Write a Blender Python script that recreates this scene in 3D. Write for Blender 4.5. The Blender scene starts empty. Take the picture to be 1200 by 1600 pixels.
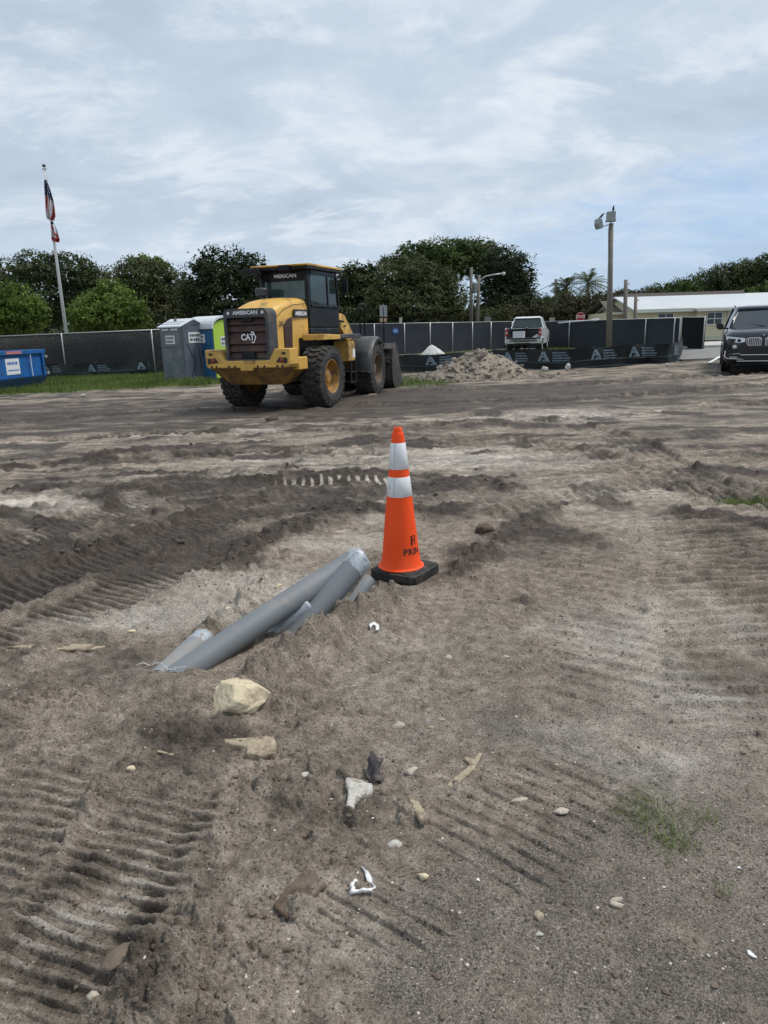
import bpy, math, random
import numpy as np
from mathutils import Vector, Matrix, Euler

random.seed(7)
rng = np.random.default_rng(7)
scene = bpy.context.scene
COL = scene.collection
R = math.radians

# ------------------------------------------------------------------ camera
CAM_H = 1.55
FOC = 1130.0            # focal length in photograph pixels (1200 x 1600)
PITCH = R(14.06)
ROLL = 0.030
_f = Vector((0, math.cos(PITCH), -math.sin(PITCH)))
_r0 = Vector((1, 0, 0)); _u0 = Vector((0, math.sin(PITCH), math.cos(PITCH)))
_r = math.cos(ROLL) * _r0 - math.sin(ROLL) * _u0
_u = math.sin(ROLL) * _r0 + math.cos(ROLL) * _u0
cam_data = bpy.data.cameras.new('camera')
cam = bpy.data.objects.new('camera', cam_data); COL.objects.link(cam)
cam.matrix_world = Matrix(((_r.x, _u.x, -_f.x, 0), (_r.y, _u.y, -_f.y, 0), (_r.z, _u.z, -_f.z, CAM_H), (0, 0, 0, 1)))
cam_data.sensor_fit = 'VERTICAL'; cam_data.sensor_height = 24.0
cam_data.lens = 24.0 * FOC / 1600.0
cam_data.clip_start = 0.05; cam_data.clip_end = 3000
scene.camera = cam

# ------------------------------------------------------------------ view + world + sun
scene.view_settings.view_transform = 'Standard'
try: scene.view_settings.look = 'None'
except Exception: pass
scene.view_settings.gamma = 1.0
scene.view_settings.exposure = 0.27
scene.view_settings.use_curve_mapping = False
SUN_EL, SUN_AZ = R(58), R(75)      # azimuth measured from +Y towards +X

world = bpy.data.worlds.new('World'); scene.world = world; world.use_nodes = True
def build_world():
    nt = world.node_tree; N = nt.nodes; L = nt.links
    for n in list(N): N.remove(n)
    out = N.new('ShaderNodeOutputWorld'); bg = N.new('ShaderNodeBackground')
    bg.inputs['Strength'].default_value = 0.1
    sky = N.new('ShaderNodeTexSky'); sky.sky_type = 'NISHITA'; sky.sun_disc = False
    sky.sun_elevation = SUN_EL; sky.sun_rotation = SUN_AZ; sky.air_density = 1.0; sky.dust_density = 1.2; sky.ozone_density = 1.2
    tc = N.new('ShaderNodeTexCoord'); sep = N.new('ShaderNodeSeparateXYZ')
    L.new(tc.outputs['Generated'], sep.inputs[0])
    def math_(op, a, b=None, c=None, clamp=False):
        n = N.new('ShaderNodeMath'); n.operation = op; n.use_clamp = clamp
        for i, v in enumerate((a, b, c)):
            if v is None: continue
            if isinstance(v, (int, float)): n.inputs[i].default_value = v
            else: L.new(v, n.inputs[i])
        return n.outputs[0]
    z = math_('MAXIMUM', sep.outputs['Z'], 0.0)
    den = math_('ADD', z, 0.26)
    cx = math_('DIVIDE', sep.outputs['X'], den); cy = math_('DIVIDE', sep.outputs['Y'], den)
    comb = N.new('ShaderNodeCombineXYZ'); L.new(cx, comb.inputs[0]); L.new(cy, comb.inputs[1])
    def noise(scale, sx, sy, rot, loc, detail, rough, dist=0.0):
        mp = N.new('ShaderNodeMapping'); L.new(comb.outputs[0], mp.inputs[0])
        mp.inputs['Scale'].default_value = (sx, sy, 1); mp.inputs['Rotation'].default_value = (0, 0, rot); mp.inputs['Location'].default_value = loc
        n = N.new('ShaderNodeTexNoise'); L.new(mp.outputs[0], n.inputs['Vector'])
        n.inputs['Scale'].default_value = scale; n.inputs['Detail'].default_value = detail
        n.inputs['Roughness'].default_value = rough; n.inputs['Distortion'].default_value = dist
        return n.outputs['Fac']
    def ramp(v, stops):
        n = N.new('ShaderNodeValToRGB'); L.new(v, n.inputs[0]); el = n.color_ramp.elements
        while len(el) < len(stops): el.new(0.5)
        for e, (p, c) in zip(el, stops):
            e.position = p; e.color = (c, c, c, 1) if isinstance(c, (int, float)) else (*c, 1)
        return n.outputs['Color']
    def mix(fac, a, b, mode='MIX'):
        n = N.new('ShaderNodeMix'); n.data_type = 'RGBA'; n.blend_type = mode
        if isinstance(fac, (int, float)): n.inputs[0].default_value = fac
        else: L.new(fac, n.inputs[0])
        for i, v in ((6, a), (7, b)):
            if isinstance(v, tuple): n.inputs[i].default_value = (*v, 1)
            else: L.new(v, n.inputs[i])
        return n.outputs[2]
    big = noise(0.9, 1.0, 1.15, 0.30, (2.1, 0.4, 0), 5, 0.55, 0.5)
    mid = noise(3.4, 0.9, 1.05, 0.28, (0.3, 5.2, 0), 9, 0.62, 0.5)
    fine = noise(7.5, 0.75, 1.35, 0.38, (7.3, 1.2, 0), 9, 0.62, 0.7)
    grey = ramp(math_('ADD', math_('MULTIPLY', big, 0.55), math_('MULTIPLY', mid, 0.45)),
                [(0.37, (3.95, 4.8, 5.85)), (0.47, (4.55, 5.4, 6.4)), (0.54, (5.15, 5.95, 6.85)), (0.67, (6.5, 7.05, 7.6))])
    bright = ramp(math_('MULTIPLY', mid, math_('ADD', fine, 0.5)), [(0.50, 0.0), (0.68, 1.0)])
    cloud = mix(math_('MULTIPLY', bright, 0.55), grey, (6.9, 7.3, 7.8))
    # opening in the cloud: more towards the right and close to the horizon
    side = math_('ADD', math_('MULTIPLY', sep.outputs['X'], 0.60), math_('MULTIPLY', z, -1.5))
    gap = math_('ADD', math_('ADD', side, math_('MULTIPLY', big, 0.5)), math_('MULTIPLY', fine, 0.45))
    gapf = ramp(gap, [(0.38, 0.0), (0.66, 1.0)])
    clear = mix(0.66, sky.outputs[0], (2.6, 4.5, 7.4))
    col = mix(math_('MULTIPLY', gapf, 0.8), cloud, clear)
    hz = ramp(z, [(0.0, 1.0), (0.16, 0.0)])
    col = mix(math_('MULTIPLY', hz, 0.30), col, (4.5, 5.8, 7.4))
    L.new(col, bg.inputs['Color']); L.new(bg.outputs[0], out.inputs[0])
build_world()
sun_d = bpy.data.lights.new('sun', 'SUN'); sun_d.energy = 2.4; sun_d.angle = R(14); sun_d.color = (1.0, 0.95, 0.88)
sun = bpy.data.objects.new('sun', sun_d); COL.objects.link(sun)
_sd = Vector((math.sin(SUN_AZ) * math.cos(SUN_EL), math.cos(SUN_AZ) * math.cos(SUN_EL), math.sin(SUN_EL)))
sun.rotation_euler = (-_sd).to_track_quat('-Z', 'Y').to_euler()
sun.location = (10, 5, 30)

# ------------------------------------------------------------------ helpers
def sstep(a, b, x):
    t = np.clip((x - a) / (b - a), 0, 1); return t * t * (3 - 2 * t)
def base_z(x, y):
    return 0.012 * np.clip(x, -30, 30) * sstep(5, 15, y)
def ray(px, py):
    u = (px - 600) / FOC; v = (800 - py) / FOC
    return _f + _r * u + _u * v
def G(px, py, z=None):
    """ground point that the photograph shows at pixel (px, py)"""
    d = ray(px, py); zz = 0.0 if z is None else z
    for _ in range(6):
        t = (zz - CAM_H) / d.z; p = Vector((d.x * t, d.y * t, zz))
        if z is not None: break
        zz = float(base_z(p.x, p.y))
    return p
def atY(px, py, Y):
    d = ray(px, py); t = Y / d.y
    return Vector((d.x * t, Y, CAM_H + d.z * t))
def gz(x, y): return float(base_z(np.float64(x), np.float64(y)))

class MB:
    def __init__(s): s.v = []; s.f = []; s.m = []; s.cur = 0; s.st = []
    def add(s, verts, faces):
        o = len(s.v); s.st.append((o, len(s.f))); s.v += [tuple(p) for p in verts]; s.f += [tuple(i + o for i in f) for f in faces]; s.m += [s.cur] * len(faces); return s
    def box(s, x0, x1, y0, y1, z0, z1):
        return s.add([(x0, y0, z0), (x1, y0, z0), (x1, y1, z0), (x0, y1, z0), (x0, y0, z1), (x1, y0, z1), (x1, y1, z1), (x0, y1, z1)],
                     [(0, 3, 2, 1), (4, 5, 6, 7), (0, 1, 5, 4), (1, 2, 6, 5), (2, 3, 7, 6), (3, 0, 4, 7)])
    def hexa(s, p):   # 8 corners: bottom loop then top loop
        return s.add(p, [(0, 3, 2, 1), (4, 5, 6, 7), (0, 1, 5, 4), (1, 2, 6, 5), (2, 3, 7, 6), (3, 0, 4, 7)])
    def prism(s, poly, axis, a, b):
        """extrude a 2-D polygon along axis 'x','y','z' between a and b"""
        def P(q, t): return {'x': (t, q[0], q[1]), 'y': (q[0], t, q[1]), 'z': (q[0], q[1], t)}[axis]
        n = len(poly); vs = [P(q, a) for q in poly] + [P(q, b) for q in poly]
        return s.add(vs, [tuple(range(n))[::-1], tuple(range(n, 2 * n))] + [(i, (i + 1) % n, n + (i + 1) % n, n + i) for i in range(n)])
    def tube(s, pts, r, n=8, cap=True):
        pts = [Vector(p) for p in pts]; rs = r if isinstance(r, (list, tuple)) else [r] * len(pts)
        rings = []; up = None
        for i, p in enumerate(pts):
            d = (pts[min(i + 1, len(pts) - 1)] - pts[max(i - 1, 0)]).normalized()
            if up is None: up = Vector((0, 0, 1)) if abs(d.z) < .9 else Vector((1, 0, 0))
            a = d.cross(up).normalized(); up = a.cross(d).normalized()
            rings.append([p + (a * math.cos(t) + up * math.sin(t)) * rs[i] for t in [2 * math.pi * k / n for k in range(n)]])
        vs = [v for rg in rings for v in rg]; fs = []
        for i in range(len(pts) - 1):
            for k in range(n): fs.append((i * n + k, i * n + (k + 1) % n, (i + 1) * n + (k + 1) % n, (i + 1) * n + k))
        if cap: fs.append(tuple(range(n))[::-1]); fs.append(tuple(range((len(pts) - 1) * n, len(pts) * n)))
        return s.add(vs, fs)
    def lathe(s, prof, c=(0, 0, 0), axis='z', n=32):
        """prof: (radius, height)"""
        vs = []; fs = []
        for (r, h) in prof:
            for k in range(n):
                t = 2 * math.pi * k / n; a, b = r * math.cos(t), r * math.sin(t)
                vs.append({'z': (c[0] + a, c[1] + b, c[2] + h), 'y': (c[0] + a, c[1] + h, c[2] + b), 'x': (c[0] + h, c[1] + a, c[2] + b)}[axis])
        for i in range(len(prof) - 1):
            for k in range(n): fs.append((i * n + k, i * n + (k + 1) % n, (i + 1) * n + (k + 1) % n, (i + 1) * n + k))
        return s.add(vs, fs)
    def grid(s, rows):
        n = len(rows[0]); vs = [p for r_ in rows for p in r_]; fs = []
        for i in range(len(rows) - 1):
            for k in range(n - 1): fs.append((i * n + k, i * n + k + 1, (i + 1) * n + k + 1, (i + 1) * n + k))
        return s.add(vs, fs)
    def xf(s, M):
        s.v = [tuple(M @ Vector(p)) for p in s.v]; return s
    def build_each(s, name, mats, parent=None, **k):
        """every primitive added becomes an object of its own"""
        out = []
        for (a, b), (f0, f1) in s.marks():
            q = MB(); q.v = s.v[a:b]; q.f = [tuple(i - a for i in f) for f in s.f[f0:f1]]; q.m = s.m[f0:f1]; out.append(q.build(name, mats, parent, **k))
        return out
    def marks(s):
        e = s.st + [(len(s.v), len(s.f))]; return [((e[i][0], e[i + 1][0]), (e[i][1], e[i + 1][1])) for i in range(len(e) - 1)]
    def build(s, name, mats, parent=None, smooth=False, bevel=0, seg=2, subsurf=0, kind=None, ang=None):
        me = bpy.data.meshes.new(name); me.from_pydata(s.v, [], s.f)
        if not isinstance(mats, (list, tuple)): mats = [mats]
        for m in mats: me.materials.append(m)
        if len(mats) > 1: me.polygons.foreach_set('material_index', s.m)
        if smooth: me.polygons.foreach_set('use_smooth', [True] * len(me.polygons))
        me.validate(); me.update()
        return link(name, me, parent, bevel, seg, subsurf, kind, ang)
def link(name, me, parent=None, bevel=0, seg=2, subsurf=0, kind=None, ang=None):
    o = bpy.data.objects.new(name, me); COL.objects.link(o)
    if parent: o.parent = parent
    if subsurf:
        m = o.modifiers.new('s', 'SUBSURF'); m.levels = m.render_levels = subsurf
    if bevel:
        m = o.modifiers.new('b', 'BEVEL'); m.width = bevel; m.segments = seg; m.limit_method = 'ANGLE'; m.angle_limit = R(35)
    if ang is not None:
        for p in me.polygons: p.use_smooth = True
        try: me.set_sharp_from_angle(angle=R(ang))
        except Exception: pass
    if kind: o['kind'] = kind
    return o
def tag(o, label=None, cat=None, group=None, kind=None):
    if label: o['label'] = label
    if cat: o['category'] = cat
    if group: o['group'] = group
    if kind: o['kind'] = kind
    return o
def empty(name, loc, rz=0, rx=0, ry=0):
    o = bpy.data.objects.new(name, None); COL.objects.link(o)
    o.location = loc; o.rotation_euler = (rx, ry, rz); o.empty_display_size = 0.2; return o
def copy_tree(o, parent=None):
    c = o.copy(); COL.objects.link(c); c.parent = parent
    for ch in list(o.children): copy_tree(ch, c)
    return c
def text_mb(txt, size, M, depth=0.0, bold=0.0, sx=1.0, mb=None, shear=0.0):
    """flat lettering centred on the origin of M, in M's x/y plane"""
    cu = bpy.data.curves.new('t', 'FONT'); cu.body = txt; cu.size = size; cu.align_x = 'CENTER'; cu.align_y = 'CENTER'
    cu.resolution_u = 2; cu.offset = bold; cu.extrude = depth; cu.shear = shear
    o = bpy.data.objects.new('t', cu); COL.objects.link(o)
    dg = bpy.context.evaluated_depsgraph_get(); me = o.evaluated_get(dg).to_mesh()
    vs = [M @ Vector((v.co.x * sx, v.co.y, v.co.z)) for v in me.vertices]; fs = [tuple(p.vertices) for p in me.polygons]
    bpy.data.objects.remove(o); bpy.data.curves.remove(cu)
    mb = mb or MB(); mb.add(vs, fs); return mb
def frame(o, x, y):   # matrix from origin, x-axis, y-axis
    x = Vector(x).normalized(); y = Vector(y).normalized(); z = x.cross(y); o = Vector(o)
    return Matrix(((x.x, y.x, z.x, o.x), (x.y, y.y, z.y, o.y), (x.z, y.z, z.z, o.z), (0, 0, 0, 1)))

# ------------------------------------------------------------------ numpy noise
def _h(ix, iy, seed):
    n = (ix.astype(np.int64) * 374761393 + iy.astype(np.int64) * 668265263 + seed * 1442695041) & 0xffffffff
    n = ((n ^ (n >> 13)) * 1274126177) & 0xffffffff
    return (n ^ (n >> 16)) & 0xffffffff
def perlin(x, y, seed=0):
    ix = np.floor(x); iy = np.floor(y); fx = x - ix; fy = y - iy
    u = fx * fx * fx * (fx * (fx * 6 - 15) + 10); v = fy * fy * fy * (fy * (fy * 6 - 15) + 10)
    def g(dx, dy):
        a = _h(ix + dx, iy + dy, seed).astype(np.float64) * (2 * math.pi / 4294967296.0)
        return np.cos(a) * (fx - dx) + np.sin(a) * (fy - dy)
    n00, n10, n01, n11 = g(0, 0), g(1, 0), g(0, 1), g(1, 1)
    return 1.5 * ((n00 * (1 - u) + n10 * u) * (1 - v) + (n01 * (1 - u) + n11 * u) * v)
def worley(x, y, seed=0):
    ix = np.floor(x); iy = np.floor(y); best = np.full(x.shape, 9.0); rid = np.zeros(x.shape)
    for dx in (-1, 0, 1):
        for dy in (-1, 0, 1):
            h = _h(ix + dx, iy + dy, seed); px = (h & 0xffff) / 65536.0; py = (h >> 16) / 65536.0
            d = (ix + dx + px - x) ** 2 + (iy + dy + py - y) ** 2
            m = d < best; best = np.where(m, d, best); rid = np.where(m, (h % 997) / 997.0, rid)
    return np.sqrt(best), rid

# ------------------------------------------------------------------ materials
def mat(name, color, rough=0.6, metal=0.0, var=0.0, vscale=6.0, bump=0.0, bscale=60.0, dirt=None, dirt_amt=0.0, dirt_scale=3.0, spec=0.5, coat=0.0, emit=None, trans=0.0, ior=1.45):
    m = bpy.data.materials.new(name); m.use_nodes = True; nt = m.node_tree; N = nt.nodes; L = nt.links
    b = N['Principled BSDF']; b.inputs['Roughness'].default_value = rough; b.inputs['Metallic'].default_value = metal
    b.inputs['Specular IOR Level'].default_value = spec; b.inputs['Coat Weight'].default_value = coat; b.inputs['IOR'].default_value = ior
    b.inputs['Transmission Weight'].default_value = trans
    b.inputs['Base Color'].default_value = (*color, 1)
    tc = N.new('ShaderNodeTexCoord'); col = None
    def nz(scale, detail=6, rough_=0.6):
        n = N.new('ShaderNodeTexNoise'); L.new(tc.outputs['Object'], n.inputs['Vector'])
        n.inputs['Scale'].default_value = scale; n.inputs['Detail'].default_value = detail; n.inputs['Roughness'].default_value = rough_; return n.outputs['Fac']
    def rmp(v, a, b_, ca, cb):
        n = N.new('ShaderNodeValToRGB'); L.new(v, n.inputs[0]); n.color_ramp.elements[0].position = a; n.color_ramp.elements[1].position = b_
        n.color_ramp.elements[0].color = (*ca, 1); n.color_ramp.elements[1].color = (*cb, 1); return n.outputs[0]
    if var > 0:
        lo = tuple(c * (1 - var) for c in color); hi = tuple(min(1, c * (1 + var)) for c in color)
        col = rmp(nz(vscale), 0.3, 0.7, lo, hi)
    if dirt is not None:
        f = rmp(nz(dirt_scale, 9, 0.68), 0.62 - dirt_amt * 0.4, 0.72 - dirt_amt * 0.2, (0, 0, 0), (1, 1, 1))
        mx = N.new('ShaderNodeMix'); mx.data_type = 'RGBA'; L.new(f, mx.inputs[0])
        if col is None: mx.inputs[6].default_value = (*color, 1)
        else: L.new(col, mx.inputs[6])
        mx.inputs[7].default_value = (*dirt, 1); col = mx.outputs[2]
    if col is not None: L.new(col, b.inputs['Base Color'])
    if bump > 0:
        bp = N.new('ShaderNodeBump'); bp.inputs['Strength'].default_value = bump; bp.inputs['Distance'].default_value = 0.01
        L.new(nz(bscale), bp.inputs['Height']); L.new(bp.outputs[0], b.inputs['Normal'])
    if emit: b.inputs['Emission Color'].default_value = (*emit, 1); b.inputs['Emission Strength'].default_value = 1
    return m
MUD = (0.085, 0.066, 0.052)
M = {}
M['yellow'] = mat('machine_yellow', (0.64, 0.38, 0.085), 0.45, var=.08, vscale=2, dirt=(0.22, 0.14, 0.06), dirt_amt=.28, dirt_scale=2.2)
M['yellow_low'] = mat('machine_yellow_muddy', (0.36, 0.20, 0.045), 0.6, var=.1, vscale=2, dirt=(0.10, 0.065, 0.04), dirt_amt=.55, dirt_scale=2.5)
M['mblack'] = mat('machine_black', (0.012, 0.013, 0.015), 0.4, spec=.25, var=.2, dirt=(0.06, 0.055, 0.05), dirt_amt=.15)
M['mdgrey'] = mat('dark_grey_paint', (0.05, 0.053, 0.06), 0.5, var=.15, dirt=(0.11, 0.095, 0.08), dirt_amt=.25)
M['bucket'] = mat('bucket_steel', (0.055, 0.052, 0.052), 0.55, metal=.3, var=.3, dirt=(0.11, 0.095, 0.08), dirt_amt=.45)
M['grille'] = mat('radiator_brown', (0.050, 0.022, 0.017), 0.6, var=.35, vscale=5, dirt=(0.09, 0.05, 0.035), dirt_amt=.3)
M['tyre'] = mat('tyre_rubber', (0.026, 0.025, 0.025), 0.8, var=.2, dirt=(0.07, 0.06, 0.052), dirt_amt=.42, dirt_scale=4, bump=.3, bscale=40)
M['tread'] = mat('tyre_tread', (0.035, 0.033, 0.032), 0.85, dirt=(0.085, 0.072, 0.06), dirt_amt=.45, dirt_scale=6)
M['rim'] = mat('wheel_rim_yellow', (0.42, 0.22, 0.04), 0.55, dirt=(0.13, 0.085, 0.055), dirt_amt=.45, dirt_scale=5)
M['rim_muddy'] = mat('wheel_rim_muddy', (0.17, 0.115, 0.07), 0.7, dirt=(0.08, 0.06, 0.045), dirt_amt=.5, dirt_scale=5)
M['glass'] = mat('dark_glass', (0.035, 0.05, 0.05), 0.06, spec=.8)
M['winglass'] = mat('cab_glass', (0.20, 0.27, 0.26), 0.03, trans=0.9, ior=1.3)
M['white'] = mat('white_paint', (0.72, 0.72, 0.70), 0.45, var=.04, dirt=(0.45, 0.43, 0.40), dirt_amt=.12)
M['white_print'] = mat('white_print', (0.78, 0.78, 0.78), 0.5)
M['black_print'] = mat('black_print', (0.02, 0.02, 0.02), 0.5)
M['red_lens'] = mat('red_lens', (0.35, 0.02, 0.015), 0.25)
M['orange_lens'] = mat('dull_red_lens', (0.25, 0.05, 0.02), 0.4)
M['chrome'] = mat('bright_trim', (0.7, 0.71, 0.72), 0.2, metal=.9)
M['galv'] = mat('galvanised_steel', (0.42, 0.43, 0.43), 0.45, metal=.5, var=.15, vscale=5)
M['black_rubber'] = mat('black_rubber', (0.025, 0.025, 0.024), 0.8, var=.15, dirt=(0.12, 0.095, 0.075), dirt_amt=.5, dirt_scale=9, bump=.3, bscale=50)
M['seatcloth'] = mat('seat_cloth', (0.03, 0.03, 0.035), 0.8)
def leaf_mat(name, dark, light, transl=0.25):
    m = bpy.data.materials.new(name); m.use_nodes = True; nt = m.node_tree; N = nt.nodes; L = nt.links
    b = N['Principled BSDF']; b.inputs['Roughness'].default_value = 0.65; b.inputs['Specular IOR Level'].default_value = 0.18
    tc = N.new('ShaderNodeTexCoord'); n1 = N.new('ShaderNodeTexNoise'); L.new(tc.outputs['Object'], n1.inputs['Vector']); n1.inputs['Scale'].default_value = 0.55; n1.inputs['Detail'].default_value = 4
    at = N.new('ShaderNodeAttribute'); at.attribute_name = 'leaf'
    ad = N.new('ShaderNodeMath'); ad.operation = 'MULTIPLY_ADD'; L.new(n1.outputs['Fac'], ad.inputs[0]); ad.inputs[1].default_value = 1.5; ad.inputs[2].default_value = -0.55
    a2 = N.new('ShaderNodeMath'); a2.operation = 'ADD'; L.new(ad.outputs[0], a2.inputs[0])
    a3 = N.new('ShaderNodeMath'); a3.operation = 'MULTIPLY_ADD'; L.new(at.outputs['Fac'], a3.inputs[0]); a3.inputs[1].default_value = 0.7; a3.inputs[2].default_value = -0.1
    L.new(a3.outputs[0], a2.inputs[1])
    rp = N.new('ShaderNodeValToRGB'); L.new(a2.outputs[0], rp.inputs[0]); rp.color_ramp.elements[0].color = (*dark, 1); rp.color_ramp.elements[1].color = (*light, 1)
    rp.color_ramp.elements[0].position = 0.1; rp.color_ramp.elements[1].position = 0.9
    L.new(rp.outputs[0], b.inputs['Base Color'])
    tr = N.new('ShaderNodeBsdfTranslucent'); L.new(rp.outputs[0], tr.inputs[0]); ms = N.new('ShaderNodeMixShader'); ms.inputs[0].default_value = transl
    L.new(b.outputs[0], ms.inputs[1]); L.new(tr.outputs[0], ms.inputs[2]); L.new(ms.outputs[0], N['Material Output'].inputs[0])
    return m
# ================================================================== THE GROUND
def poly_w(px): return np.array([(G(a, b).x, G(a, b).y) for a, b in px])
def near_poly(X, Y, pts):
    """distance to a polyline, signed lateral offset, arc length"""
    best = np.full(X.shape, 1e9); S = np.zeros(X.shape); D = np.zeros(X.shape); acc = 0.0
    for (a, b) in zip(pts[:-1], pts[1:]):
        d = b - a; L_ = np.hypot(*d); t = ((X - a[0]) * d[0] + (Y - a[1]) * d[1]) / (L_ * L_); tc = np.clip(t, 0, 1)
        qx = X - a[0] - tc * d[0]; qy = Y - a[1] - tc * d[1]; dist = np.hypot(qx, qy); m = dist < best
        sg = np.sign(d[0] * qy - d[1] * qx); best = np.where(m, dist, best); D = np.where(m, dist * sg, D); S = np.where(m, acc + tc * L_, S); acc += L_
    return best, D, S
def smooth_poly(pts, n=6):
    pts = np.array(pts); P = np.vstack([2 * pts[0] - pts[1], pts, 2 * pts[-1] - pts[-2]]); out = []
    for i in range(1, len(P) - 2):
        for k in range(n):
            t = k / n; p0, p1, p2, p3 = P[i - 1], P[i], P[i + 1], P[i + 2]
            out.append(0.5 * ((2 * p1) + (-p0 + p2) * t + (2 * p0 - 5 * p1 + 4 * p2 - p3) * t * t + (-p0 + 3 * p1 - 3 * p2 + p3) * t ** 3))
    out.append(P[-2]); return np.array(out)

# (centre line in photograph pixels -> ground, width, rut depth, two pixels along one lug bar, lug spacing, lug height, damp plus cavity darkening, seed)
TRACKS = [
    ([(-120, 1700), (40, 1570), (140, 1430), (215, 1300), (285, 1200)], .40, .022, ((80, 1488), (150, 1508)), .054, .015, .35, 1),
    ([(-140, 1520), (-20, 1370), (60, 1230), (150, 1150)], .42, .018, ((30, 1200), (110, 1215)), .054, .015, .35, 2),
    ([(150, 1560), (240, 1420), (310, 1290), (380, 1200)], .18, .008, ((290, 1240), (370, 1252)), .054, .011, .3, 3),
    ([(380, 1680), (500, 1560), (610, 1430), (690, 1340)], .38, .003, ((500, 1440), (585, 1492)), .062, .0095, .18, 4),
    ([(640, 1430), (770, 1320), (900, 1240), (1020, 1190)], .46, .004, ((740, 1240), (860, 1300)), .066, .0095, .18, 5),
    ([(1230, 1200), (1180, 1050), (1130, 900), (1090, 800)], .85, .010, ((1060, 905), (1180, 900)), .12, .022, .45, 6),
    ([(1000, 1150), (960, 1040), (920, 940), (900, 860)], .60, .004, ((880, 960), (960, 975)), .13, .012, .25, 7),
    ([(-150, 905), (0, 860), (130, 815), (280, 775), (430, 757), (560, 755)], .55, .03, ((200, 800), (250, 812)), .072, .022, .5, 8),
    ([(-150, 1000), (0, 930), (150, 880), (290, 830), (400, 795), (520, 780)], .62, .035, ((200, 850), (260, 868)), .068, .022, .55, 9),
    ([(-100, 1070), (60, 985), (220, 915), (330, 865)], .5, .02, ((120, 940), (190, 955)), .065, .016, .6, 10),
    ([(380, 760), (470, 752), (560, 750), (620, 755)], .34, .02, ((520, 742), (522, 762)), .10, .028, .5, 11),
    ([(-100, 700), (200, 680), (500, 672), (800, 660), (1300, 620)], .5, .05, ((300, 670), (340, 690)), .12, .02, .6, 12),
    ([(-100, 665), (250, 645), (600, 632), (900, 622), (1300, 594)], .6, .06, ((300, 640), (320, 650)), .14, .02, .75, 13),
    ([(-100, 745), (150, 722), (400, 708), (620, 712)], .5, .05, ((200, 710), (250, 725)), .12, .02, .7, 14),
    ([(640, 700), (800, 690), (960, 720), (1060, 760), (1250, 800)], .5, .035, ((900, 700), (930, 725)), .12, .02, .35, 15),
    ([(700, 650), (850, 655), (980, 690), (1090, 750), (1250, 790)], .5, .035, ((900, 660), (930, 680)), .12, .02, .5, 16),
    ([(760, 820), (900, 780), (1000, 760), (1250, 700)], .42, .02, ((950, 770), (975, 785)), .12, .02, .2, 17),
    ([(400, 612), (650, 612), (900, 600), (1250, 575)], .7, .06, ((600, 610), (620, 620)), .15, .02, .8, 18),
]
# mounds / berms: centre line, half width, height, roughness, moisture
BERMS = [
    ([(375, 1085), (450, 1035), (530, 985), (625, 940)], .065, .11, 1.2, .42),
    ([(325, 985), (400, 925), (450, 895)], .05, .02, .8, .2),
    ([(700, 905), (735, 885), (775, 850), (820, 820), (870, 795)], .15, 0.019, 0.60, .7),
    ([(380, 752), (560, 738), (700, 748), (860, 778)], .14, 0.019, 0.48, .8),
    ([(-50, 820), (110, 790), (300, 748), (460, 738)], .14, 0.028, 0.54, .55),
    ([(0, 905), (180, 848), (350, 792), (470, 768)], .10, 0.019, 0.30, .10),
    ([(-30, 1055), (100, 1010), (190, 1005)], .05, 0.019, 0.48, .25),
    ([(380, 870), (450, 830), (560, 800)], .18, 0.025, 0.72, .8),
    ([(100, 725), (250, 702), (420, 690)], .2, 0.039, 0.60, .8),
    ([(1050, 800), (1150, 812), (1250, 830)], .09, 0.033, 0.48, .75),
    ([(560, 690), (760, 668), (980, 662)], .2, 0.033, 0.60, .5),
    ([(220, 1460), (250, 1540), (180, 1600)], .05, 0.017, 0.54, .45),
    ([(160, 1330), (110, 1390), (20, 1470)], .045, 0.014, 0.54, .35),
]
# blobs of different soil: (px, py, radius across m, radius along m, amount)
WETB = [(40, 880, 1.2, .5, .5), (350, 800, 1.2, .35, .5), (150, 640, 3, 1, .3), (500, 700, 2.5, .5, .4), (200, 1020, .35, .12, .4), (950, 850, .5, .12, .5), (1100, 830, .6, .15, .6), (250, 830, 2.2, 1.3, .45), (60, 900, 1.6, 1.0, .7), (700, 800, .6, .4, .6), (300, 640, 7, 3.5, .55), (800, 620, 7, 3, .55), (300, 1160, .28, .22, .75),
        (540, 1270, .20, .10, .55), (330, 1220, .35, .25, .35), (60, 1130, .5, .35, .4), (120, 1420, .45, .45, .15), (740, 870, .28, .25, .7), (1130, 860, .7, .6, .4), (420, 760, 2.5, .6, .6),
        (830, 950, .10, .06, .7), (800, 1065, .16, .05, .5), (580, 1120, .16, .05, .3), (660, 770, 1.2, .35, .7), (80, 1060, .6, .2, .3)]
SANDB = [(1010, 1200, .28, .12, .8), (1130, 1100, .3, .3, .7), (880, 1180, .2, .1, .6), (740, 1260, .2, .12, .35), (1000, 830, .5, .9, .6), (1060, 1100, .25, .5, .5), (930, 1000, .3, .5, .5), (640, 1180, .3, .25, .3), (1140, 960, .15, .5, .6), (400, 920, .9, .45, 1.0), (250, 970, .7, .2, .9), (540, 850, .6, .28, .9), (590, 800, .2, .5, .8), (760, 720, 1.6, 1.0, .9), (880, 650, 2.5, 1.5, .8), (930, 770, 1.0, .6, .7),
         (60, 790, 1.1, .6, .9), (320, 745, 1.4, .5, .6), (640, 1080, .7, .5, .35), (1020, 960, .4, .5, .7), (890, 1140, .22, .10, .8), (150, 690, 3.0, .7, .5), (560, 1500, .35, .3, .4),
         (480, 715, 2.0, .6, .7), (1060, 1250, .25, .2, .4), (740, 1000, .8, .25, .3), (420, 1380, .25, .2, .3), (130, 1410, .1, .08, .6)]
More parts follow.
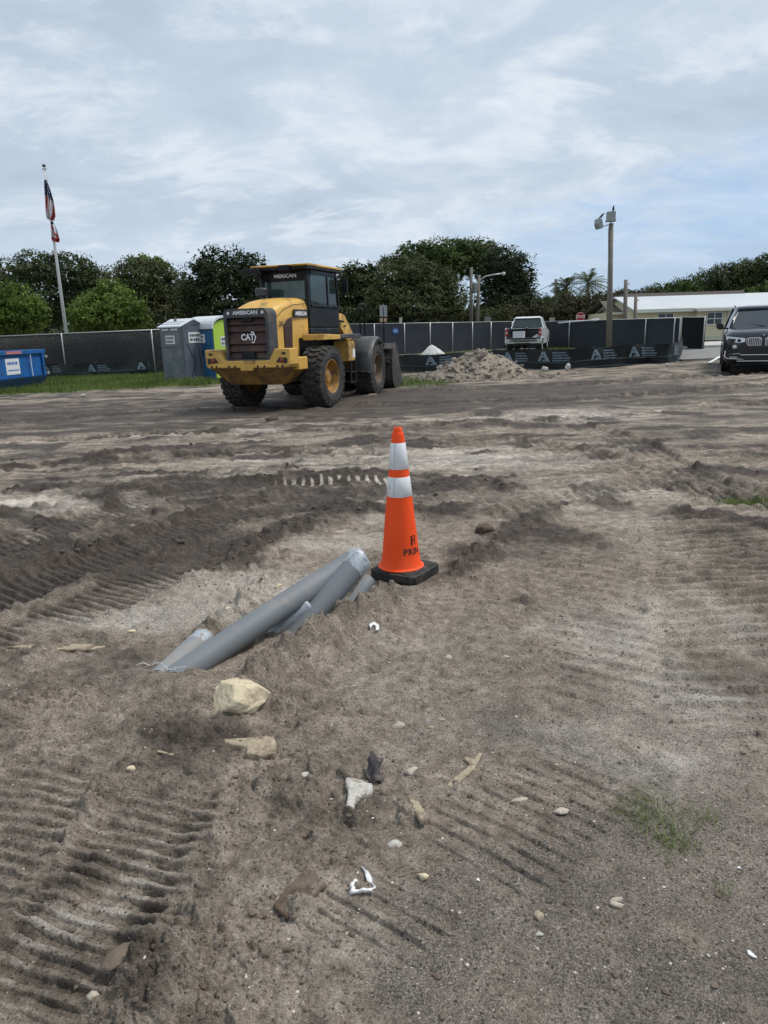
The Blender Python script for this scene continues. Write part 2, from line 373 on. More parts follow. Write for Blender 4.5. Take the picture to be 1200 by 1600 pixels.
GREYB = [(900, 1400, .4, .2, .7), (1000, 1480, .4, .25, .6), (850, 1450, .62, .35, 1.0), (1100, 1500, .5, .4, 1.0), (1120, 1330, .5, .35, .8), (760, 1150, .45, .25, .75), (1050, 1150, .6, .5, .8), (1180, 1040, .5, .6, .6), (1120, 650, 4, 3, 1.0),
         (1000, 900, .8, .6, .5), (960, 1550, .5, .3, .8), (700, 1560, .25, .2, .55), (800, 1380, .4, .12, .6), (860, 1080, .4, .3, .4)]
GRASSB = [(60, 592, 6.5, 5.0, 1.6), (230, 592, 4.0, 4.6, 1.6), (150, 602, 6.0, 2.6, 1.7), (-20, 612, 4, 2, 1.5), (310, 598, 3.0, 1.6, 1.4), (640, 598, 1.6, 2.4, 1.0), (880, 552, 9, 9, 1.3), (1010, 548, 3, 8, .5), (1160, 783, .35, .22, .9), (1030, 1300, .14, .12, .22), (690, 575, 2, 3, .8)]

def soil_fields(X, Y, sp):
    """height and soil masks at world points; sp = local vertex spacing"""
    r = np.hypot(X, Y)
    def oct_(x, y, wl, seed): return perlin(x / wl, y / wl, seed) * np.clip((wl / (sp * 2.2)) - 0.6, 0, 1)
    wx = X + .12 * perlin(X / .5, Y / .5, 61); wy = Y + .12 * perlin(X / .5, Y / .5, 62)
    wet_dark = np.zeros(X.shape); sand = np.zeros(X.shape); grey = np.zeros(X.shape); grs = np.zeros(X.shape); rough = np.full(X.shape, .45)
    def blobs(lst, acc):
        for (px, py, ra, rb, a) in lst:
            c = G(px, py); q = ((wx - c.x) / ra) ** 2 + ((wy - c.y) / rb) ** 2; acc += a * np.exp(-q * 1.2)
        return acc
    wet_dark = blobs(WETB, wet_dark); sand = blobs(SANDB, sand); grey = blobs(GREYB, grey); grs = blobs(GRASSB, grs)
    h = base_z(X, Y)
    h = h + .035 * perlin(X / 3.1, Y / 3.1, 1) * sstep(4, 9, r) + .022 * perlin(X / 1.1, Y / 1.1, 2) + .010 * perlin(X / .42, Y / .42, 3)
    streak = perlin(X / 6.0 + .3 * perlin(X / 3, Y / 3, 12), Y / .7, 4)
    far = sstep(6, 10, r)
    h = h + .03 * far * streak + .02 * far * perlin(X / 2.2, Y / .45, 5)
    wet_dark += .65 * far * np.clip(streak + .60, 0, 1.2); sand += .8 * far * np.clip(-perlin(X / 4.0, Y / .9, 14) - .12, 0, 1)
    wet_dark += .9 * sstep(.1, .6, perlin(X / .8, Y / .5, 15)) * sstep(3.5, 6, r)
    calm = np.zeros(X.shape); crest = np.zeros(X.shape)
    for (px, w, dep, bar, spc, lh, wt, sd) in TRACKS:
        pts = smooth_poly(poly_w(px)); x0, y0 = pts.min(0) - w - .3; x1, y1 = pts.max(0) + w + .3
        sel = np.nonzero((X > x0) & (X < x1) & (Y > y0) & (Y < y1))
        if len(sel[0]) == 0: continue
        xs, ys, ss = X[sel], Y[sel], sp[sel]; dist, D, S = near_poly(xs, ys, pts)
        edge = dist + .025 * perlin(xs / .12, ys / .12, sd + 20) + .03 * perlin(xs / .4, ys / .4, sd + 21)
        ins = 1 - sstep(w * .42, w * .52, edge)
        endf = sstep(0, .35, S) * (1 - sstep(S.max() - .35, S.max(), S)) if True else 1
        keep = sstep(-.62, .05, perlin(xs / .55, ys / .55, sd + 22) + .25) * endf
        a = G(*bar[0]); b = G(*bar[1]); d = np.array((b.x - a.x, b.y - a.y)); d /= np.hypot(*d); nrm = np.array((-d[1], d[0]))
        ph = (xs * nrm[0] + ys * nrm[1]) / spc + .08 * perlin(xs / .35, ys / .35, sd + 23) + .12 * np.abs(D) / w
        tri = np.abs(((ph % 1.0) - .5) * 2)                # 0..1..0
        lug = sstep(.52, .66, 1 - tri + .10 * perlin(xs / .03, ys / .03, sd + 26))                      # ridges left standing between the lugs
        fade = np.clip(spc / (ss * 2.5) - .5, 0, 1)
        amp = .75 + .5 * perlin(xs / .15, ys / .15, sd + 24)
        berm = np.exp(-((dist - w * .56) / .05) ** 2)
        h[sel] += ins * keep * (-dep + 1.5 * lh * lug * amp * fade) + berm * keep * dep * (.45 + .7 * perlin(xs / .1, ys / .1, sd + 25))
        wet_dark[sel] += wt * ins * keep * (.75 - .5 * lug); crest[sel] += ins * keep * lug * fade  # cavity darkening: troughs take more of the dark colour than the lug crests
        if sd in (11, 8, 1, 2): sand[sel] += (1.6 if sd == 11 else .5) * ins * keep * lug * sstep(-.1 if sd == 11 else .25, .35, perlin(xs / .3, ys / .3, sd + 28))
        if sd == 11: wet_dark[sel] -= 2.0 * ins * lug * sstep(.4, 1.0, S); sand[sel] += 2.0 * ins * lug * sstep(.4, 1.0, S)
        rough[sel] += .25 * berm * keep; calm[sel] = np.maximum(calm[sel], ins * keep)
    rough += .4 * np.clip(wet_dark, 0, 1) + .35 * far
    rough += .5 * sstep(.0, .5, perlin(X / .6, Y / .6, 31)) * sstep(-.6, .8, -X)
    rough *= 1 - .55 * np.clip(grey, 0, 1)
    for (px, hw, hh, rg, wt) in BERMS:
        pts = smooth_poly(poly_w(px)); m_ = hw * 4; x0, y0 = pts.min(0) - m_; x1, y1 = pts.max(0) + m_
        sel = np.nonzero((X > x0) & (X < x1) & (Y > y0) & (Y < y1))
        if len(sel[0]) == 0: continue
        xs, ys = X[sel], Y[sel]; dist, D, S = near_poly(xs, ys, pts)
        ef = sstep(-.1, .12, S) * (1 - sstep(S.max() - .12, S.max() + .1, S))
        e = np.exp(-(dist / hw) ** 2 * (1 + .6 * perlin(xs / .15, ys / .15, 41))) * (.4 + .6 * ef)
        h[sel] += hh * e * (.85 + .6 * perlin(xs / .13, ys / .13, 42)); rough[sel] += rg * e; wet_dark[sel] += wt * e
    for (px, py, ra, hh) in ((262, 1078, .14, .045), (215, 1062, .12, .03), (310, 1085, .10, .03)):
        c = G(px, py); h += hh * np.exp(-((X - c.x) ** 2 + (Y - c.y) ** 2) / ra ** 2)
    dp = near_poly(X, Y, poly_w([(420, 1125), (520, 1050), (650, 1000)]))[0]; h -= .045 * np.exp(-(dp / .12) ** 2)
    # the hole the conduits come out of
    tr = poly_w([(300, 1035), (345, 1000), (420, 955), (500, 935), (585, 900)]); dist, D, S = near_poly(X, Y, tr)
    tm = np.exp(-(dist / .11) ** 4)
    h -= .07 * tm; wet_dark += .55 * tm; rough += .3 * tm
    wet_dark -= .75 * np.clip(sand, 0, 1) * (1 - .5 * tm)
    # grain at every scale down to about a centimetre
    rg0 = np.clip(rough, .2, 1.8); rg = np.clip(rough, .12, 1.8) * (1 - .78 * calm)
    b1 = np.abs(oct_(X, Y, .21, 51)); b2 = np.abs(oct_(X, Y, .095, 52))
    h += rg * (.016 * b1 + .013 * b2 ) + (.22 * rg0 + .78 * rg) * (.008 * oct_(X, Y, .05, 53) + .0065 * oct_(X, Y, .026, 54) + .0042 * oct_(X, Y, .013, 55))
    # clods: rounded crumbs where the soil is disturbed
    for (wl, amp, sd, thr) in ((.10, .028, 71, .55), (.045, .017, 72, .35), (.022, .009, 73, .30)):
        if wl > .0:
            d, rid = worley(X / wl + .3 * perlin(X / wl, Y / wl, sd), Y / wl, sd)
            on = (rid > thr + .35 * (1.1 - np.clip(rg, 0, 1.1)))
            h += on * np.clip(1 - (d / (.25 + .35 * rid)) ** 2, 0, 1) * amp * np.clip(rg, 0, 1.3) * np.clip((wl / (sp * 2.0)) - .5, 0, 1)
    # crumbly broken edges
    fr = oct_(X, Y, .16, 81); h += .012 * rg * sstep(.12, .2, fr)
    wet_dark += .35 * far * perlin(X / .9, Y / .25, 93) + .45 * oct_(X, Y, .3, 91) * np.clip(rg, 0, 1) + .2 * oct_(X, Y, .09, 92)
    flat = sstep(10.9, 11.4, X) * sstep(26.8, 27.6, Y); h = h * (1 - flat) + (base_z(X, Y) - .03) * flat
    h += sstep(3.5, 7, r) * (1 - .5 * calm) * (.010 * np.abs(oct_(X, Y, .45, 56)) + .020 * np.abs(oct_(X, Y, .24, 57)) * (.5 + wet_dark) + .016 * oct_(X, Y, .14, 58))
    cc = G(634, 897); dc = 1 - sstep(.20, .34, np.hypot(X - cc.x, Y - cc.y)); h = h * (1 - dc * .92)
    outer = 1 - sstep(36, 60, r)
    h = h * outer + base_z(X, Y) * (1 - outer)
    return h, np.clip(wet_dark, 0, 1.3), np.clip(sand, 0, 1.2), np.clip(grey, 0, 1.1), np.clip(grs, 0, 1.3), np.clip(rg, 0, 1.8)

def build_ground():
    k = math.radians(0.063); rr = [0.25]
    while rr[-1] < 900:
        r_ = rr[-1]; rr.append(r_ + max(.006 if r_ < 1.2 else .0, min((r_ * r_ + CAM_H ** 2) / CAM_H * k, .0115 * r_ if r_ < 45 else .06 * r_)))
    rr = np.array(rr)
    A = []; a = 0.0
    while a < 180:
        A.append(a); a += .095 if a < 33 else (.3 if a < 60 else (1.0 if a < 90 else 5.0))
    A = np.radians(np.array([-v for v in A[:0:-1]] + A)); nA = len(A); nR = len(rr)
    RR, AA = np.meshgrid(rr, A, indexing='ij'); X = RR * np.sin(AA); Y = RR * np.cos(AA)
    dr = np.gradient(rr)[:, None] * np.ones((1, nA)); da = RR * np.gradient(A)[None, :]; sp = np.maximum(np.minimum(dr, .02 + 0 * dr) * (dr < .02) + dr * (dr >= .02) * .8, da)
    h, wet_dark, sand, grey, grs, rg = soil_fields(X, Y, sp)
    co = np.stack([X, Y, h], -1).reshape(-1, 3)
    idx = np.arange(nR * nA).reshape(nR, nA)
    q = np.stack([idx[:-1, :-1], idx[:-1, 1:], idx[1:, 1:], idx[1:, :-1]], -1).reshape(-1, 4)[:, ::-1]
    seam = np.stack([idx[:-1, -1], idx[:-1, 0], idx[1:, 0], idx[1:, -1]], -1)[:, ::-1]
    q = np.vstack([q, seam]); nv = len(co)
    co = np.vstack([co, [[0, 0, 0]]]); fan = np.stack([np.full(nA, nv), idx[0], np.roll(idx[0], -1)], -1)[:, ::-1]
    me = bpy.data.meshes.new('ground'); me.vertices.add(len(co)); me.vertices.foreach_set('co', co.ravel())
    nl = q.size + fan.size; me.loops.add(nl); me.loops.foreach_set('vertex_index', np.concatenate([q.ravel(), fan.ravel()]))
    npg = len(q) + len(fan); me.polygons.add(npg)
    ls = np.concatenate([np.arange(len(q)) * 4, q.size + np.arange(len(fan)) * 3]); me.polygons.foreach_set('loop_start', ls)
    try: me.polygons.foreach_set('loop_total', np.concatenate([np.full(len(q), 4), np.full(len(fan), 3)]))
    except Exception: pass
    me.polygons.foreach_set('use_smooth', np.ones(npg, bool))
    me.update(calc_edges=True)
    for nm, v in (('wet_dark', wet_dark), ('sand', sand), ('grey', grey), ('grass', grs), ('rough', rg), ('churn', sstep(3.6, 8, np.hypot(X, Y)))):
        at = me.attributes.new(nm, 'FLOAT', 'POINT'); at.data.foreach_set('value', np.concatenate([v.ravel(), [0]]).astype(np.float32))
    print('ground verts', len(co), nR, nA)
    return me
def ground_material():
    m = bpy.data.materials.new('yard_soil'); m.use_nodes = True; nt = m.node_tree; N = nt.nodes; L = nt.links
    b = N['Principled BSDF']; tc = N.new('ShaderNodeTexCoord'); P = tc.outputs['Object']
    def att(n): a = N.new('ShaderNodeAttribute'); a.attribute_name = n; return a.outputs['Fac']
    def nz(scale, detail=8, rough=.65, dist=0):
        n = N.new('ShaderNodeTexNoise'); L.new(P, n.inputs['Vector']); n.inputs['Scale'].default_value = scale; n.inputs['Detail'].default_value = detail
        n.inputs['Roughness'].default_value = rough; n.inputs['Distortion'].default_value = dist; return n.outputs['Fac']
    def mth(op, a, b_=None, c=None, clamp=False):
        n = N.new('ShaderNodeMath'); n.operation = op; n.use_clamp = clamp
        for i, v in enumerate((a, b_, c)):
            if v is None: continue
            if isinstance(v, (int, float)): n.inputs[i].default_value = v
            else: L.new(v, n.inputs[i])
        return n.outputs[0]
    def rmp(v, stops):
        n = N.new('ShaderNodeValToRGB'); L.new(v, n.inputs[0]); el = n.color_ramp.elements
        while len(el) < len(stops): el.new(.5)
        for e, (p, c) in zip(el, stops): e.position = p; e.color = (c, c, c, 1) if isinstance(c, (int, float)) else (*c, 1)
        return n.outputs['Color']
    def mix(f, a, b_, mode='MIX'):
        n = N.new('ShaderNodeMix'); n.data_type = 'RGBA'; n.blend_type = mode; n.clamp_factor = True
        if isinstance(f, (int, float)): n.inputs[0].default_value = f
        else: L.new(f, n.inputs[0])
        for i, v in ((6, a), (7, b_)):
            if isinstance(v, tuple): n.inputs[i].default_value = (*v, 1)
            else: L.new(v, n.inputs[i])
        return n.outputs[2]
    n_l = nz(2.2, 10, .7); n_m = nz(14, 8, .7); n_f = nz(95, 5, .7); n_g = nz(330, 3, .6)
    brown = rmp(n_m, [(.30, (.150, .121, .094)), (.50, (.268, .223, .180)), (.70, (.420, .362, .300))])
    pale = rmp(n_m, [(.32, (.32, .282, .236)), (.68, (.55, .50, .44))])
    dark = rmp(n_m, [(.30, (.042, .033, .027)), (.70, (.120, .096, .077))])
    greyc = rmp(nz(190, 6, .75), [(.38, (.042, .038, .035)), (.50, (.150, .132, .115)), (.62, (.38, .335, .285))])
    fw = mth('ADD', att('wet_dark'), mth('MULTIPLY_ADD', n_l, .9, -.45)); fw = rmp(fw, [(.18, 0.0), (.85, 1.0)])
    fs = mth('ADD', att('sand'), mth('MULTIPLY_ADD', n_l, 1.2, -.6)); fs = rmp(fs, [(.25, 0.0), (1.0, 1.0)])
    fg = mth('ADD', att('grey'), mth('MULTIPLY_ADD', nz(5.5, 9, .72), 3.2, -1.8)); fg = rmp(fg, [(.25, 0.0), (1.0, 1.0)])
    col = mix(fs, brown, pale)
    col = mix(mth('MULTIPLY', fg, .66), col, greyc)
    col = mix(fw, col, dark)
    mp = N.new('ShaderNodeMapping'); L.new(P, mp.inputs[0]); mp.inputs['Scale'].default_value = (.35, 2.0, 1); mp.inputs['Rotation'].default_value = (0, 0, .06)
    ns = N.new('ShaderNodeTexNoise'); L.new(mp.outputs[0], ns.inputs['Vector']); ns.inputs['Scale'].default_value = 2.6; ns.inputs['Detail'].default_value = 12; ns.inputs['Roughness'].default_value = .78; ns.inputs['Distortion'].default_value = .6
    strk = rmp(ns.outputs['Fac'], [(.38, .50), (.50, .92), (.63, 1.6)]); col = mix(mth('MULTIPLY', att('churn'), .85), col, strk, 'MULTIPLY')
    pat = rmp(nz(1.25, 7, .7, .8), [(.34, .62), (.50, 1.0), (.66, 1.32)]); col = mix(.8, col, pat, 'MULTIPLY')
    # salt and pepper of single grains
    pep = rmp(n_g, [(.36, .60), (.50, 1.0), (.62, 1.42)])
    col = mix(.8, col, pep, 'MULTIPLY')
    fin = rmp(n_f, [(.36, .60), (.5, 1.0), (.64, 1.32)]); col = mix(.85, col, fin, 'MULTIPLY')
    vo = N.new('ShaderNodeTexVoronoi'); L.new(P, vo.inputs['Vector']); vo.inputs['Scale'].default_value = 42; vo.inputs['Randomness'].default_value = 1
    sh = mth('LESS_THAN', vo.outputs['Distance'], .13); sp_ = N.new('ShaderNodeSeparateColor'); L.new(vo.outputs['Color'], sp_.inputs[0])
    shm = mth('MULTIPLY', sh, mth('GREATER_THAN', sp_.outputs[0], .80)); col = mix(mth('MULTIPLY', shm, .8), col, (.55, .50, .43))
    vo2 = N.new('ShaderNodeTexVoronoi'); L.new(P, vo2.inputs['Vector']); vo2.inputs['Scale'].default_value = 70
    sh2 = mth('LESS_THAN', vo2.outputs['Distance'], .30); sp2 = N.new('ShaderNodeSeparateColor'); L.new(vo2.outputs['Color'], sp2.inputs[0])
    shm2 = mth('MULTIPLY', sh2, mth('GREATER_THAN', sp2.outputs[1], .70)); col = mix(mth('MULTIPLY', shm2, .7), col, (.035, .03, .027))
    fgr = mth('ADD', att('grass'), mth('MULTIPLY_ADD', n_l, 1.4, -.7)); fgr = rmp(fgr, [(.35, 0.0), (.75, 1.0)])
    gcol = rmp(n_m, [(.3, (.05, .07, .02)), (.7, (.12, .15, .045))]); col = mix(mth('MULTIPLY', fgr, .9), col, gcol)
    L.new(col, b.inputs['Base Color'])
    rgh = rmp(fw, [(0, .95), (1, .68)]); L.new(rgh, b.inputs['Roughness']); b.inputs['Specular IOR Level'].default_value = .25
    hsum = mth('ADD', mth('MULTIPLY', n_f, 1.0), mth('MULTIPLY', n_g, .35)); hsum = mth('ADD', hsum, mth('MULTIPLY', n_m, 1.3))
    bp = N.new('ShaderNodeBump'); bp.inputs['Strength'].default_value = .9; bp.inputs['Distance'].default_value = .018
    L.new(hsum, bp.inputs['Height']); L.new(bp.outputs[0], b.inputs['Normal'])
    return m
M['soil'] = ground_material()
gme = build_ground(); gme.materials.append(M['soil'])
ground = link('ground', gme, kind='structure')
# fast lookup of the real ground height for placing things
def HZ(x, y):
    h = soil_fields(np.array([float(x)]), np.array([float(y)]), np.array([.03]))[0]; return float(h[0])
def HZa(x, y): return soil_fields(np.asarray(x, float), np.asarray(y, float), np.full(len(x), .02))
def GP(px, py):
    p = G(px, py); p.z = HZ(p.x, p.y); return p
# ================================================================== NEAR OBJECTS
import bmesh
from mathutils import noise as mnoise
def ppm(px, py):
    p = G(px, py); return FOC / (p - Vector((0, 0, CAM_H))).length
M['cone'] = mat('orange_cone_pvc', (0.88, 0.080, 0.010), 0.5, var=.05, dirt=(0.50, 0.09, 0.035), dirt_amt=.08, dirt_scale=5, spec=.35)
M['reflective'] = mat('reflective_collar', (0.70, 0.71, 0.72), 0.4, var=.05, vscale=20, dirt=(0.42, 0.38, 0.35), dirt_amt=.16, dirt_scale=14)
M['pvc'] = mat('grey_conduit_pvc', (0.160, 0.174, 0.185), 0.6, var=.06, vscale=5, dirt=(0.22, 0.20, 0.18), dirt_amt=.16, dirt_scale=7, bump=.06, bscale=120)
M['pvc_dusty'] = mat('dusty_conduit_pvc', (0.20, 0.225, 0.245), 0.6, var=.12, vscale=9, dirt=(0.25, 0.225, 0.20), dirt_amt=.45, dirt_scale=9, bump=.1, bscale=90)
M['tape'] = mat('grey_duct_tape', (0.37, 0.40, 0.43), 0.4, metal=.25, var=.22, vscale=22, dirt=(0.22, 0.20, 0.18), dirt_amt=.2, dirt_scale=14, bump=.5, bscale=45)
M['limestone'] = mat('cream_limestone', (0.62, 0.53, 0.36), 0.85, var=.22, vscale=9, dirt=(0.27, 0.215, 0.155), dirt_amt=.36, dirt_scale=11, bump=.7, bscale=38)
M['palestone'] = mat('pale_stone', (0.48, 0.42, 0.34), 0.85, var=.25, vscale=30, dirt=(0.24, 0.19, 0.15), dirt_amt=.3, dirt_scale=40, bump=.5, bscale=120)
M['crumb'] = mat('soil_crumb', (0.17, 0.133, 0.10), .95, var=.35, vscale=7, bump=.8, bscale=60)
M['crumb_dark'] = mat('dark_soil_crumb', (0.085, 0.066, 0.052), .9, var=.35, vscale=7, bump=.4, bscale=150)
M['concrete'] = mat('white_concrete', (0.56, 0.53, 0.48), 0.9, var=.2, vscale=40, dirt=(0.28, 0.23, 0.18), dirt_amt=.3, dirt_scale=25, bump=.9, bscale=130)
M['wood'] = mat('weathered_wood', (0.36, 0.30, 0.21), 0.85, var=.3, vscale=25, dirt=(0.15, 0.11, 0.08), dirt_amt=.35, dirt_scale=18, bump=.6, bscale=70)
M['rotten'] = mat('rotten_brown_wood', (0.105, 0.072, 0.050), 0.9, var=.5, vscale=60, dirt=(0.16, 0.125, 0.095), dirt_amt=.5, dirt_scale=20, bump=.9, bscale=80)
M['paper'] = mat('white_plastic_scrap', (0.74, 0.74, 0.73), 0.55, var=.05, dirt=(0.4, 0.36, 0.32), dirt_amt=.12, dirt_scale=25)
M['cloth'] = mat('dark_rag', (0.045, 0.04, 0.045), 0.9, var=.4, vscale=30, dirt=(0.14, 0.11, 0.09), dirt_amt=.35, dirt_scale=30)
M['string'] = mat('white_string', (0.62, 0.62, 0.64), 0.6)

M['cone_base'] = mat('cone_base_rubber', (0.020, 0.020, 0.020), 0.75, var=.15, dirt=(0.075, 0.062, 0.05), dirt_amt=.3, dirt_scale=14, bump=.3, bscale=50)
def make_cone():
    g = G(627, 899); gzv = HZ(g.x, g.y) + .005; root = empty('traffic_cone', (g.x, g.y, .022))
    tag(root, 'tall orange traffic cone with two white reflective bands on a black rubber base', 'traffic cone')
    b = MB(); s = .172; c = .03; zb, zt = -.02, .045
    def oct_(q, k): return [(-q + k, -q), (q - k, -q), (q, -q + k), (q, q - k), (q - k, q), (-q + k, q), (-q, q - k), (-q, -q + k)]
    lv = [(s - .008, c, zb), (s, c, zb + .01), (s, c, zt - .008), (s - .02, c, zt), (.15, .06, zt + .004)]
    vs = []; fs = []
    for q, k, z in lv: vs += [(x, y, z) for x, y in oct_(q, k)]
    for i in range(len(lv) - 1):
        for k in range(8): fs.append((i * 8 + k, i * 8 + (k + 1) % 8, i * 8 + 8 + (k + 1) % 8, i * 8 + 8 + k))
    fs.append(tuple(range(8))[::-1]); fs.append(tuple(range(len(vs) - 8, len(vs))))
    b.add(vs, fs); ob = b.build('base', M['cone_base'], root, bevel=.006); ob.rotation_euler.z = R(-34); ob.location = (.025, 0, 0)
    def rz(z):   # radius at height
        pts = [(.05, .128), (.52, .080), (.69, .062), (.86, .043), (.95, .033)]
        for (z0, r0), (z1, r1) in zip(pts[:-1], pts[1:]):
            if z <= z1: return r0 + (r1 - r0) * (z - z0) / (z1 - z0)
        return pts[-1][1]
    top = .945
    prof = [(.140, .044), (.149, .046), (.149, .052), (.136, .057), (.129, .07)] + [(rz(z), z) for z in (.15, .3, .42, .52, .6, .69, .78, .86, .90)] + \
           [(.0355, .912), (.030, .914), (.0285, .938), (.024, .946), (.017, .946), (.016, .90), (.02, .7)]
    MB().lathe(prof, n=56).build('body', M['cone'], root, ang=40)
    for z0, z1 in ((.515, .640), (.688, .852)):
        cc = MB().lathe([(rz(z0) + .0005, z0), (rz(z0) + .0025, z0 + .002), (rz(z1) + .0025, z1 - .002), (rz(z1) + .0005, z1)], n=56).build('reflective_collar', M['reflective'], root, smooth=True)
        pr = MB(); a0 = R(-118)   # faint seam of the sleeve
        pr.add([((rz(z) + .0032) * math.cos(a), (rz(z) + .0032) * math.sin(a), z) for z, a in ((z0 + .006, a0), (z0 + .006, a0 + .07), (z1 - .006, a0 + .07), (z1 - .006, a0))], [(0, 1, 2, 3)])
        pr.build('seam', mat('sleeve_seam', (.45, .42, .41), .6), cc)
    # stencilled print, wrapped on the cone
    def wrap(mb, a_mid, zc):
        out = []
        for (x, y, z) in mb.v:
            zz = zc + y; r_ = rz(zz) + .0012; a = a_mid + x / r_; out.append((r_ * math.cos(a), r_ * math.sin(a), zz))
        mb.v = out; return mb
    t = MB(); x = -.062
    for ch, w in (('P', .036), ('R', .035), ('I', .020), ('N', .038)):
        q = text_mb(ch, .060, Matrix.Translation((x + w / 2, 0, 0)), bold=.0015, sx=.95); t.add(q.v, q.f); x += w
    t.box(.0 - .005, .062, -.030, -.0255, 0, .0001)
    wrap(t, R(-90) + .62, .165).build('lettering', M['black_print'], root)
    t = MB(); t.box(-.020, -.010, -.032, .032, 0, .0001); t.box(-.010, .020, .025, .032, 0, .0001); t.box(.013, .020, -.03, .025, 0, .0001)
    q = text_mb('P', .046, Matrix.Translation((.001, -.002, 0)), sx=.6, bold=.001); t.add(q.v, q.f)
    wrap(t, R(-90) + .80, .235).build('emblem', M['black_print'], root)
    return root
make_cone()

def duct(name, label, a, b, r, mt, tape=None, both=False):
    """a: end in the ground, b: free end (world)"""
    a, b = Vector(a), Vector(b); root = empty(name, a); tag(root, label, 'conduit pipe', 'grey conduits sticking out of the trench')
    d = b - a; pts = [Vector() + d * (i / 12) for i in range(13)]; sag = d.length * .008
    for i, p in enumerate(pts): p.z += sag * math.sin(math.pi * i / 12)
    m = MB().tube(pts, r, 40); m.build('pipe', mt, root, ang=50)
    if tape:
        u = d.normalized(); up = Vector((0, 0, 1)); sx = u.cross(up).normalized(); sy = sx.cross(u)
        n = 36; rows = []; L_ = tape
        for i, (tt, k) in enumerate([(-L_, 1.012), (-L_ * .75, 1.03), (-L_ * .4, 1.03), (-L_ * .1, 1.035), (0.004, 1.0), (.012, .93), (.016, .72), (.018, .4), (.019, .02)]):
            row = []
            for j in range(n + 1):
                an = 2 * math.pi * (j % n) / n
                w = mnoise.noise(Vector((math.cos(an) * 2.2 + a.x * 7, math.sin(an) * 2.2, tt * 22 + a.y))) * (.045 if i else .01) + mnoise.noise(Vector((math.cos(an) * 7, math.sin(an) * 7, tt * 60))) * (.025 if i else 0)
                rr = r * (k + w * (1 if tt < .013 else .4)); off = tt + (.006 * math.sin(an * 2 + 1) if i == 0 else w * .02)
                row.append(d + u * off + sx * math.cos(an) * rr + sy * math.sin(an) * rr)
            rows.append(row)
        MB().grid(rows).build('tape_cap', M['tape'], root, smooth=True)
    return root
_b = atY(560, 872, 4.06); _a = G(285, 1054, .0); _a = _a + (_a - _b) * .12
duct('conduit_pipe', 'longest grey conduit running up from the trench beside the cream rock', _a, _b, .066, M['pvc'], .05)
_b2 = atY(563, 874, 3.90); _a2 = G(472, 985, .0); _a2 = _a2 + (_a2 - _b2) * .4
p2 = duct('conduit_pipe', 'steeper grey conduit crossing over the long one, taped at its top end', _a2, _b2, .066, M['pvc'], .085)
_b3 = atY(318, 1000, 3.50); _a3 = G(270, 1045, .0); _a3 = _a3 + (_a3 - _b3) * .4
duct('conduit_pipe', 'short dusty conduit stub with a taped cap at the left end of the trench', _a3, _b3, .062, M['pvc_dusty'], .10)
_a4 = G(425, 993, -.02); _b4 = atY(480, 946, 3.68)
duct('conduit_pipe', 'flattened taped conduit end between the two crossing pipes', _a4, _b4, .045, M['tape'], .05)
_a5 = G(545, 940); _a5.z = -.05; _b5 = atY(577, 905, 4.20)
duct('conduit_pipe', 'small conduit stub wrapped in tape beside the base of the cone', _a5, _b5, .040, M['pvc_dusty'])
# string at the left stub
def make_string():
    g = GP(262, 1048); o = MB()
    def P(px, py, z): q = G(px, py, g.z + z); return q
    o.tube([P(208, 1040, .01), P(225, 1036, .015), P(240, 1042, .02), P(255, 1046, .03), P(275, 1046, .06)], .0022, 6)
    o.tube([P(232, 1048, .01), P(240, 1036, .03), P(252, 1036, .045), P(262, 1045, .04), P(272, 1054, .03), P(270, 1058, .01)], .0022, 6)
    o.tube([P(236, 1046, .01), P(250, 1050, .015), P(270, 1044, .04), P(290, 1042, .09)], .002, 6)
    ob = o.build('string', M['string'], smooth=True); tag(ob, 'thin white pull string curling out beside the left conduit stub', 'string')
make_string()

def rock_mesh(name, seed, sub=3, amp=.35, facet=.5, fine=.06):
    bm = bmesh.new(); bmesh.ops.create_icosphere(bm, subdivisions=sub, radius=1)
    rs = random.Random(seed); planes = [(Vector((rs.uniform(-1, 1), rs.uniform(-1, 1), rs.uniform(-1, 1))).normalized(), rs.uniform(.55, .92)) for _ in range(int(9 * facet) + 3)]
    o = Vector((seed * 3.1, seed * 1.7, seed * .9))
    for v in bm.verts:
        p = v.co.copy(); p *= 1 + amp * mnoise.noise(p * 1.1 + o)
        for n, d in planes:
            t = p.dot(n)
            if t > d: p -= n * (t - d) * .92
        if fine: p *= 1 + fine * mnoise.noise(p * 4.5 + o) + fine * .5 * mnoise.noise(p * 10 + o)
        v.co = p
    me = bpy.data.meshes.new(name); bm.to_mesh(me); bm.free(); return me
def put_rock(name, label, cat, px, py, wpx, ratio, m, seed, sub=3, rot=0, sink=.3, amp=.35, facet=.5, fine=.06, group=None, flat=False, tilt=0):
    k = wpx / ppm(px, py) / 2; me = rock_mesh(name, seed, sub, amp, facet, fine); me.materials.append(m)
    me.transform(Matrix.Diagonal((k, k * ratio[0], k * ratio[1], 1)))
    if not flat: me.polygons.foreach_set('use_smooth', [True] * len(me.polygons))
    g = G(px, py); q = g; zz = HZ(q.x, q.y)
    o = link(name, me); o.location = (q.x, q.y, zz + k * ratio[1] * (1 - 2 * sink)); o.rotation_euler = (R(tilt), 0, R(rot)); tag(o, label, cat, group); return o
big = put_rock('limestone_rock', 'large cream limestone rock lying in front of the conduits', 'rock', 380, 1100, 93, (.80, .50), M['limestone'], 17, sub=5, rot=8, sink=.22, amp=.26, facet=.55, fine=.045, tilt=12)
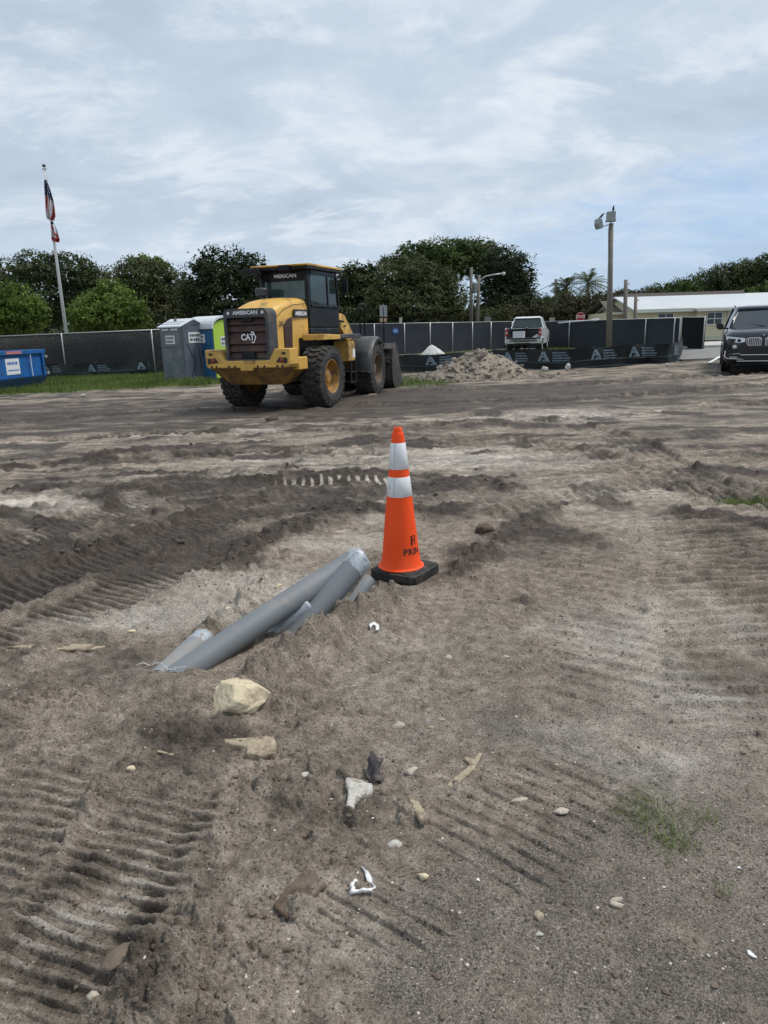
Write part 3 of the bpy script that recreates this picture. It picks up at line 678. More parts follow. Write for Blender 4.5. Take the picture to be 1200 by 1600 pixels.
def stone(label, px, py, w, ratio, m='palestone', seed=1, rot=0, sink=.25, cat='stone', name='stone', **k): return put_rock(name, label, cat, px, py, w, ratio, M[m], seed, 3, rot, sink + .10, fine=k.pop('fine', .13), facet=1.3, **k)
stone('round cream pebble in the sand halfway between big rock and grass tuft', 623, 1134, 21, (.7, .55), seed=21)
stone('brown pebble lying right of the round cream pebble', 672, 1136, 15, (.6, .5), 'wood', seed=22)
stone('small pale pebble up and right of the brown pebble', 690, 1124, 15, (.5, .4), seed=23)
stone('curved cream stone just above the split wood stick', 642, 1208, 24, (.6, .6), seed=24, rot=30)
stone('wide flat cream stone alone in the sand right of the branch', 813, 1258, 30, (.5, .3), seed=25, rot=10)
stone('dull half buried pale stone right of the flat cream stone', 876, 1277, 24, (.6, .3), seed=26, sink=.35)
stone('grey brown stone below the split wood stick', 617, 1328, 22, (.8, .6), 'concrete', seed=27)
stone('small square yellow stone between white scrap and dark gravel', 662, 1380, 18, (.8, .6), 'limestone', seed=28)
stone('pale stone left of the white concrete lump', 478, 1213, 18, (.7, .6), 'concrete', seed=29)
stone('small yellow cube stone among the left tread marks', 204, 1205, 15, (.8, .8), 'limestone', seed=30)
stone('white pebble in the sand right of the trench edge', 700, 1030, 14, (.7, .6), 'concrete', seed=31)
stone('pale flat pebble right of the white pebble, towards the grass', 790, 1032, 13, (.6, .4), seed=32)
stone('pebble in sand directly below the white plastic clip', 608, 985 + 45, 9, (.7, .6), seed=33)
stone('brown block of dried mud at the edge of the bottom left tracks', 190, 1505, 50, (1.0, .45), 'crumb', seed=34, rot=60, sink=.42, fine=.16, amp=.5)
stone('pale pebble at the bottom edge left of centre', 146, 1560, 18, (.8, .6), seed=35)
stone('yellow chip of stone above the dirt crest left of the conduits', 206, 990, 14, (.6, .4), 'limestone', seed=36)
stone('cream stone lodged against the upper side of the long conduit', 436, 918, 16, (.6, .6), 'limestone', seed=37, rot=40)
stone('pale stone beside the dark hollow left of the long conduit', 357, 955, 14, (.8, .8), 'limestone', seed=38)
stone('pale stone in grey gravel at the lower right', 963, 1427, 16, (.8, .6), seed=39)
stone('thin pale chip above the gravel stone at the lower right', 962, 1420 - 2, 22, (.3, .3), seed=40, rot=5)
stone('brown stub of rock in the gravel near the bottom', 842, 1440, 14, (1.4, .5), 'wood', seed=41)
stone('white pebble at the foot of the brown stub of rock', 842, 1468, 13, (.7, .5), 'concrete', seed=42)
stone('dark grey stone in the churned mud far left of the cone', 425, 655, 22, (.6, .45), 'crumb_dark', seed=43)
stone('white speck of stone at the grass edge far left', 129, 621, 9, (.6, .8), 'concrete', seed=44)
stone('slab of mud right of the cone near the dark berm', 758, 834, 42, (.6, .5), 'rotten', seed=45, rot=-20)
stone('pale boulder by the foot of the right silt fence', 887, 579, 9, (.8, 1.4), 'concrete', seed=46, sink=.1)
stone('low pale boulder left of the taller one by the silt fence', 851, 581, 12, (.7, .7), 'concrete', seed=47, sink=.1)
stone('pale chip on the bare ground under the silt fence end', 1042, 573, 6, (.8, .8), 'concrete', seed=48, sink=.1)

# odd shaped scraps
def extr(name, label, cat, m, px, py, outline, thick, lift=0, rot=0, bend=0, tilt=0, bevel=0, noise_=0, group=None):
    """outline in photograph pixels relative to (px, py), laid on the ground with its own thickness"""
    c = G(px, py); pts = [G(px + a, py + b) - c for a, b in outline]; mb = MB()
    n = len(pts); mb.prism([(p.x, p.y) for p in pts], 'z', 0, thick)
    o = mb.build(name, m, bevel=bevel); o.location = (c.x, c.y, HZ(c.x, c.y) + lift); o.rotation_euler = (R(tilt), 0, R(rot)); tag(o, label, cat, group)
    md = o.modifiers.new('r', 'REMESH'); md.mode = 'VOXEL'; md.voxel_size = max(thick / 3.2, .0022); md.use_smooth_shade = True
    tx = bpy.data.textures.new('n', 'CLOUDS'); tx.noise_scale = thick * (2.2 if noise_ else 1)
    d = o.modifiers.new('d', 'DISPLACE'); d.texture = tx; d.strength = noise_ or thick * .3; d.mid_level = .5; d.texture_coords = 'GLOBAL'
    return o
extr('concrete_lump', 'white hook shaped lump of concrete lying below the dark rag', 'concrete lump', M['concrete'], 556, 1245,
     [(-16, -20), (8, -18), (26, -10), (26, 4), (8, 8), (-2, 16), (-4, 38), (-12, 40), (-16, 26), (-12, 6)], .035, -.004, noise_=.012)
extr('broken_wood', 'short broken wood end with a pale splinter in front of the cream rock', 'piece of wood', M['wood'], 398, 1172,
     [(-48, -8), (-10, -12), (30, -14), (36, 0), (34, 14), (5, 18), (-14, 14), (-12, 4), (-46, -2)], .030, -.006, noise_=.010)
extr('wood_stick', 'split pale wood stick lying half buried below the curved cream stone', 'piece of wood', M['wood'], 652, 1281,
     [(-14, -18), (-4, -20), (14, 8), (16, 20), (6, 22), (-8, 0)], .022, -.003, noise_=.006)
extr('branch', 'bent bare branch with a forked end lying in the sand', 'branch', M['wood'], 724, 1212,
     [(-26, 20), (-22, 14), (-4, 0), (10, -12), (6, -18), (0, -22), (6, -26), (16, -20), (24, -32), (29, -30), (20, -10), (4, 6), (-16, 25)], .012, -.001, noise_=.004)
extr('rotten_board', 'crumbling dark brown board lying flat in the sand near the bottom', 'piece of wood', M['rotten'], 468, 1408,
     [(-42, 18), (10, -42), (44, -14), (-18, 38)], .016, -.004, noise_=.016)
extr('twig', 'thin pale twig lying across the mud above the left tread marks', 'twig', M['wood'], 250, 1181, [(-24, -8), (22, 4), (22, 7), (-24, -4)], .007, 0, noise_=.001)
extr('twig', 'long low dirt covered stick left of the conduits', 'twig', M['wood'], 120, 1017, [(-110, 0), (-40, -5), (40, -4), (46, 0), (20, 5), (-40, 4)], .014, -.002, noise_=.004)
def ring_scrap():
    c = GP(567, 1387); mb = MB(); rs = random.Random(3)
    pts = [(-2, -24), (8, -12), (14, 2), (20, 12), (2, 14), (-16, 16), (-17, 6), (-10, -2)]; W = [G(567 + a, 1387 + b) - G(567, 1387) for a, b in pts]
    cen = sum(W, Vector()) / len(W); rows = []
    for i in range(33):
        t = i / 32 * (len(W) - 1); k = min(int(t), len(W) - 2); p = W[k].lerp(W[k + 1], t - k); d = (p - cen).normalized(); w = .003 + .016 * abs(mnoise.noise(Vector((i * .9, 1, 2))))
        z = .006 + .012 * abs(mnoise.noise(Vector((i * .35, 5, 2))))
        rows.append([p - d * w + Vector((0, 0, z)), p + Vector((0, 0, z + .008)), p + d * w + Vector((0, 0, z * .6)), p + Vector((0, 0, z - .003)), p - d * w + Vector((0, 0, z))])
    mb.grid(rows); o = mb.build('plastic_scrap', M['paper'], smooth=True); o.location = c; tag(o, 'crumpled white plastic scrap in an open ring near the bottom', 'plastic scrap')
ring_scrap()
def bit(label, px, py, outline, m='paper', name='plastic_scrap', th=.004, cat='plastic scrap'): return extr(name, label, cat, M[m], px, py, outline, th, .003, noise_=.0025)
bit('small white plastic clip in the sand below the cone', 585, 986, [(-8, -3), (0, -7), (7, -2), (8, 5), (2, 6), (3, 0), (-2, -3), (-6, 3)], th=.008)
bit('small white paper scrap beside the bottom left tracks', 221, 1543, [(-9, 2), (-2, -2), (7, -4), (8, 5), (-4, 4)])
bit('white chip of plastic at the right edge near the bottom', 1174, 1498, [(-9, -7), (-3, -6), (9, 5), (6, 7), (-6, 0)])
bit('tiny white flake on the gravel left of centre bottom', 747, 1388, [(-4, 0), (0, -4), (4, 3)])
bit('tiny white flake below the grass tuft', 1155, 1356, [(-5, 0), (0, -3), (4, 2)])
bit('white and yellow wrapper scrap in front of the middle conduit end', 438, 976, [(-8, 4), (-3, -6), (6, -4), (3, 6)], th=.01)
def rag():
    c = GP(585, 1212); rows = []; n = 16
    for i in range(n):
        row = []
        for j in range(10):
            x = (j / 9 - .5) * .055; t = i / (n - 1); y = (.5 - t) * .11
            row.append((x * (1 - .3 * t) + .010 * math.sin(t * 7 + j), y, .014 + .05 * (1 - t) * math.exp(-((j - 4) / 4) ** 2) + .012 * math.sin(j * 1.7 + t * 3)))
        rows.append(row)
    o = MB().grid(rows).build('rag', M['cloth'], smooth=True, subsurf=1); o.location = c; tag(o, 'crumpled dark rag poking out of the sand above the concrete lump', 'rag')
    sm = o.modifiers.new('t', 'SOLIDIFY'); sm.thickness = .003
rag()

# loose crumbs of soil and little shells: nobody could count them
def scatter(name, label, cat, m, n, sizes, region, seed, dens=None, squash=.65, lift=.15, smooth=False):
    rs = np.random.default_rng(seed); base = []
    for k in range(6):
        me = rock_mesh('tmp', seed * 10 + k, 1, .35, .3, 0.0); co = np.array([v.co[:] for v in me.vertices]); tri = np.array([p.vertices[:] for p in me.polygons]); base.append((co, tri)); bpy.data.meshes.remove(me)
    r = np.sqrt(rs.uniform(region[0] ** 2, region[1] ** 2, n * 3)) if region[2] == 'area' else np.exp(rs.uniform(math.log(region[0]), math.log(region[1]), n * 3))
    a = np.radians(rs.uniform(-34, 34, n * 3)); X = r * np.sin(a); Y = r * np.cos(a)
    h, wet_dark, sand, grey, grs, rg = HZa(X, Y)
    if dens is not None:
        keep = rs.uniform(0, 1, len(X)) < dens(X, Y, wet_dark, sand, grey, rg); X, Y, h = X[keep], Y[keep], h[keep]
    X, Y, h = X[:n], Y[:n], h[:n]; V = []; F = []; o = 0
    for x, y, z in zip(X, Y, h):
        s = sizes[0] * (sizes[1] / sizes[0]) ** (rs.uniform() ** 2.2); co, tri = base[rs.integers(6)]; an = rs.uniform(0, 6.28); c_, s_ = math.cos(an), math.sin(an)
        q = co * np.array([1, rs.uniform(.6, 1), squash * rs.uniform(.7, 1.1)]) * s; q = np.stack([q[:, 0] * c_ - q[:, 1] * s_, q[:, 0] * s_ + q[:, 1] * c_, q[:, 2]], 1) + np.array([x, y, z + s * lift])
        V.append(q); F.append(tri + o); o += len(q)
    V = np.vstack(V); F = np.vstack(F); me = bpy.data.meshes.new(name); me.vertices.add(len(V)); me.vertices.foreach_set('co', V.ravel())
    me.loops.add(F.size); me.loops.foreach_set('vertex_index', F.ravel()); me.polygons.add(len(F)); me.polygons.foreach_set('loop_start', np.arange(len(F)) * 3)
    try: me.polygons.foreach_set('loop_total', np.full(len(F), 3))
    except Exception: pass
    me.polygons.foreach_set('use_smooth', np.full(len(F), smooth)); me.update(calc_edges=True); me.materials.append(m)
    ob = link(name, me, kind='stuff'); tag(ob, label, cat); return ob
M['crumb'] = mat('soil_crumb', (0.15, 0.115, 0.088), .95, var=.35, vscale=7, bump=.4, bscale=150)
M['crumb_dark'] = mat('dark_soil_crumb', (0.085, 0.066, 0.052), .9, var=.35, vscale=7, bump=.4, bscale=150)
M['shell'] = mat('shell_bits', (0.50, 0.45, 0.38), .8, var=.35, vscale=11)
scatter('soil_crumbs', 'loose brown crumbs of soil scattered over the yard', 'soil', M['crumb'], 7000, (.0025, .014), (1.1, 7.0, 'log'), 5, lambda X, Y, w, s, g, r: .10 + .7 * np.clip(r - .45, 0, 1) * (g < .6))
scatter('mud_clods', 'dark clods of mud thrown up beside the wheel tracks', 'soil', M['crumb_dark'], 3800, (.004, .034), (1.6, 11.0, 'log'), 6, lambda X, Y, w, s, g, r: .9 * np.clip(w - .35, 0, 1) * np.clip(r - .5, 0, 1), squash=.7)
scatter('shell_gravel', 'tiny pale shell and stone bits strewn over the sand', 'gravel', M['shell'], 1500, (.0016, .007), (1.1, 6.0, 'log'), 8, None, squash=.5)
# ================================================================== WHEEL LOADER
def wheel_meshes():
    t = MB(); prof = [(.34, -.20), (.37, -.235), (.44, -.258), (.53, -.262), (.60, -.248), (.628, -.225), (.632, 0), (.628, .225), (.60, .248), (.53, .262), (.44, .258), (.37, .235), (.34, .20)]
    t.lathe(prof, axis='y', n=48)
    ring = MB()
    for s in (-1, 1):
        ring.lathe([(.505, s * .262), (.515, s * .268), (.525, s * .262)], axis='y', n=48)
    lug = MB(); n = 26
    for k in range(n):
        for j, (ya, yb, sk) in enumerate([(-.245, -.135, .35), (-.125, -.01, -.25), (.01, .125, .25), (.135, .245, -.35)]):
            a0 = 2 * math.pi * (k + (.5 if j in (1, 2) else 0)) / n; w = 2 * math.pi / n * (.66 if j in (0, 3) else .58)
            def P(a, y, r): return (r * math.cos(a), y, r * math.sin(a))
            sa, sb = (sk * .09, -sk * .09)
            ro = .668 if j in (1, 2) else .662; ri = .61
            edge = (-1 if j == 0 else 0, 1 if j == 3 else 0)
            loops = []
            for r_ in (ri, ro):
                ya2, yb2 = (ya - (.01 if r_ == ri and j == 0 else 0), yb + (.01 if r_ == ri and j == 3 else 0))
                loops += [P(a0 - w / 2 + sa, ya2, r_), P(a0 + w / 2 + sa, ya2, r_), P(a0 + w / 2 + sb, yb2, r_), P(a0 - w / 2 + sb, yb2, r_)]
            lug.hexa(loops)
        for s in (-1, 1):   # shoulder lugs running down the sidewall
            a0 = 2 * math.pi * k / n; w = 2 * math.pi / n * .5
            lug.hexa([(r_ * math.cos(a), y, r_ * math.sin(a)) for r_, y0 in ((.575, .243), (.64, .225)) for a, y in ((a0 - w / 2, s * (y0)), (a0 + w / 2, s * (y0)), (a0 + w / 2, s * (y0 + .018)), (a0 - w / 2, s * (y0 + .018)))])
    rim = MB()
    for s in (-1, 1):
        rim.lathe([(.350, s * .175), (.372, s * .235), (.362, s * .240), (.345, s * .225), (.325, s * .13), (.30, s * .06), (.22, s * .045), (.19, s * .10), (.13, s * .11), (.12, s * .15), (.001, s * .155)], axis='y', n=40)
        for k in range(10):
            a = 2 * math.pi * k / 10; rim.lathe([(.018, s * .05), (.018, s * .075), (.001, s * .08)], (.245 * math.cos(a), 0, .245 * math.sin(a)), 'y', 8)
    return t, ring, lug, rim
def make_loader():
    psi = R(21); c = Vector((-2.20, 16.66)); root = empty('wheel_loader', (c.x, c.y, gz(c.x, c.y) - .02), R(90) - psi)
    tag(root, 'yellow wheel loader parked with its rear grille towards the yard', 'wheel loader')
    piv = Matrix.Translation((1.5, 0, 0)) @ Matrix.Rotation(R(4), 4, 'Z') @ Matrix.Translation((-1.5, 0, 0))
    t, ring, lug, rim = wheel_meshes(); tm = t.build('wheel', M['tyre'], None, ang=40); tme = tm.data; lg = lug.build('tread', M['tread']); lme = lg.data
    rm = rim.build('rim', M['rim'], ang=35); rme = rm.data; rme2 = rme.copy(); rme2.materials[0] = M['rim_muddy']; rg_ = ring.build('sidewall_ridge', M['tread']); gme_ = rg_.data
    for o in (tm, lg, rm, rg_): bpy.data.objects.remove(o)
    for i, (x, y, fr) in enumerate(((0, -1.0, 0), (0, 1.0, 0), (3.0, -1.0, 1), (3.0, 1.0, 1))):
        w = link('wheel', tme, root); Mx = Matrix.Translation((x, y, .655)) @ Matrix.Rotation(i * .7, 4, 'Y')
        w.matrix_local = (piv @ Mx) if fr else Mx
        if fr: w['label'] = 'front wheel with a muddy brown rim'
        link('tread', lme, w); link('rim', rme2 if fr else rme, w); link('sidewall_ridge', gme_, w)
    # counterweight
    cw = MB(); cw.prism([(-.96, .93), (-1.0, 1.0), (-1.0, 1.31), (-.66, 1.31), (-.52, 1.08), (.52, 1.08), (.66, 1.31), (1.0, 1.31), (1.0, 1.0), (.96, .93)], 'x', -1.50, -1.12)
    cw.prism([(-1.0, .86), (-1.0, 1.12), (-.80, 1.12), (-.80, .86)], 'x', -1.118, -.70); cw.prism([(1.0, .86), (1.0, 1.12), (.80, 1.12), (.80, .86)], 'x', -1.118, -.70)
    cw.box(-1.54, -1.45, -.15, .15, .87, 1.07); cw.box(-1.53, -1.46, -.93, .93, .93, .99)
    cwo = cw.build('counterweight', M['yellow'], root, bevel=.02)
    h = MB(); h.hexa([(-1.15, .62, .56), (-1.15, -.62, .56), (-.35, -.62, .60), (-.35, .62, .60), (-1.47, .93, .925), (-1.47, -.93, .925), (-.45, -.93, .925), (-.45, .93, .925)])
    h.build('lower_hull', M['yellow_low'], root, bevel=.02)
    m = MB()
    for s in (-1, 1):
        for yy in (.27, .42, .72, .84, -.0): 
            if yy > 0: m.lathe([(.028, -.004), (.028, .012), (.001, .014)], (-1.531, s * yy, .962), 'x', 12)
    m.xf(Matrix.Identity(4)); mm = MB(); 
    for s in (-1, 1):
        for yy in (.27, .42, .72, .84): mm.lathe([(.001, -.004), (.026, -.003), (.026, .01)], (-1.531, s * yy, .962), 'x', 12)
        mm.prism([(s * .68, 1.04), (s * .94, 1.02), (s * .94, 1.13), (s * .76, 1.14)], 'x', -1.505, -1.49); mm.prism([(s * .80, 1.20), (s * .90, 1.19), (s * .92, 1.235), (s * .84, 1.245)], 'x', -1.505, -1.49)
    mm.build_each('bolt_hole', M['black_print'], cwo)
    for s in (-1, 1): MB().lathe([(.001, -.022), (.04, -.02), (.052, -.004), (.055, .01)], (-1.506, s * .82, 1.085), 'x', 20).build('tail_light', M['orange_lens'], root, smooth=True)
    # radiator grille
    def rr(w, z0, z1, r, n=6):
        pts = []
        for cx, cz, a0 in ((w - r, z1 - r, 0), (-(w - r), z1 - r, 90), (-(w - r * .5), z0 + r * .5, 180), (w - r * .5, z0 + r * .5, 270)):
            q = r if a0 < 180 else r * .5
            for k in range(n + 1): a = R(a0 + 90 * k / n); pts.append((cx + q * math.cos(a), cz + q * math.sin(a)))
        return pts
    out, inn = rr(.525, 1.06, 2.12, .13), rr(.455, 1.11, 1.94, .05); g = MB(); n = len(out)
    vs = [(-1.44, y, z) for y, z in out] + [(-1.44, y, z) for y, z in inn] + [(-1.08, y * 1.0, z) for y, z in out] + [(-1.36, y, z) for y, z in inn]
    fs = []
    for k in range(n):
        j = (k + 1) % n; fs += [(k, j, n + j, n + k), (k, 2 * n + k, 2 * n + j, j), (n + k, n + j, 3 * n + j, 3 * n + k)]
    g.add(vs, fs); g.box(-1.30, -1.1, -.5, .5, 1.08, 2.05)
    fr = g.build('grille_frame', M['mdgrey'], root, bevel=.006)
    zz = [1.12, 1.255, 1.41, 1.655, 1.80, 1.93]
    for a, b in zip(zz[:-1], zz[1:]):
        q = MB(); z0, z1 = a + .006, b - .012
        q.hexa([(-1.395, .452, z0), (-1.395, -.452, z0), (-1.34, -.452, z0), (-1.34, .452, z0), (-1.345, .452, z1), (-1.345, -.452, z1), (-1.31, -.452, z1), (-1.31, .452, z1)])
        q.build('louver', M['grille'], root, bevel=.004)
    q = MB(); q.prism([(-.17, 1.115), (-.15, 1.25), (.15, 1.25), (.17, 1.115)], 'x', -1.42, -1.37); q.box(-1.41, -1.35, -.13, .13, 1.86, 1.96); q.build_each('latch_recess', M['mblack'], root, bevel=.01)
    q = text_mb('AMERICAN', .105, frame((-1.442, 0, 2.035), (0, -1, 0), (0, 0, 1)), sx=1.12, bold=.003); q.build('lettering', M['white_print'], fr); q = MB()
    for s in (-1, 1): q.lathe([(.032, 0), (.030, -.003), (.001, -.003)], (-1.441, s * .40, 2.035), 'x', 14)
    q.build_each('reflector', M['white_print'], fr)
    q = text_mb('CAT', .175, frame((-1.402, -.0, 1.545), (0, -1, 0), (0, 0, 1)), sx=.9, bold=.006)
    hx = [(-.09, -.115), (-.15, -.115), (-.205, 0), (-.15, .115), (-.09, .115), (-.09, .09), (-.14, .09), (-.175, 0), (-.14, -.09), (-.09, -.09)]
    q.add([(-1.402, y + .0, z + 1.545) for y, z in hx], [tuple(range(len(hx)))[::-1]])
    hx2 = [(-.09, .09), (.02, .115), (.02, .095), (-.09, .07)]; q.build('emblem', M['white_print'], fr)
    # engine hood
    secs = [(-1.12, .515, 1.02, 2.10, .16), (-.95, .53, 1.02, 2.20, .17), (-.65, .545, 1.02, 2.28, .18), (-.2, .56, 1.02, 2.345, .18), (.26, .575, 1.02, 2.365, .18)]
    rows = []
    for x, w, zb, zt, rr_ in secs:
        half = [(w, zb), (w, zt - .42), (w - .004, zt - .24)] + [(w - .02 - rr_ * (1 - math.cos(R(a))), zt - rr_ * .9 * (1 - math.sin(R(a))) - .012 * (1 if a < 80 else 0)) for a in (15, 35, 55, 75, 90)] + [(w * .3, zt + .012)]
        rows.append([(x, -y, z) for y, z in half] + [(x, y, z) for y, z in half[::-1]])
    hd = MB().grid(rows).build('hood', M['yellow'], root, ang=28)
    q = MB(); q.add([(x, -w - .004 + dy, z) for x, w, z, dy in ((-1.10, .515, 1.93, 0), (-.8, .54, 2.10, 0), (-.4, .555, 2.20, 0), (.24, .575, 2.24, 0), (.24, .575, 2.225, 0), (-.4, .555, 2.185, 0), (-.8, .54, 2.085, 0), (-1.10, .515, 1.915, 0))],
              [(0, 7, 6, 1), (1, 6, 5, 2), (2, 5, 4, 3)]); q.build('panel_gap', M['black_print'], hd)
    q = MB(); q.prism([(-.83, 1.22), (-.50, 1.22), (-.44, 1.95), (-.66, 1.90), (-.83, 1.78)], 'y', -.560, -.52); q.build('side_vent', M['grille'], root, bevel=.01)
    q = MB(); q.box(-1.0, .25, -.50, .50, .7, 1.03); q.build('engine_bay', M['mblack'], root)
    text_mb('268', .155, frame((-.95, -.552, 1.80), (1, .0, 0), (0, 0, 1)), sx=.72, bold=.003).build('number', M['black_print'], root)
    q = MB(); q.box(-.42, .25, -.590, -.57, 1.93, 2.10); st = q.build('side_sticker', M['black_print'], root)
    text_mb('AMERICAN', .118, frame((-.085, -.593, 2.013), (1, 0, 0), (0, 0, 1)), sx=.92, bold=.004).build('lettering', M['white_print'], st)
    q = MB(); q.lathe([(.05, 2.30), (.05, 2.43)], (-.05, .36, 0), 'z', 14); q.lathe([(.05, 2.42), (.15, 2.43), (.155, 2.56), (.13, 2.59), (.001, 2.60)], (-.05, .36, 0), 'z', 20); q.build('precleaner', M['mdgrey'], root, ang=40)
    q = MB(); q.tube([(.15, .45, 2.35), (.15, .45, 2.8)], .05, 14); q.tube([(.15, .45, 2.8), (.10, .45, 2.88), (.0, .45, 2.9)], .045, 14); q.build('exhaust', M['mblack'], root, smooth=True)
    # cab
    x0, x1, w, zb, zg, zt = .27, 1.86, .62, 1.54, 2.16, 2.95
    q = MB(); q.box(x0, x1, -w, w, zb, zg - .45)
    q.prism([(x0, zg - .45), (x1 + .06, zg - .45), (x1 + .02, zg + .02), (x1 - .5, zg - .03), (x0 + .12, zg + .05), (x0, zg + .12)], 'y', -w, w)
    cab = q.build('cab_base', M['mblack'], root, bevel=.03, seg=3)
    q = MB()
    def post(a, b, s=.045): q.tube([a, b], s, 4)
    for s in (-1, 1):
        q.box(x0, x0 + .10, s * w - (.09 if s > 0 else 0), s * w + (.09 if s < 0 else 0), zg + .05, zt)
        q.hexa([(x1 - .05, s * w - .035, zg), (x1 + .02, s * w - .035, zg), (x1 + .02, s * w + .035, zg), (x1 - .05, s * w + .035, zg), (x1 - .17, s * w - .035, zt), (x1 - .10, s * w - .035, zt), (x1 - .10, s * w + .035, zt), (x1 - .17, s * w + .035, zt)])
        q.box(x0 + .10, x1 - .06, s * w - .03, s * w + .03, zg - .0, zg + .05); q.box(x0 + .1, x1 - .12, s * w - .03, s * w + .03, zt - .09, zt)
        q.box(1.22, 1.27, s * w - .028, s * w + .028, zg + .05, zt - .09)
    q.box(x0 + .01, x0 + .07, -w + .09, w - .09, zg + .05, zg + .13); q.box(x0 + .01, x0 + .07, -w + .09, w - .09, zt - .22, zt)
    q.build('cab_frame', M['mblack'], root, bevel=.012)
    gs = MB(); gs.box(x0 + .03, x0 + .042, -w + .09, w - .09, zg + .12, zt - .2); gs.build('rear_window', M['rearglass'], root)
    for s in (-1, 1): MB().box(x0 + .1, 1.22, s * w - .006, s * w + .006, zg + .05, zt - .08).build('side_window', M['winglass'], root); MB().hexa([(1.27, s * w - .006, zg + .05), (x1 - .04, s * w - .006, zg + .05), (x1 - .04, s * w + .006, zg + .05), (1.27, s * w + .006, zg + .05), (1.27, s * w - .006, zt - .08), (x1 - .15, s * w - .006, zt - .08), (x1 - .15, s * w + .006, zt - .08), (1.27, s * w + .006, zt - .08)]).build('side_window', M['winglass'], root)
    gs = MB(); gs.hexa([(x1 + .0, -w + .04, zg), (x1 + .01, -w + .04, zg), (x1 + .01, w - .04, zg), (x1 + .0, w - .04, zg), (x1 - .13, -w + .04, zt), (x1 - .12, -w + .04, zt), (x1 - .12, w - .04, zt), (x1 - .13, w - .04, zt)]); gs.build('windscreen', M['winglass'], root)
    text_mb('MERICAN', .105, frame((x0 - .004 + .012, -.06, zt - .11), (0, -1, 0), (0, 0, 1)), sx=1.25, bold=.003).build('lettering', M['white_print'], root)
    q = MB(); q.box(.10, 1.98, -.69, .69, zt + .002, zt + .075); q.build('roof_underside', M['mblack'], root, bevel=.03, seg=3)
    q = MB(); q.prism([(.08, zt + .077), (2.0, zt + .077), (2.02, zt + .10), (1.9, zt + .125), (.2, zt + .13), (.06, zt + .11)], 'y', -.70, .70); q.build('roof', M['yellow'], root, bevel=.03, seg=3)
    q = MB(); q.box(-.02, .12, -.30, -.05, zt - .02, zt + .10); q.box(-.03, .11, .42, .82, zt - .06, zt + .06); q.box(.0, .12, .76, 1.0, zt + .01, zt + .05)
    q.build_each('work_light', M['mblack'], root, bevel=.015)
    q = MB(); q.box(.55, 1.0, -.22, .22, 1.95, 2.12); q.prism([(.50, 2.1), (.64, 2.1), (.56, 2.85), (.42, 2.85)], 'y', -.22, .22); q.box(.44, .54, -.12, .12, 2.85, 3.0); q.build('seat', M['seatcloth'], root, bevel=.03)
    q = MB(); q.tube([(1.6, 0, 2.0), (1.35, 0, 2.45)], .035, 10)
    q.tube([(1.33 + .09 * math.cos(a), .2 * math.sin(a), 2.45 + .16 * math.cos(a)) for a in [i * math.pi / 8 for i in range(17)]], .014, 6, False); q.build('steering_wheel', M['mblack'], root, smooth=True)
    # platform, steps, box
    q = MB(); q.prism([(-.15, 1.44), (.75, 1.44), (.75, 1.54), (-.12, 1.57)], 'y', -1.14, -.62); q.prism([(-.15, 1.44), (.75, 1.44), (.75, 1.54), (-.12, 1.57)], 'y', .62, 1.14); q.build_each('rear_fender', M['yellow'], root, bevel=.015)
    q = MB(); q.prism([(.752, 1.45), (1.95, 1.45), (2.0, 1.50), (1.95, 1.55), (.752, 1.55)], 'y', -1.14, -.62); q.prism([(.752, 1.45), (1.95, 1.45), (2.0, 1.50), (1.95, 1.55), (.752, 1.55)], 'y', .62, 1.14); q.build_each('platform', M['mdgrey'], root, bevel=.015)
    q = MB(); q.box(-.2, 1.4, -.60, .60, .60, 1.50); q.build('rear_frame', M['mblack'], root, bevel=.02)
    q = MB(); q.tube([(0, -.85, .655), (0, .85, .655)], .17, 16); q.xf(Matrix.Identity(4)); q.build('axle', M['mblack'], root, smooth=True)
    q = MB(); q.prism([(1.28, .92), (1.62, .92), (1.68, 1.0), (1.68, 1.30), (1.60, 1.40), (1.28, 1.40)], 'y', -1.10, -.70); bo = q.build('step_box', M['yellow'], root, bevel=.025)
    q = MB(); q.box(1.50, 1.64, -1.106, -1.103, 1.0, 1.2); q.build('decal', M['white_print'], bo)
    q = MB()
    for yy in (-1.08, -.75): q.box(1.36, 1.42, yy - .02, yy + .02, .38, .93); q.box(1.66, 1.72, yy - .02, yy + .02, .38, .93)
    for z in (.40, .64): q.box(1.34, 1.74, -1.10, -.72, z, z + .04)
    q.box(1.3, 1.9, -.72, -.6, .5, 1.45)
    q.build('ladder', M['mblack'], root, bevel=.008)
    q = MB(); q.tube([(1.98, -1.12, 1.54), (1.98, -1.12, 2.18), (2.0, -1.12, 2.24), (2.26, -1.12, 2.24), (2.28, -1.12, 2.18), (2.28, -1.12, 1.50)], .016, 8); q.tube([(1.98, -1.12, 2.13), (2.28, -1.12, 2.13)], .012, 8); q.build('handrail', M['mblack'], root, smooth=True)
    for s in (-1, 1):
        q = MB(); q.tube([(1.80, s * .66, 2.9), (1.9, s * .80, 2.9), (1.9, s * .80, 2.8)], .014, 8); q.prism([(s * .72, 2.50), (s * .86, 2.50), (s * .86, 2.82), (s * .72, 2.82)], 'x', 1.88, 1.93); q.build('mirror', M['mblack'], root, bevel=.012)
    # front frame, fenders, arms and bucket, turned a little in the joint
    def FB(q, name, m, parent=root, **k): q.xf(piv); return q.build(name, m, parent, **k)
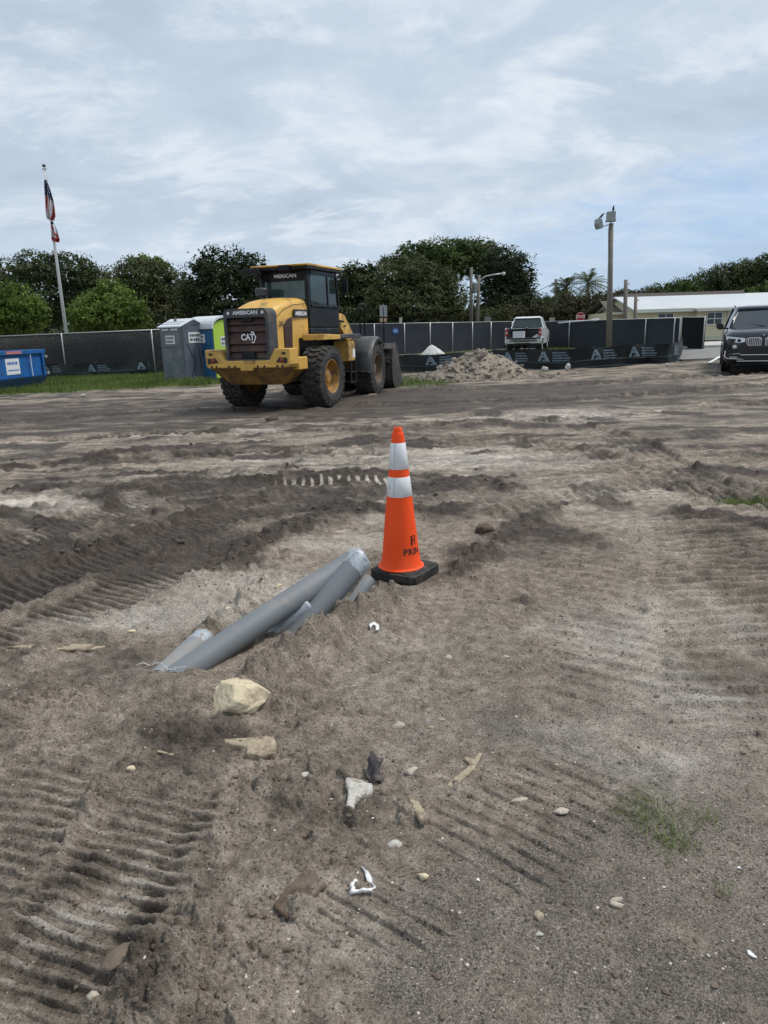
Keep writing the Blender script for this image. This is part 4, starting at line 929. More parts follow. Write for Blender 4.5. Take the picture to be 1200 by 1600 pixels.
    for s in (-1, 1):
        q = MB(); rows = []
        prof = []
        for k in range(13):
            a = R(8 + 134 * k / 12); prof.append((3.0 - .80 * math.cos(a - R(12)), .655 + .80 * math.sin(a - R(12))))
        prof = [(2.20 - .03, .62)] + prof
        rows = [[(x, s * .62, z) for x, z in prof], [(x, s * 1.20, z) for x, z in prof], [(x + (3.0 - x) * .05, s * 1.27, z - .04) for x, z in prof], [(x + (3.0 - x) * .16, s * 1.27, z - (z - .655) * .16) for x, z in prof]]
        q.grid(rows); fo = FB(q, 'front_fender', M['mdgrey'], ang=35); sm = fo.modifiers.new('t', 'SOLIDIFY'); sm.thickness = .02
    q = MB(); q.box(1.7, 3.7, -.34, .34, .55, 1.15); q.prism([(2.1, 1.15), (3.1, 1.15), (2.75, 1.95), (2.45, 2.1), (2.25, 1.95)], 'y', -.30, .30); FB(q, 'front_frame', M['yellow'], bevel=.02)
    q = MB(); q.tube([(3.0, -.85, .655), (3.0, .85, .655)], .17, 16); FB(q, 'axle', M['mblack'], smooth=True)
    for s in (-1, 1):
        q = MB(); q.prism([(2.30, 1.90), (2.50, 2.06), (2.75, 2.0), (3.6, 1.35), (4.15, .62), (4.18, .38), (4.0, .30), (3.85, .55), (3.3, 1.05), (2.4, 1.72)], 'y', s * .42 - .05, s * .42 + .05); FB(q, 'lift_arm', M['yellow'], bevel=.012)
        q = MB(); q.tube([(2.2, s * .5, 1.0), (2.9, s * .5, 1.15)], .065, 12); q.tube([(2.9, s * .5, 1.15), (3.5, s * .5, 1.22)], .035, 12); FB(q, 'lift_cylinder', M['mblack'], smooth=True)
    q = MB(); q.prism([(2.55, 2.0), (2.75, 2.08), (3.65, 1.55), (3.6, 1.38), (2.6, 1.85)], 'y', -.08, .08); FB(q, 'tilt_lever', M['yellow'], bevel=.012)
    q = MB(); q.tube([(2.05, .0, 1.6), (2.1, -.4, 1.9), (2.5, -.52, 1.85)], .025, 8); q.tube([(2.0, -.2, 1.2), (2.15, -.55, 1.45), (2.5, -.55, 1.5)], .025, 8); q.tube([(2.02, .1, 1.4), (2.2, -.3, 1.7), (2.7, -.5, 1.75)], .02, 8); FB(q, 'hydraulic_hose', M['mblack'], smooth=True)
    prof = [(4.98, .06), (4.35, .05), (4.12, .12), (3.98, .30), (3.93, .55), (3.97, .85), (4.10, 1.12), (4.28, 1.27), (4.33, 1.24), (4.16, 1.08), (4.05, .84), (4.01, .55), (4.06, .34), (4.18, .18), (4.37, .10), (4.98, .09)]
    q = MB(); q.prism(prof, 'y', -1.33, 1.33)
    for s in (-1, 1):
        sp_ = [(5.0, .05), (4.35, .03), (4.09, .10), (3.95, .30), (3.91, .55), (3.94, .85), (4.07, 1.13), (4.26, 1.29), (4.42, 1.22), (4.62, .75), (4.95, .2)]
        q.prism(sp_, 'y', s * 1.345 - .016, s * 1.345 + .016)
    q.box(3.80, 3.99, -1.3, 1.3, .74, .80); q.box(3.86, 4.2, -1.3, 1.3, 1.10, 1.14); q.box(3.82, 3.95, -.55, -.35, .25, .75); q.box(3.82, 3.95, .35, .55, .25, .75)
    FB(q, 'bucket', M['bucket'], bevel=.006)
    return root
M['rearglass'] = mat('rear_glass_tree_reflection', (0.045, 0.075, 0.065), 0.08, var=.5, vscale=3, spec=.8)  # dark tint, with mottled green colour standing in for reflected trees
make_loader()
# ================================================================== YARD FURNITURE, FENCES, VEHICLES, BUILDING
M['grey_plastic'] = mat('grey_toilet_plastic', (0.125, 0.145, 0.155), 0.55, var=.08, vscale=2, dirt=(0.19, 0.205, 0.21), dirt_amt=.3, dirt_scale=2)
M['grey_plastic_door'] = mat('blue_grey_toilet_door', (0.105, 0.112, 0.14), 0.55, var=.1, vscale=2, dirt=(0.07, 0.072, 0.09), dirt_amt=.3, dirt_scale=4)
M['lime'] = mat('lime_toilet_plastic', (0.40, 0.60, 0.065), 0.5, var=.05)
M['toilet_blue'] = mat('blue_toilet_plastic', (0.02, 0.10, 0.22), 0.5, var=.1)
M['toilet_roof'] = mat('white_toilet_roof', (0.62, 0.64, 0.66), 0.4, var=.05)
M['dump_blue'] = mat('dumpster_blue', (0.012, 0.105, 0.33), 0.4, var=.15, vscale=2, dirt=(0.035, 0.06, 0.12), dirt_amt=.25, dirt_scale=3)
M['dump_blue_low'] = mat('dumpster_blue_dark', (0.012, 0.07, 0.21), 0.5, var=.2, vscale=3, dirt=(0.07, 0.07, 0.08), dirt_amt=.35, dirt_scale=3)  # darker, dirtier blue for the low skirt and rails
M['screen'] = mat('grey_windscreen_cloth', (0.060, 0.066, 0.076), 0.85, var=.12, vscale=.8, spec=.2)
M['screen_dark'] = mat('dark_windscreen_cloth', (0.036, 0.041, 0.050), 0.85, var=.15, vscale=.8, spec=.2)
M['screen_black'] = mat('black_windscreen_cloth', (0.0085, 0.0095, 0.012), 0.85, spec=.2)
M['screen_brown'] = mat('faded_black_windscreen', (0.036, 0.033, 0.033), 0.85, var=.15, vscale=.8, spec=.2)
M['silt'] = mat('black_silt_cloth', (0.008, 0.013, 0.015), 0.55, var=.25, vscale=3, spec=.4)
M['silt_cord'] = mat('silt_fence_cord', (0.085, 0.115, 0.12), 0.7)
M['silt_print'] = mat('silt_fence_print', (0.15, 0.20, 0.24), 0.6, var=.25, vscale=12)
M['pole_wood'] = mat('grey_pole', (0.16, 0.145, 0.12), 0.8, var=.2, vscale=4)
M['flag_blue'] = mat('flag_blue', (0.015, 0.025, 0.075), .8); M['flag_red'] = mat('flag_red', (0.42, 0.035, 0.04), .8); M['flag_white'] = mat('flag_white', (0.62, 0.62, 0.62), .8)
M['pole_white'] = mat('white_flagpole_paint', (0.56, 0.56, 0.54), .4)
M['stop_red'] = mat('stop_sign_red', (0.42, 0.02, 0.02), .4)
M['rubble'] = mat('broken_concrete', (0.27, 0.232, 0.20), .9, var=.45, vscale=1.7, dirt=(0.20, 0.165, 0.135), dirt_amt=.4, dirt_scale=3, bump=.5, bscale=25)
M['rubble_dust'] = mat('rubble_dust', (0.25, 0.21, 0.165), .95, var=.3, vscale=3, bump=.8, bscale=20)
M['whitesand'] = mat('white_sand', (0.56, 0.55, 0.53), .95, var=.15, vscale=5, bump=.6, bscale=15)
M['beige_wall'] = mat('cream_stucco', (0.64, 0.60, 0.41), .85, var=.05)
M['cream_trim'] = mat('pale_trim', (0.60, 0.63, 0.55), .7)
M['metal_roof'] = mat('white_metal_roof', (0.50, 0.52, 0.54), .6, var=.05, vscale=.6)
M['brown_roof'] = mat('brown_shingle', (0.10, 0.085, 0.075), .9, var=.2)
M['asphalt'] = mat('worn_asphalt', (0.20, 0.195, 0.185), .9, var=.15, vscale=1.2, bump=.3, bscale=60)
M['paving'] = mat('pale_pavement', (0.46, 0.44, 0.41), .9, var=.12, vscale=2)
M['lane_paint'] = mat('white_road_paint', (0.66, 0.66, 0.64), .7, var=.1)
M['carwhite'] = mat('white_car_paint', (0.80, 0.81, 0.82), .25, coat=.5)
M['carblack'] = mat('dark_car_paint', (0.014, 0.015, 0.019), .2, coat=.5, spec=.4, dirt=(0.05, 0.048, 0.046), dirt_amt=.1)
M['trimblack'] = mat('black_trim', (0.012, 0.012, 0.013), .5)
M['lampglass'] = mat('headlight_glass', (0.62, 0.64, 0.66), .08, spec=.9, metal=.35)
M['sticker'] = mat('white_sticker', (0.66, 0.67, 0.68), .5); M['sign_grey'] = mat('sign_back_grey', (0.30, 0.32, 0.32), .5, metal=.2)
M['floodcase'] = mat('floodlight_case', (0.30, 0.31, 0.31), .5, metal=.3, var=.15); M['feather'] = mat('black_feathers', (0.008, 0.008, 0.009), .5)
M['bluesign'] = mat('blue_round_sign', (0.04, 0.14, 0.45), .4)

def small_print(mb, o, x, y, w, rows, h, seed):
    """rows of unreadably small lettering as short dashes"""
    rs = random.Random(seed); Mx = frame(o, x, y)
    for k in range(rows):
        u = -w / 2
        while u < w / 2 - h * .4:
            l = rs.uniform(.3, .9) * h; l = min(l, w / 2 - u); v0 = (rows / 2 - k - .5) * h * 1.5
            mb.add([Mx @ Vector(p) for p in ((u, v0 - h * .45, 0), (u + l, v0 - h * .45, 0), (u + l, v0 + h * .45, 0), (u, v0 + h * .45, 0))], [(0, 1, 2, 3)]); u += l + h * .22

# ---- portable toilets
def toilet(px, py, rz, label, wall, door, arched, sx=1.2, sy=1.15, top=2.02):
    c = G(px, py); ca, sa = math.cos(R(rz)), math.sin(R(rz)); ox, oy = -sx / 2, sy / 2
    root = empty('portable_toilet', (c.x + ca * ox - sa * oy, c.y + sa * ox + ca * oy, c.z - .03), R(rz)); tag(root, label, 'portable toilet', 'portable toilets by the left fence')
    hx, hy = sx / 2, sy / 2
    b = MB(); b.box(-hx, hx, -hy, hy, .10, top); b.build('cabin', wall, root, bevel=.02)
    s = MB(); s.box(-hx - .02, hx + .02, -hy - .02, hy + .02, 0, .098); s.build('skid_base', M['mdgrey'], root, bevel=.01)
    w = MB(); w.box(-hx + .04, hx - .04, -hy - .022, -hy - .001, .12, 1.28); w.box(-hx + .04, hx - .04, -hy - .022, -hy - .001, 1.31, top - .16)
    w.box(-.02, .02, -hy - .03, -hy - .022, .14, 1.26)
    for q in (-.35, -.2, .2, .35): w.box(q - .012, q + .012, -hy - .028, -hy - .022, .16, 1.24)
    w.build('side_panel', wall, root, bevel=.008)
    v = MB()
    for q in (-.28, .24): v.box(q - .20, q + .20, -hy - .012, -hy - .001, top - .125, top - .055)
    v.build_each('vent', M['toilet_roof'] if not arched else wall, root, bevel=.004)
    st = MB(); st.box(-.26, .26, -hy - .036, -hy - .023, 1.42, 1.72); so = st.build('sticker', M['sticker'], root)
    q = MB(); small_print(q, (0, -hy - .038, 1.57), (1, 0, 0), (0, 0, 1), .44, 2, .085, 4); q.build('print', M['mdgrey'], so)
    # door face (+x) with a gable above it
    d = MB()
    if arched: ar = [(hy - .06, .14), (hy - .06, top - .12)] + [((hy - .06) * math.cos(R(a)), top - .12 + .34 * math.sin(R(a))) for a in range(15, 166, 15)] + [(-hy + .06, top - .12), (-hy + .06, .14)]
    else: ar = [(hy - .05, .14), (hy - .05, top), (0, top + .22), (-hy + .05, top), (-hy + .05, .14)]
    d.prism(ar, 'x', hx + .001, hx + .028); do = d.build('door', door, root, bevel=.01)
    f = MB()
    if not arched:
        for a, b_ in (((-.35, 1.40), (-.15, .90)), ((-.1, 1.20), (-.1, .25)), ((.15, 1.25), (.2, .5)), ((-.3, .2), (0, .9))):
            f.prism([(a[0] - .012, a[1]), (a[0] + .012, a[1]), (b_[0] + .012, b_[1]), (b_[0] - .012, b_[1])], 'x', hx + .028, hx + .034)
    f.box(hx + .028, hx + .05, .27, .35, .95, 1.15); f.build('latch', M['mblack'], do)
    st = MB(); st.box(hx + .029, hx + .036, -.28, .26, 1.44, 1.82) if not arched else st.box(hx + .029, hx + .036, -.20, .34, 1.28, 1.62); so = st.build('sticker', M['sticker'], root)
    q = MB(); small_print(q, (hx + .038, 0 if not arched else .07, 1.63 if not arched else 1.45), (0, 1, 0), (0, 0, 1), .44, 2, .10, 5); q.build('print', M['mdgrey'], so)
    r_ = MB(); e = .06
    if arched: pr = [(-(hy + e), top - .10), (-(hy + e), top - .03)] + [(-(hy + e) * math.cos(R(a)), top - .03 + .40 * math.sin(R(a))) for a in range(15, 166, 15)] + [(hy + e, top - .03), (hy + e, top - .10), (hy, top - .10)] + [((hy - .0) * math.cos(R(a)), top - .08 + .36 * math.sin(R(a))) for a in range(15, 166, 15)] + [(-hy, top - .10)]
    else: pr = [(-(hy + e), top - .03), (-(hy + e), top + .02), (0, top + .29), (hy + e, top + .02), (hy + e, top - .03), (0, top + .23)]
    r_.prism(pr, 'x', -hx - .06, hx + (.05 if not arched else .10)); ro = r_.build('roof', M['toilet_roof'], root, bevel=.012)
    if not arched:
        q = MB()
        for yy in (-.28, -.45): q.box(-hx, hx - .1, yy - .015, yy + .015, top + .29 + yy * .42 - .03, top + .29 + yy * .42 + .016)
        q.build_each('roof_rib', M['toilet_roof'], ro)
        q = MB(); q.tube([(-.15, -.18, top + .1), (-.15, -.18, top + .32)], .05, 12); q.build('vent_pipe', M['mdgrey'], root, smooth=True)
        t2 = MB(); t2.prism([(-.18, top + .03), (0, top + .12), (.18, top + .03)], 'x', hx + .028, hx + .034); t2.build('gable_panel', M['mdgrey'], do)
    return root
toilet(290, 599, -37, 'grey portable toilet with a white gabled roof standing in the grass', M['grey_plastic'], M['grey_plastic_door'], False)
toilet(337, 596, -34, 'lime green and blue portable toilet with arched white roof, behind the wheel loader', M['toilet_blue'], M['lime'], True, top=2.0)

# ---- blue roll-off dumpster
def dumpster():
    a = G(73, 602); root = empty('dumpster', (a.x, a.y, a.z), R(85.5)); tag(root, 'blue open top roll-off dumpster at the left edge in front of the fence', 'dumpster')
    L_, W_, H = 5.5, 2.2, 1.40   # local: x away from camera (0 = far end), y towards the left of the picture
    b = MB()   # shell: sides, ends
    b.box(-L_, 0, 0, .05, .42, H - .002); b.box(-L_, 0, W_ - .05, W_, .42, H - .002); b.box(-.05, -.002, .052, W_ - .052, .42, H - .01); b.box(-L_ + .002, -L_ + .05, .052, W_ - .052, .42, H - .01)
    b.box(-L_, 0, .055, W_ - .055, .36, .415); b.build('body', M['dump_blue'], root)
    q = MB(); q.box(-L_ - .02, .06, -.09, -.001, H - .15, H); q.box(-L_ - .02, .06, W_ + .001, W_ + .09, H - .15, H); q.box(.001, .08, -.09, W_ + .09, H - .152, H + .004); q.build('top_rail', M['dump_blue'], root, bevel=.012)
    for x in (-.12, -3.4, -5.0):
        q = MB(); q.box(x - .06, x + .06, -.085, -.001, .40, H - .152); q.build('rib', M['dump_blue'], root, bevel=.01)
    q = MB(); q.box(-1.055, -1.02, -.091, -.086, .42, H - .17); q.build('reflective_strip', M['sticker'], root)
    q = MB(); q.prism([(-.10, .42), (-.06, .34), (.12, .06), (.35, .02), (.35, .35), (.0, .40)], 'x', -L_, .04); q.build('side_skirt', M['dump_blue_low'], root, bevel=.01)
    q = MB(); q.box(-L_, .05, .36, .50, .0, .34); q.box(-L_, .05, W_ - .5, W_ - .36, .0, .34); q.build_each('skid_rail', M['dump_blue_low'], root, bevel=.01)
    for z in (H - .28, .48): q = MB(); q.box(.0, .13, -.12, -.02, z - .05, z + .05); q.build('door_hinge', M['galv'], root, bevel=.01)
    q = MB(); q.box(-2.6, -1.72, -.014, -.004, .55, 1.12); s = q.build('sign', M['sticker'], root)
    q = MB(); small_print(q, (-2.15, -.0160, .95), (1, 0, 0), (0, 0, 1), .7, 1, .12, 8); small_print(q, (-2.15, -.0160, .70), (1, 0, 0), (0, 0, 1), .7, 1, .06, 9); q.build('print', M['bluesign'], s)
    q = MB(); q.box(-2.6, -1.62, -.095, -.091, H - .12, H - .02); q.build('reflector', mat('faded_red_reflector', (.45, .16, .14), .5), root)
dumpster()

# ---- fences
def wall_strip(px0, Y0, z0, px1, Y1, z1, yb=525):
    a = atY(px0, yb, Y0); b = atY(px1, yb, Y1); return Vector((a.x, a.y, 0)), Vector((b.x, b.y, 0))
def screen_fence(label, ends, posts, top, clothm, panels_m=None, rail=True, mesh=False, cat='fence', name='screen_fence', postr=.035, group=None):
    """ends: ((px,Y),(px,Y)); posts: px along it; top: (z at start, z at end)"""
    A, B = wall_strip(ends[0][0], ends[0][1], 0, ends[1][0], ends[1][1], 0); d = B - A; L_ = d.length; u = d.normalized(); nrm = Vector((u.y, -u.x, 0))
    if nrm.y > 0: nrm = -nrm
    root = empty(name, (A.x, A.y, gz(A.x, A.y))); tag(root, label, cat, group)
    def at(t): p = A + d * t; return p
    def tz(t): return top[0] + (top[1] - top[0]) * t
    def solve(px):
        lo, hi = 0, 1
        for _ in range(40):
            m_ = (lo + hi) / 2; p = at(m_); q = Vector((p.x, p.y, 1.2)) - Vector((0, 0, CAM_H)); x = 600 + FOC * q.dot(_r) / q.dot(_f)
            if x < px: lo = m_
            else: hi = m_
        return lo
    ts = sorted([0.0] + [solve(p) for p in posts] + [1.0]); o = Vector(root.location)
    for t in ts:
        p = at(t); g = gz(p.x, p.y); q = MB(); fr = p - nrm * -.02
        q.tube([Vector((fr.x, fr.y, g - .05)) - o, Vector((fr.x, fr.y, tz(t) + .01)) - o], postr, 8); q.build('post', M['galv'], root, smooth=True)
    for a, b in zip(ts[:-1], ts[1:]):
        n = 14; rows = []
        for i in range(n + 1):
            t = a + (b - a) * i / n; p = at(t) - nrm * .03; g = gz(p.x, p.y); s_ = math.sin(math.pi * i / n); row = []
            for j in range(9):
                v = j / 8; zz = g + .04 + (tz(t) - .03 * s_ - g - .04) * v; off = .035 * s_ * mnoise.noise(Vector((t * L_ * .9, v * 1.7, A.x))) + .012 * mnoise.noise(Vector((t * L_ * 4, v * 3, A.y)))
                q_ = p - nrm * (off + .02); row.append(Vector((q_.x, q_.y, zz)) - o)
            rows.append(row)
        MB().grid(rows).build('screen_panel', clothm, root, smooth=True)
    if rail:
        q = MB(); q.tube([Vector((at(0).x, at(0).y, tz(0))) - o, Vector((at(1).x, at(1).y, tz(1))) - o], .022, 8); q.build('top_rail', M['galv'], root, smooth=True)
    if mesh:
        q = MB(); s_ = .0
        sp = .115; H = top[0] - gz(A.x, A.y) - .1; k = -int(H / sp) - 1
        while k * sp < L_:
            for sgn, r_ in ((1, .0048), (-1, .0018)):
                x0 = k * sp; x1 = x0 + H * .75 * 1.0
                if x1 > 0 and x0 < L_:
                    c0, c1 = max(x0, 0), min(x1, L_); f0, f1 = (c0 - x0) / (x1 - x0), (c1 - x0) / (x1 - x0); z0, z1 = .08 + f0 * H, .08 + f1 * H
                    if sgn < 0: z0, z1 = .08 + H - f0 * H, .08 + H - f1 * H
                    pa = A + u * c0 + nrm * .005 * (1 + sgn); pb = A + u * c1 + nrm * .005 * (1 + sgn)
                    q.tube([Vector((pa.x, pa.y, gz(pa.x, pa.y) + z0)) - o, Vector((pb.x, pb.y, gz(pb.x, pb.y) + z1)) - o], r_, 3, False)
            k += 1
        q.build('chain_link', M['galv'], root, kind='stuff')
    return root, at, nrm, u
screen_fence('chain link fence with faded black screen behind the dumpster', ((-120, 35.6), (262, 35.2)), [-42, 99, 239], (1.79, 1.92), M['screen_brown'], mesh=True)
fl = screen_fence('long grey screened fence between the wheel loader and the pickup', ((520, 45.5), (800, 50)), [585, 632, 672, 707, 738, 767], (2.02, 1.90), M['screen'])
fr_ = screen_fence('dark screened fence right of the pickup, running to the light pole', ((800, 50), (1062, 38.5)), [890, 949, 1009, 1054], (1.83, 1.76), M['screen_dark'])
screen_fence('single black screened gate panel in front of the house', ((1063, 38), (1100, 36.0)), [], (1.78, 1.74), M['screen_black'], name='gate_panel', cat='gate', postr=.028)
# things on that fence
def disc_sign(name, label, cat, px, py, Y, r, m, n=24, base=None, postm=None, nrm=None, txt=None, txtm=None, rim=None):
    c = atY(px, py, Y); root = empty(name, (c.x, c.y, gz(c.x, c.y))); z = c.z - root.location.z; tag(root, label, cat)
    o = MB(); th = math.pi / n
    o.lathe([(.001, -.012), (r, -.012), (r, .004), (.001, .004)], (0, 0, z), 'y', n); q = o.build('plate', m, root)
    if n == 8: q.data.transform(Matrix.Translation((0, 0, z)) @ Matrix.Rotation(R(22.5), 4, 'Y') @ Matrix.Translation((0, 0, -z)))
    if rim:
        w = MB(); w.lathe([(r * .90, -.0125), (r * .90, -.016), (r * .96, -.016), (r * .96, -.0125)], (0, 0, z), 'y', n); q2 = w.build('rim', rim, q)
        if n == 8: q2.data.transform(Matrix.Translation((0, 0, z)) @ Matrix.Rotation(R(22.5), 4, 'Y') @ Matrix.Translation((0, 0, -z)))
    if txt: text_mb(txt, r * .78, frame((0, -.017, z), (1, 0, 0), (0, 0, 1)), sx=.9, bold=.006).build('lettering', txtm, q)
    if base is not None: MB().tube([(0, .03, 0), (0, .03, z + r * .5)], .03, 8).build('post', postm or M['galv'], root, smooth=True)
    return root
disc_sign('round_sign', 'round blue sign with white print hanging on the grey screened fence', 'sign', 618, 517, 46.9, .20, M['bluesign'])
_c = atY(618, 517, 46.88); q = MB(); small_print(q, (0, 0, 0), (1, 0, 0), (0, 0, 1), .24, 2, .06, 3); _o = q.build('print', M['sticker']); _o.parent = bpy.data.objects['round_sign']; _o.location = (0, -.02, _c.z - bpy.data.objects['round_sign'].location.z)
disc_sign('stop_sign', 'red octagonal stop sign rising above the dark screened fence', 'stop sign', 907, 495, 56, .36, M['stop_red'], 8, base=0, txt='STOP', txtm=M['white_print'], rim=M['white_print'])
def plate_sign(name, label, px0, py0, px1, py1, Y, m, cat='sign', post=True, postm=None, extra=None, group=None, pw=.03):
    a = atY(px0, py1, Y); b = atY(px1, py0, Y); cx = (a.x + b.x) / 2; root = empty(name, (cx, Y, gz(cx, Y))); z0 = root.location.z; tag(root, label, cat, group)
    w = (b.x - a.x) / 2; MB().box(-w, w, -.02, 0, a.z - z0, b.z - z0).build('plate', m, root, bevel=.005)
    if post: MB().tube([(0, .03, 0), (0, .03, b.z - z0)], pw, 8).build('post', postm or M['galv'], root, smooth=True)
    return root
M['sign_pale'] = mat('pale_sign_face', (0.50, 0.50, 0.48), .5, var=.1); M['sign_orange'] = mat('dull_orange_sign', (0.45, 0.30, 0.17), .6); M['sign_green'] = mat('grey_green_sign', (0.20, 0.24, 0.21), .6); M['sign_beige'] = mat('beige_box', (.33, .29, .25), .8, var=.2)
r1 = plate_sign('double_sign', 'pair of narrow upright grey signs on a dark post behind the wheel loader bucket', 593.5, 477, 598, 495, 44, M['sign_grey'], post=False)
r1.location.x += 0; _a = atY(600, 495, 44); _b = atY(604.5, 477, 44)
_cx = r1.location.x; MB().box(_a.x - _cx, _b.x - _cx, -.02, 0, _a.z - r1.location.z, _b.z - r1.location.z).build('plate', M['sign_grey'], r1, bevel=.005)
for xa, xb in ((593.5, 598), (600, 604.5)):
    _a = atY(xa, 503, 44); _b = atY(xb, 497, 44); MB().box(_a.x - _cx, _b.x - _cx, -.02, 0, _a.z - r1.location.z, _b.z - r1.location.z).build('small_plate', M['sign_orange'], r1)
_p = atY(599.2, 500, 44); _t = atY(599.2, 475, 44).z - r1.location.z; MB().tube([(_p.x - _cx, .03, 0), (_p.x - _cx, .03, _t)], .05, 8).build('post', M['mblack'], r1, smooth=True)
plate_sign('small_sign', 'small white sign showing just above the grey fence', 624, 496, 628, 505, 50, M['sign_pale'])
plate_sign('square_sign', 'square grey green sign behind the fence left of the pickup', 757, 495, 767, 507, 58, M['sign_green'])
plate_sign('utility_box', 'beige box on a post just right of the pickup roof', 858, 496, 867, 508, 54, M['sign_beige'], cat='utility box', pw=.05)
plate_sign('small_sign', 'tiny white sign among the shrubs right above the loader bucket', 562, 490, 568, 494, 60, M['sign_pale'])
# white pipe resting along the top of the right fence
_a = atY(872, 504.5, 45.9); _b = atY(936, 499.5, 43.2); q = MB(); q.tube([_a, _a.lerp(_b, .5) + Vector((0, 0, .01)), _b], .035, 8); q.tube([_a.lerp(_b, .82), _a.lerp(_b, .98)], .07, 8); q.build('white_pipe', M['sticker'], smooth=True); tag(bpy.data.objects['white_pipe'], 'white plastic pipe lying along the top of the dark screened fence', 'pipe')

def silt_fence(label, ptspx, height, logos, stakes=1.9):
    """ptspx: pixels of the foot of the fence"""
    P = [G(a, b) for a, b in ptspx]; sp = smooth_poly([(p.x, p.y) for p in P], 8); seg = np.hypot(*(sp[1:] - sp[:-1]).T); S = np.concatenate([[0], np.cumsum(seg)]); L_ = S[-1]
    def at(s): return Vector((float(np.interp(s, S, sp[:, 0])), float(np.interp(s, S, sp[:, 1])), 0))
    root = empty('silt_fence', (P[0].x, P[0].y, P[0].z)); o = Vector(root.location); tag(root, label, 'silt fence', 'silt fences along the edge of the yard')
    def surf(s, v, off=0):
        p = at(s); e = .03; q = at(min(s + e, L_)) - at(max(s - e, 0)); q.normalize(); n = Vector((q.y, -q.x, 0)); n = -n if n.y > 0 else n
        w = .05 * mnoise.noise(Vector((s * 1.6, v * 1.3, P[0].x))) + .02 * mnoise.noise(Vector((s * 6, v * 2.5, P[0].y))) + .035 * math.sin(v * 3.1) * math.sin(s * 3.3)
        hh = height * (1 - .05 * math.sin(math.pi * (s % stakes) / stakes)); z = gz(p.x, p.y) - .03 + (hh + .03) * v
        q_ = p + n * (w + off); return Vector((q_.x, q_.y, z)) - o
    ns = int(L_ / .07); nv = 12
    MB().grid([[surf(L_ * i / ns, j / nv) for j in range(nv + 1)] for i in range(ns + 1)]).build('fabric', M['silt'], root, smooth=True)
    s = .3
    while s < L_:
        p = at(s); q = MB(); a = surf(s, 0, -.06); b = surf(s, 1.03, -.04); q.tube([a, b], .02, 4); q.build('stake', M['pole_wood'], root); s += stakes
    for v in (.08, .40):
        q = MB(); q.tube([surf(L_ * i / ns, v + .02 * math.sin(i * .12), .012) for i in range(ns + 1)], .009, 5); q.build('cord', M['silt_cord'], root, smooth=True)
    for px, py in logos:
        g = G(px, py); dd = [(at(s_) - Vector((g.x, g.y, 0))).length for s_ in np.linspace(0, L_, 300)]; s0 = float(np.linspace(0, L_, 300)[int(np.argmin(dd))]); dirn = 1 if at(min(s0 + .1, L_)).x > at(s0).x else -1
        q = MB(); hgt = .42
        def PT(u, v): return surf(s0 + dirn * u, (.44 + v * .46), .012)
        def quad(a, b, c, d):
            n = 4
            q.grid([[PT(*(Vector(a).lerp(Vector(b), i / n).lerp(Vector(d).lerp(Vector(c), i / n), j / 2))) for j in range(3)] for i in range(n + 1)])
        quad((-.22, 0), (-.12, 0), (-.02, 1), (-.08, 1)); quad((.22, 0), (.08, 0), (-.08, 1), (.02, 1)); quad((-.06, .0), (.12, .0), (.07, .16), (-.04, .16)); quad((-.08, .55), (.1, .55), (.05, .38), (-.10, .38))
        rs = random.Random(int(px))
        for k, (v0, v1, u1) in enumerate(((.80, .92, .75), (.52, .66, .82), (.24, .38, .90), (.02, .12, .85))):
            u = .30
            while u < u1:
                l = rs.uniform(.05, .12); quad((u, v0), (min(u + l, u1), v0), (min(u + l, u1), v1), (u, v1)); u += l + .015
        q.build('print', M['silt_print'], root)
    return root
silt_fence('black silt fence with pale triangle logos between dumpster and grey toilet', [(40, 592), (120, 590), (180, 588), (255, 583)], .66, [(97, 589), (158, 588), (218, 585)])
silt_fence('black silt fence with a pale logo between loader bucket and rubble pile', [(600, 580), (640, 582), (690, 581), (740, 577), (800, 576)], .66, [(675, 581)])
silt_fence('long black silt fence with pale triangle logos below the pickup and light pole', [(770, 577), (840, 578), (890, 577), (951, 573), (1010, 569), (1048, 568), (1062, 561), (1064, 548)], .72, [(797, 577), (857, 577), (922, 574), (984, 570), (1040, 567)])

# ---- piles
def mound(px, py, w, h, seed, depth=.8):
    c = G(px, py); rows = []; n = 26; na = 48
    for i in range(n + 1):
        t = i / n; row = []
        for k in range(na + 1):
            a = 2 * math.pi * (k % na) / na; rr = w / 2 * t * (1 + .16 * mnoise.noise(Vector((math.cos(a) * 1.3 + seed, math.sin(a) * 1.3, 2)))); x = rr * math.cos(a); y = rr * math.sin(a) * depth
            z = h * (1 - sstep(0, 1, t) * .55 - .45 * t) * (1 + .22 * mnoise.noise(Vector((x * 1.5 + seed, y * 1.5, 1)))) + .03 * mnoise.noise(Vector((x * 6 + seed, y * 6, 1)))
            row.append((x, y, float(z) - .04 * t))
        rows.append(row)
    return c, rows
c, rows = mound(748, 590, 4.0, .84, 4.2)
pile = empty('rubble_pile', (c.x, c.y, c.z)); tag(pile, 'heap of broken grey brown concrete rubble right of the loader bucket', 'rubble pile')
MB().grid(rows).build('dust_heap', M['rubble_dust'], pile, smooth=True)
_rm = []
for k in range(9):
    me = rock_mesh('rock', 60 + k, 2 if k < 5 else 1, .35, 1.6, 0); me.materials.append(M['rubble']); _rm.append(me)
rs = random.Random(5)
def pile_h(x, y):
    r_ = min(1, math.hypot(x, y / .8) / 2.0); return .84 * (1 - float(sstep(0, 1, r_)) * .55 - .45 * r_)
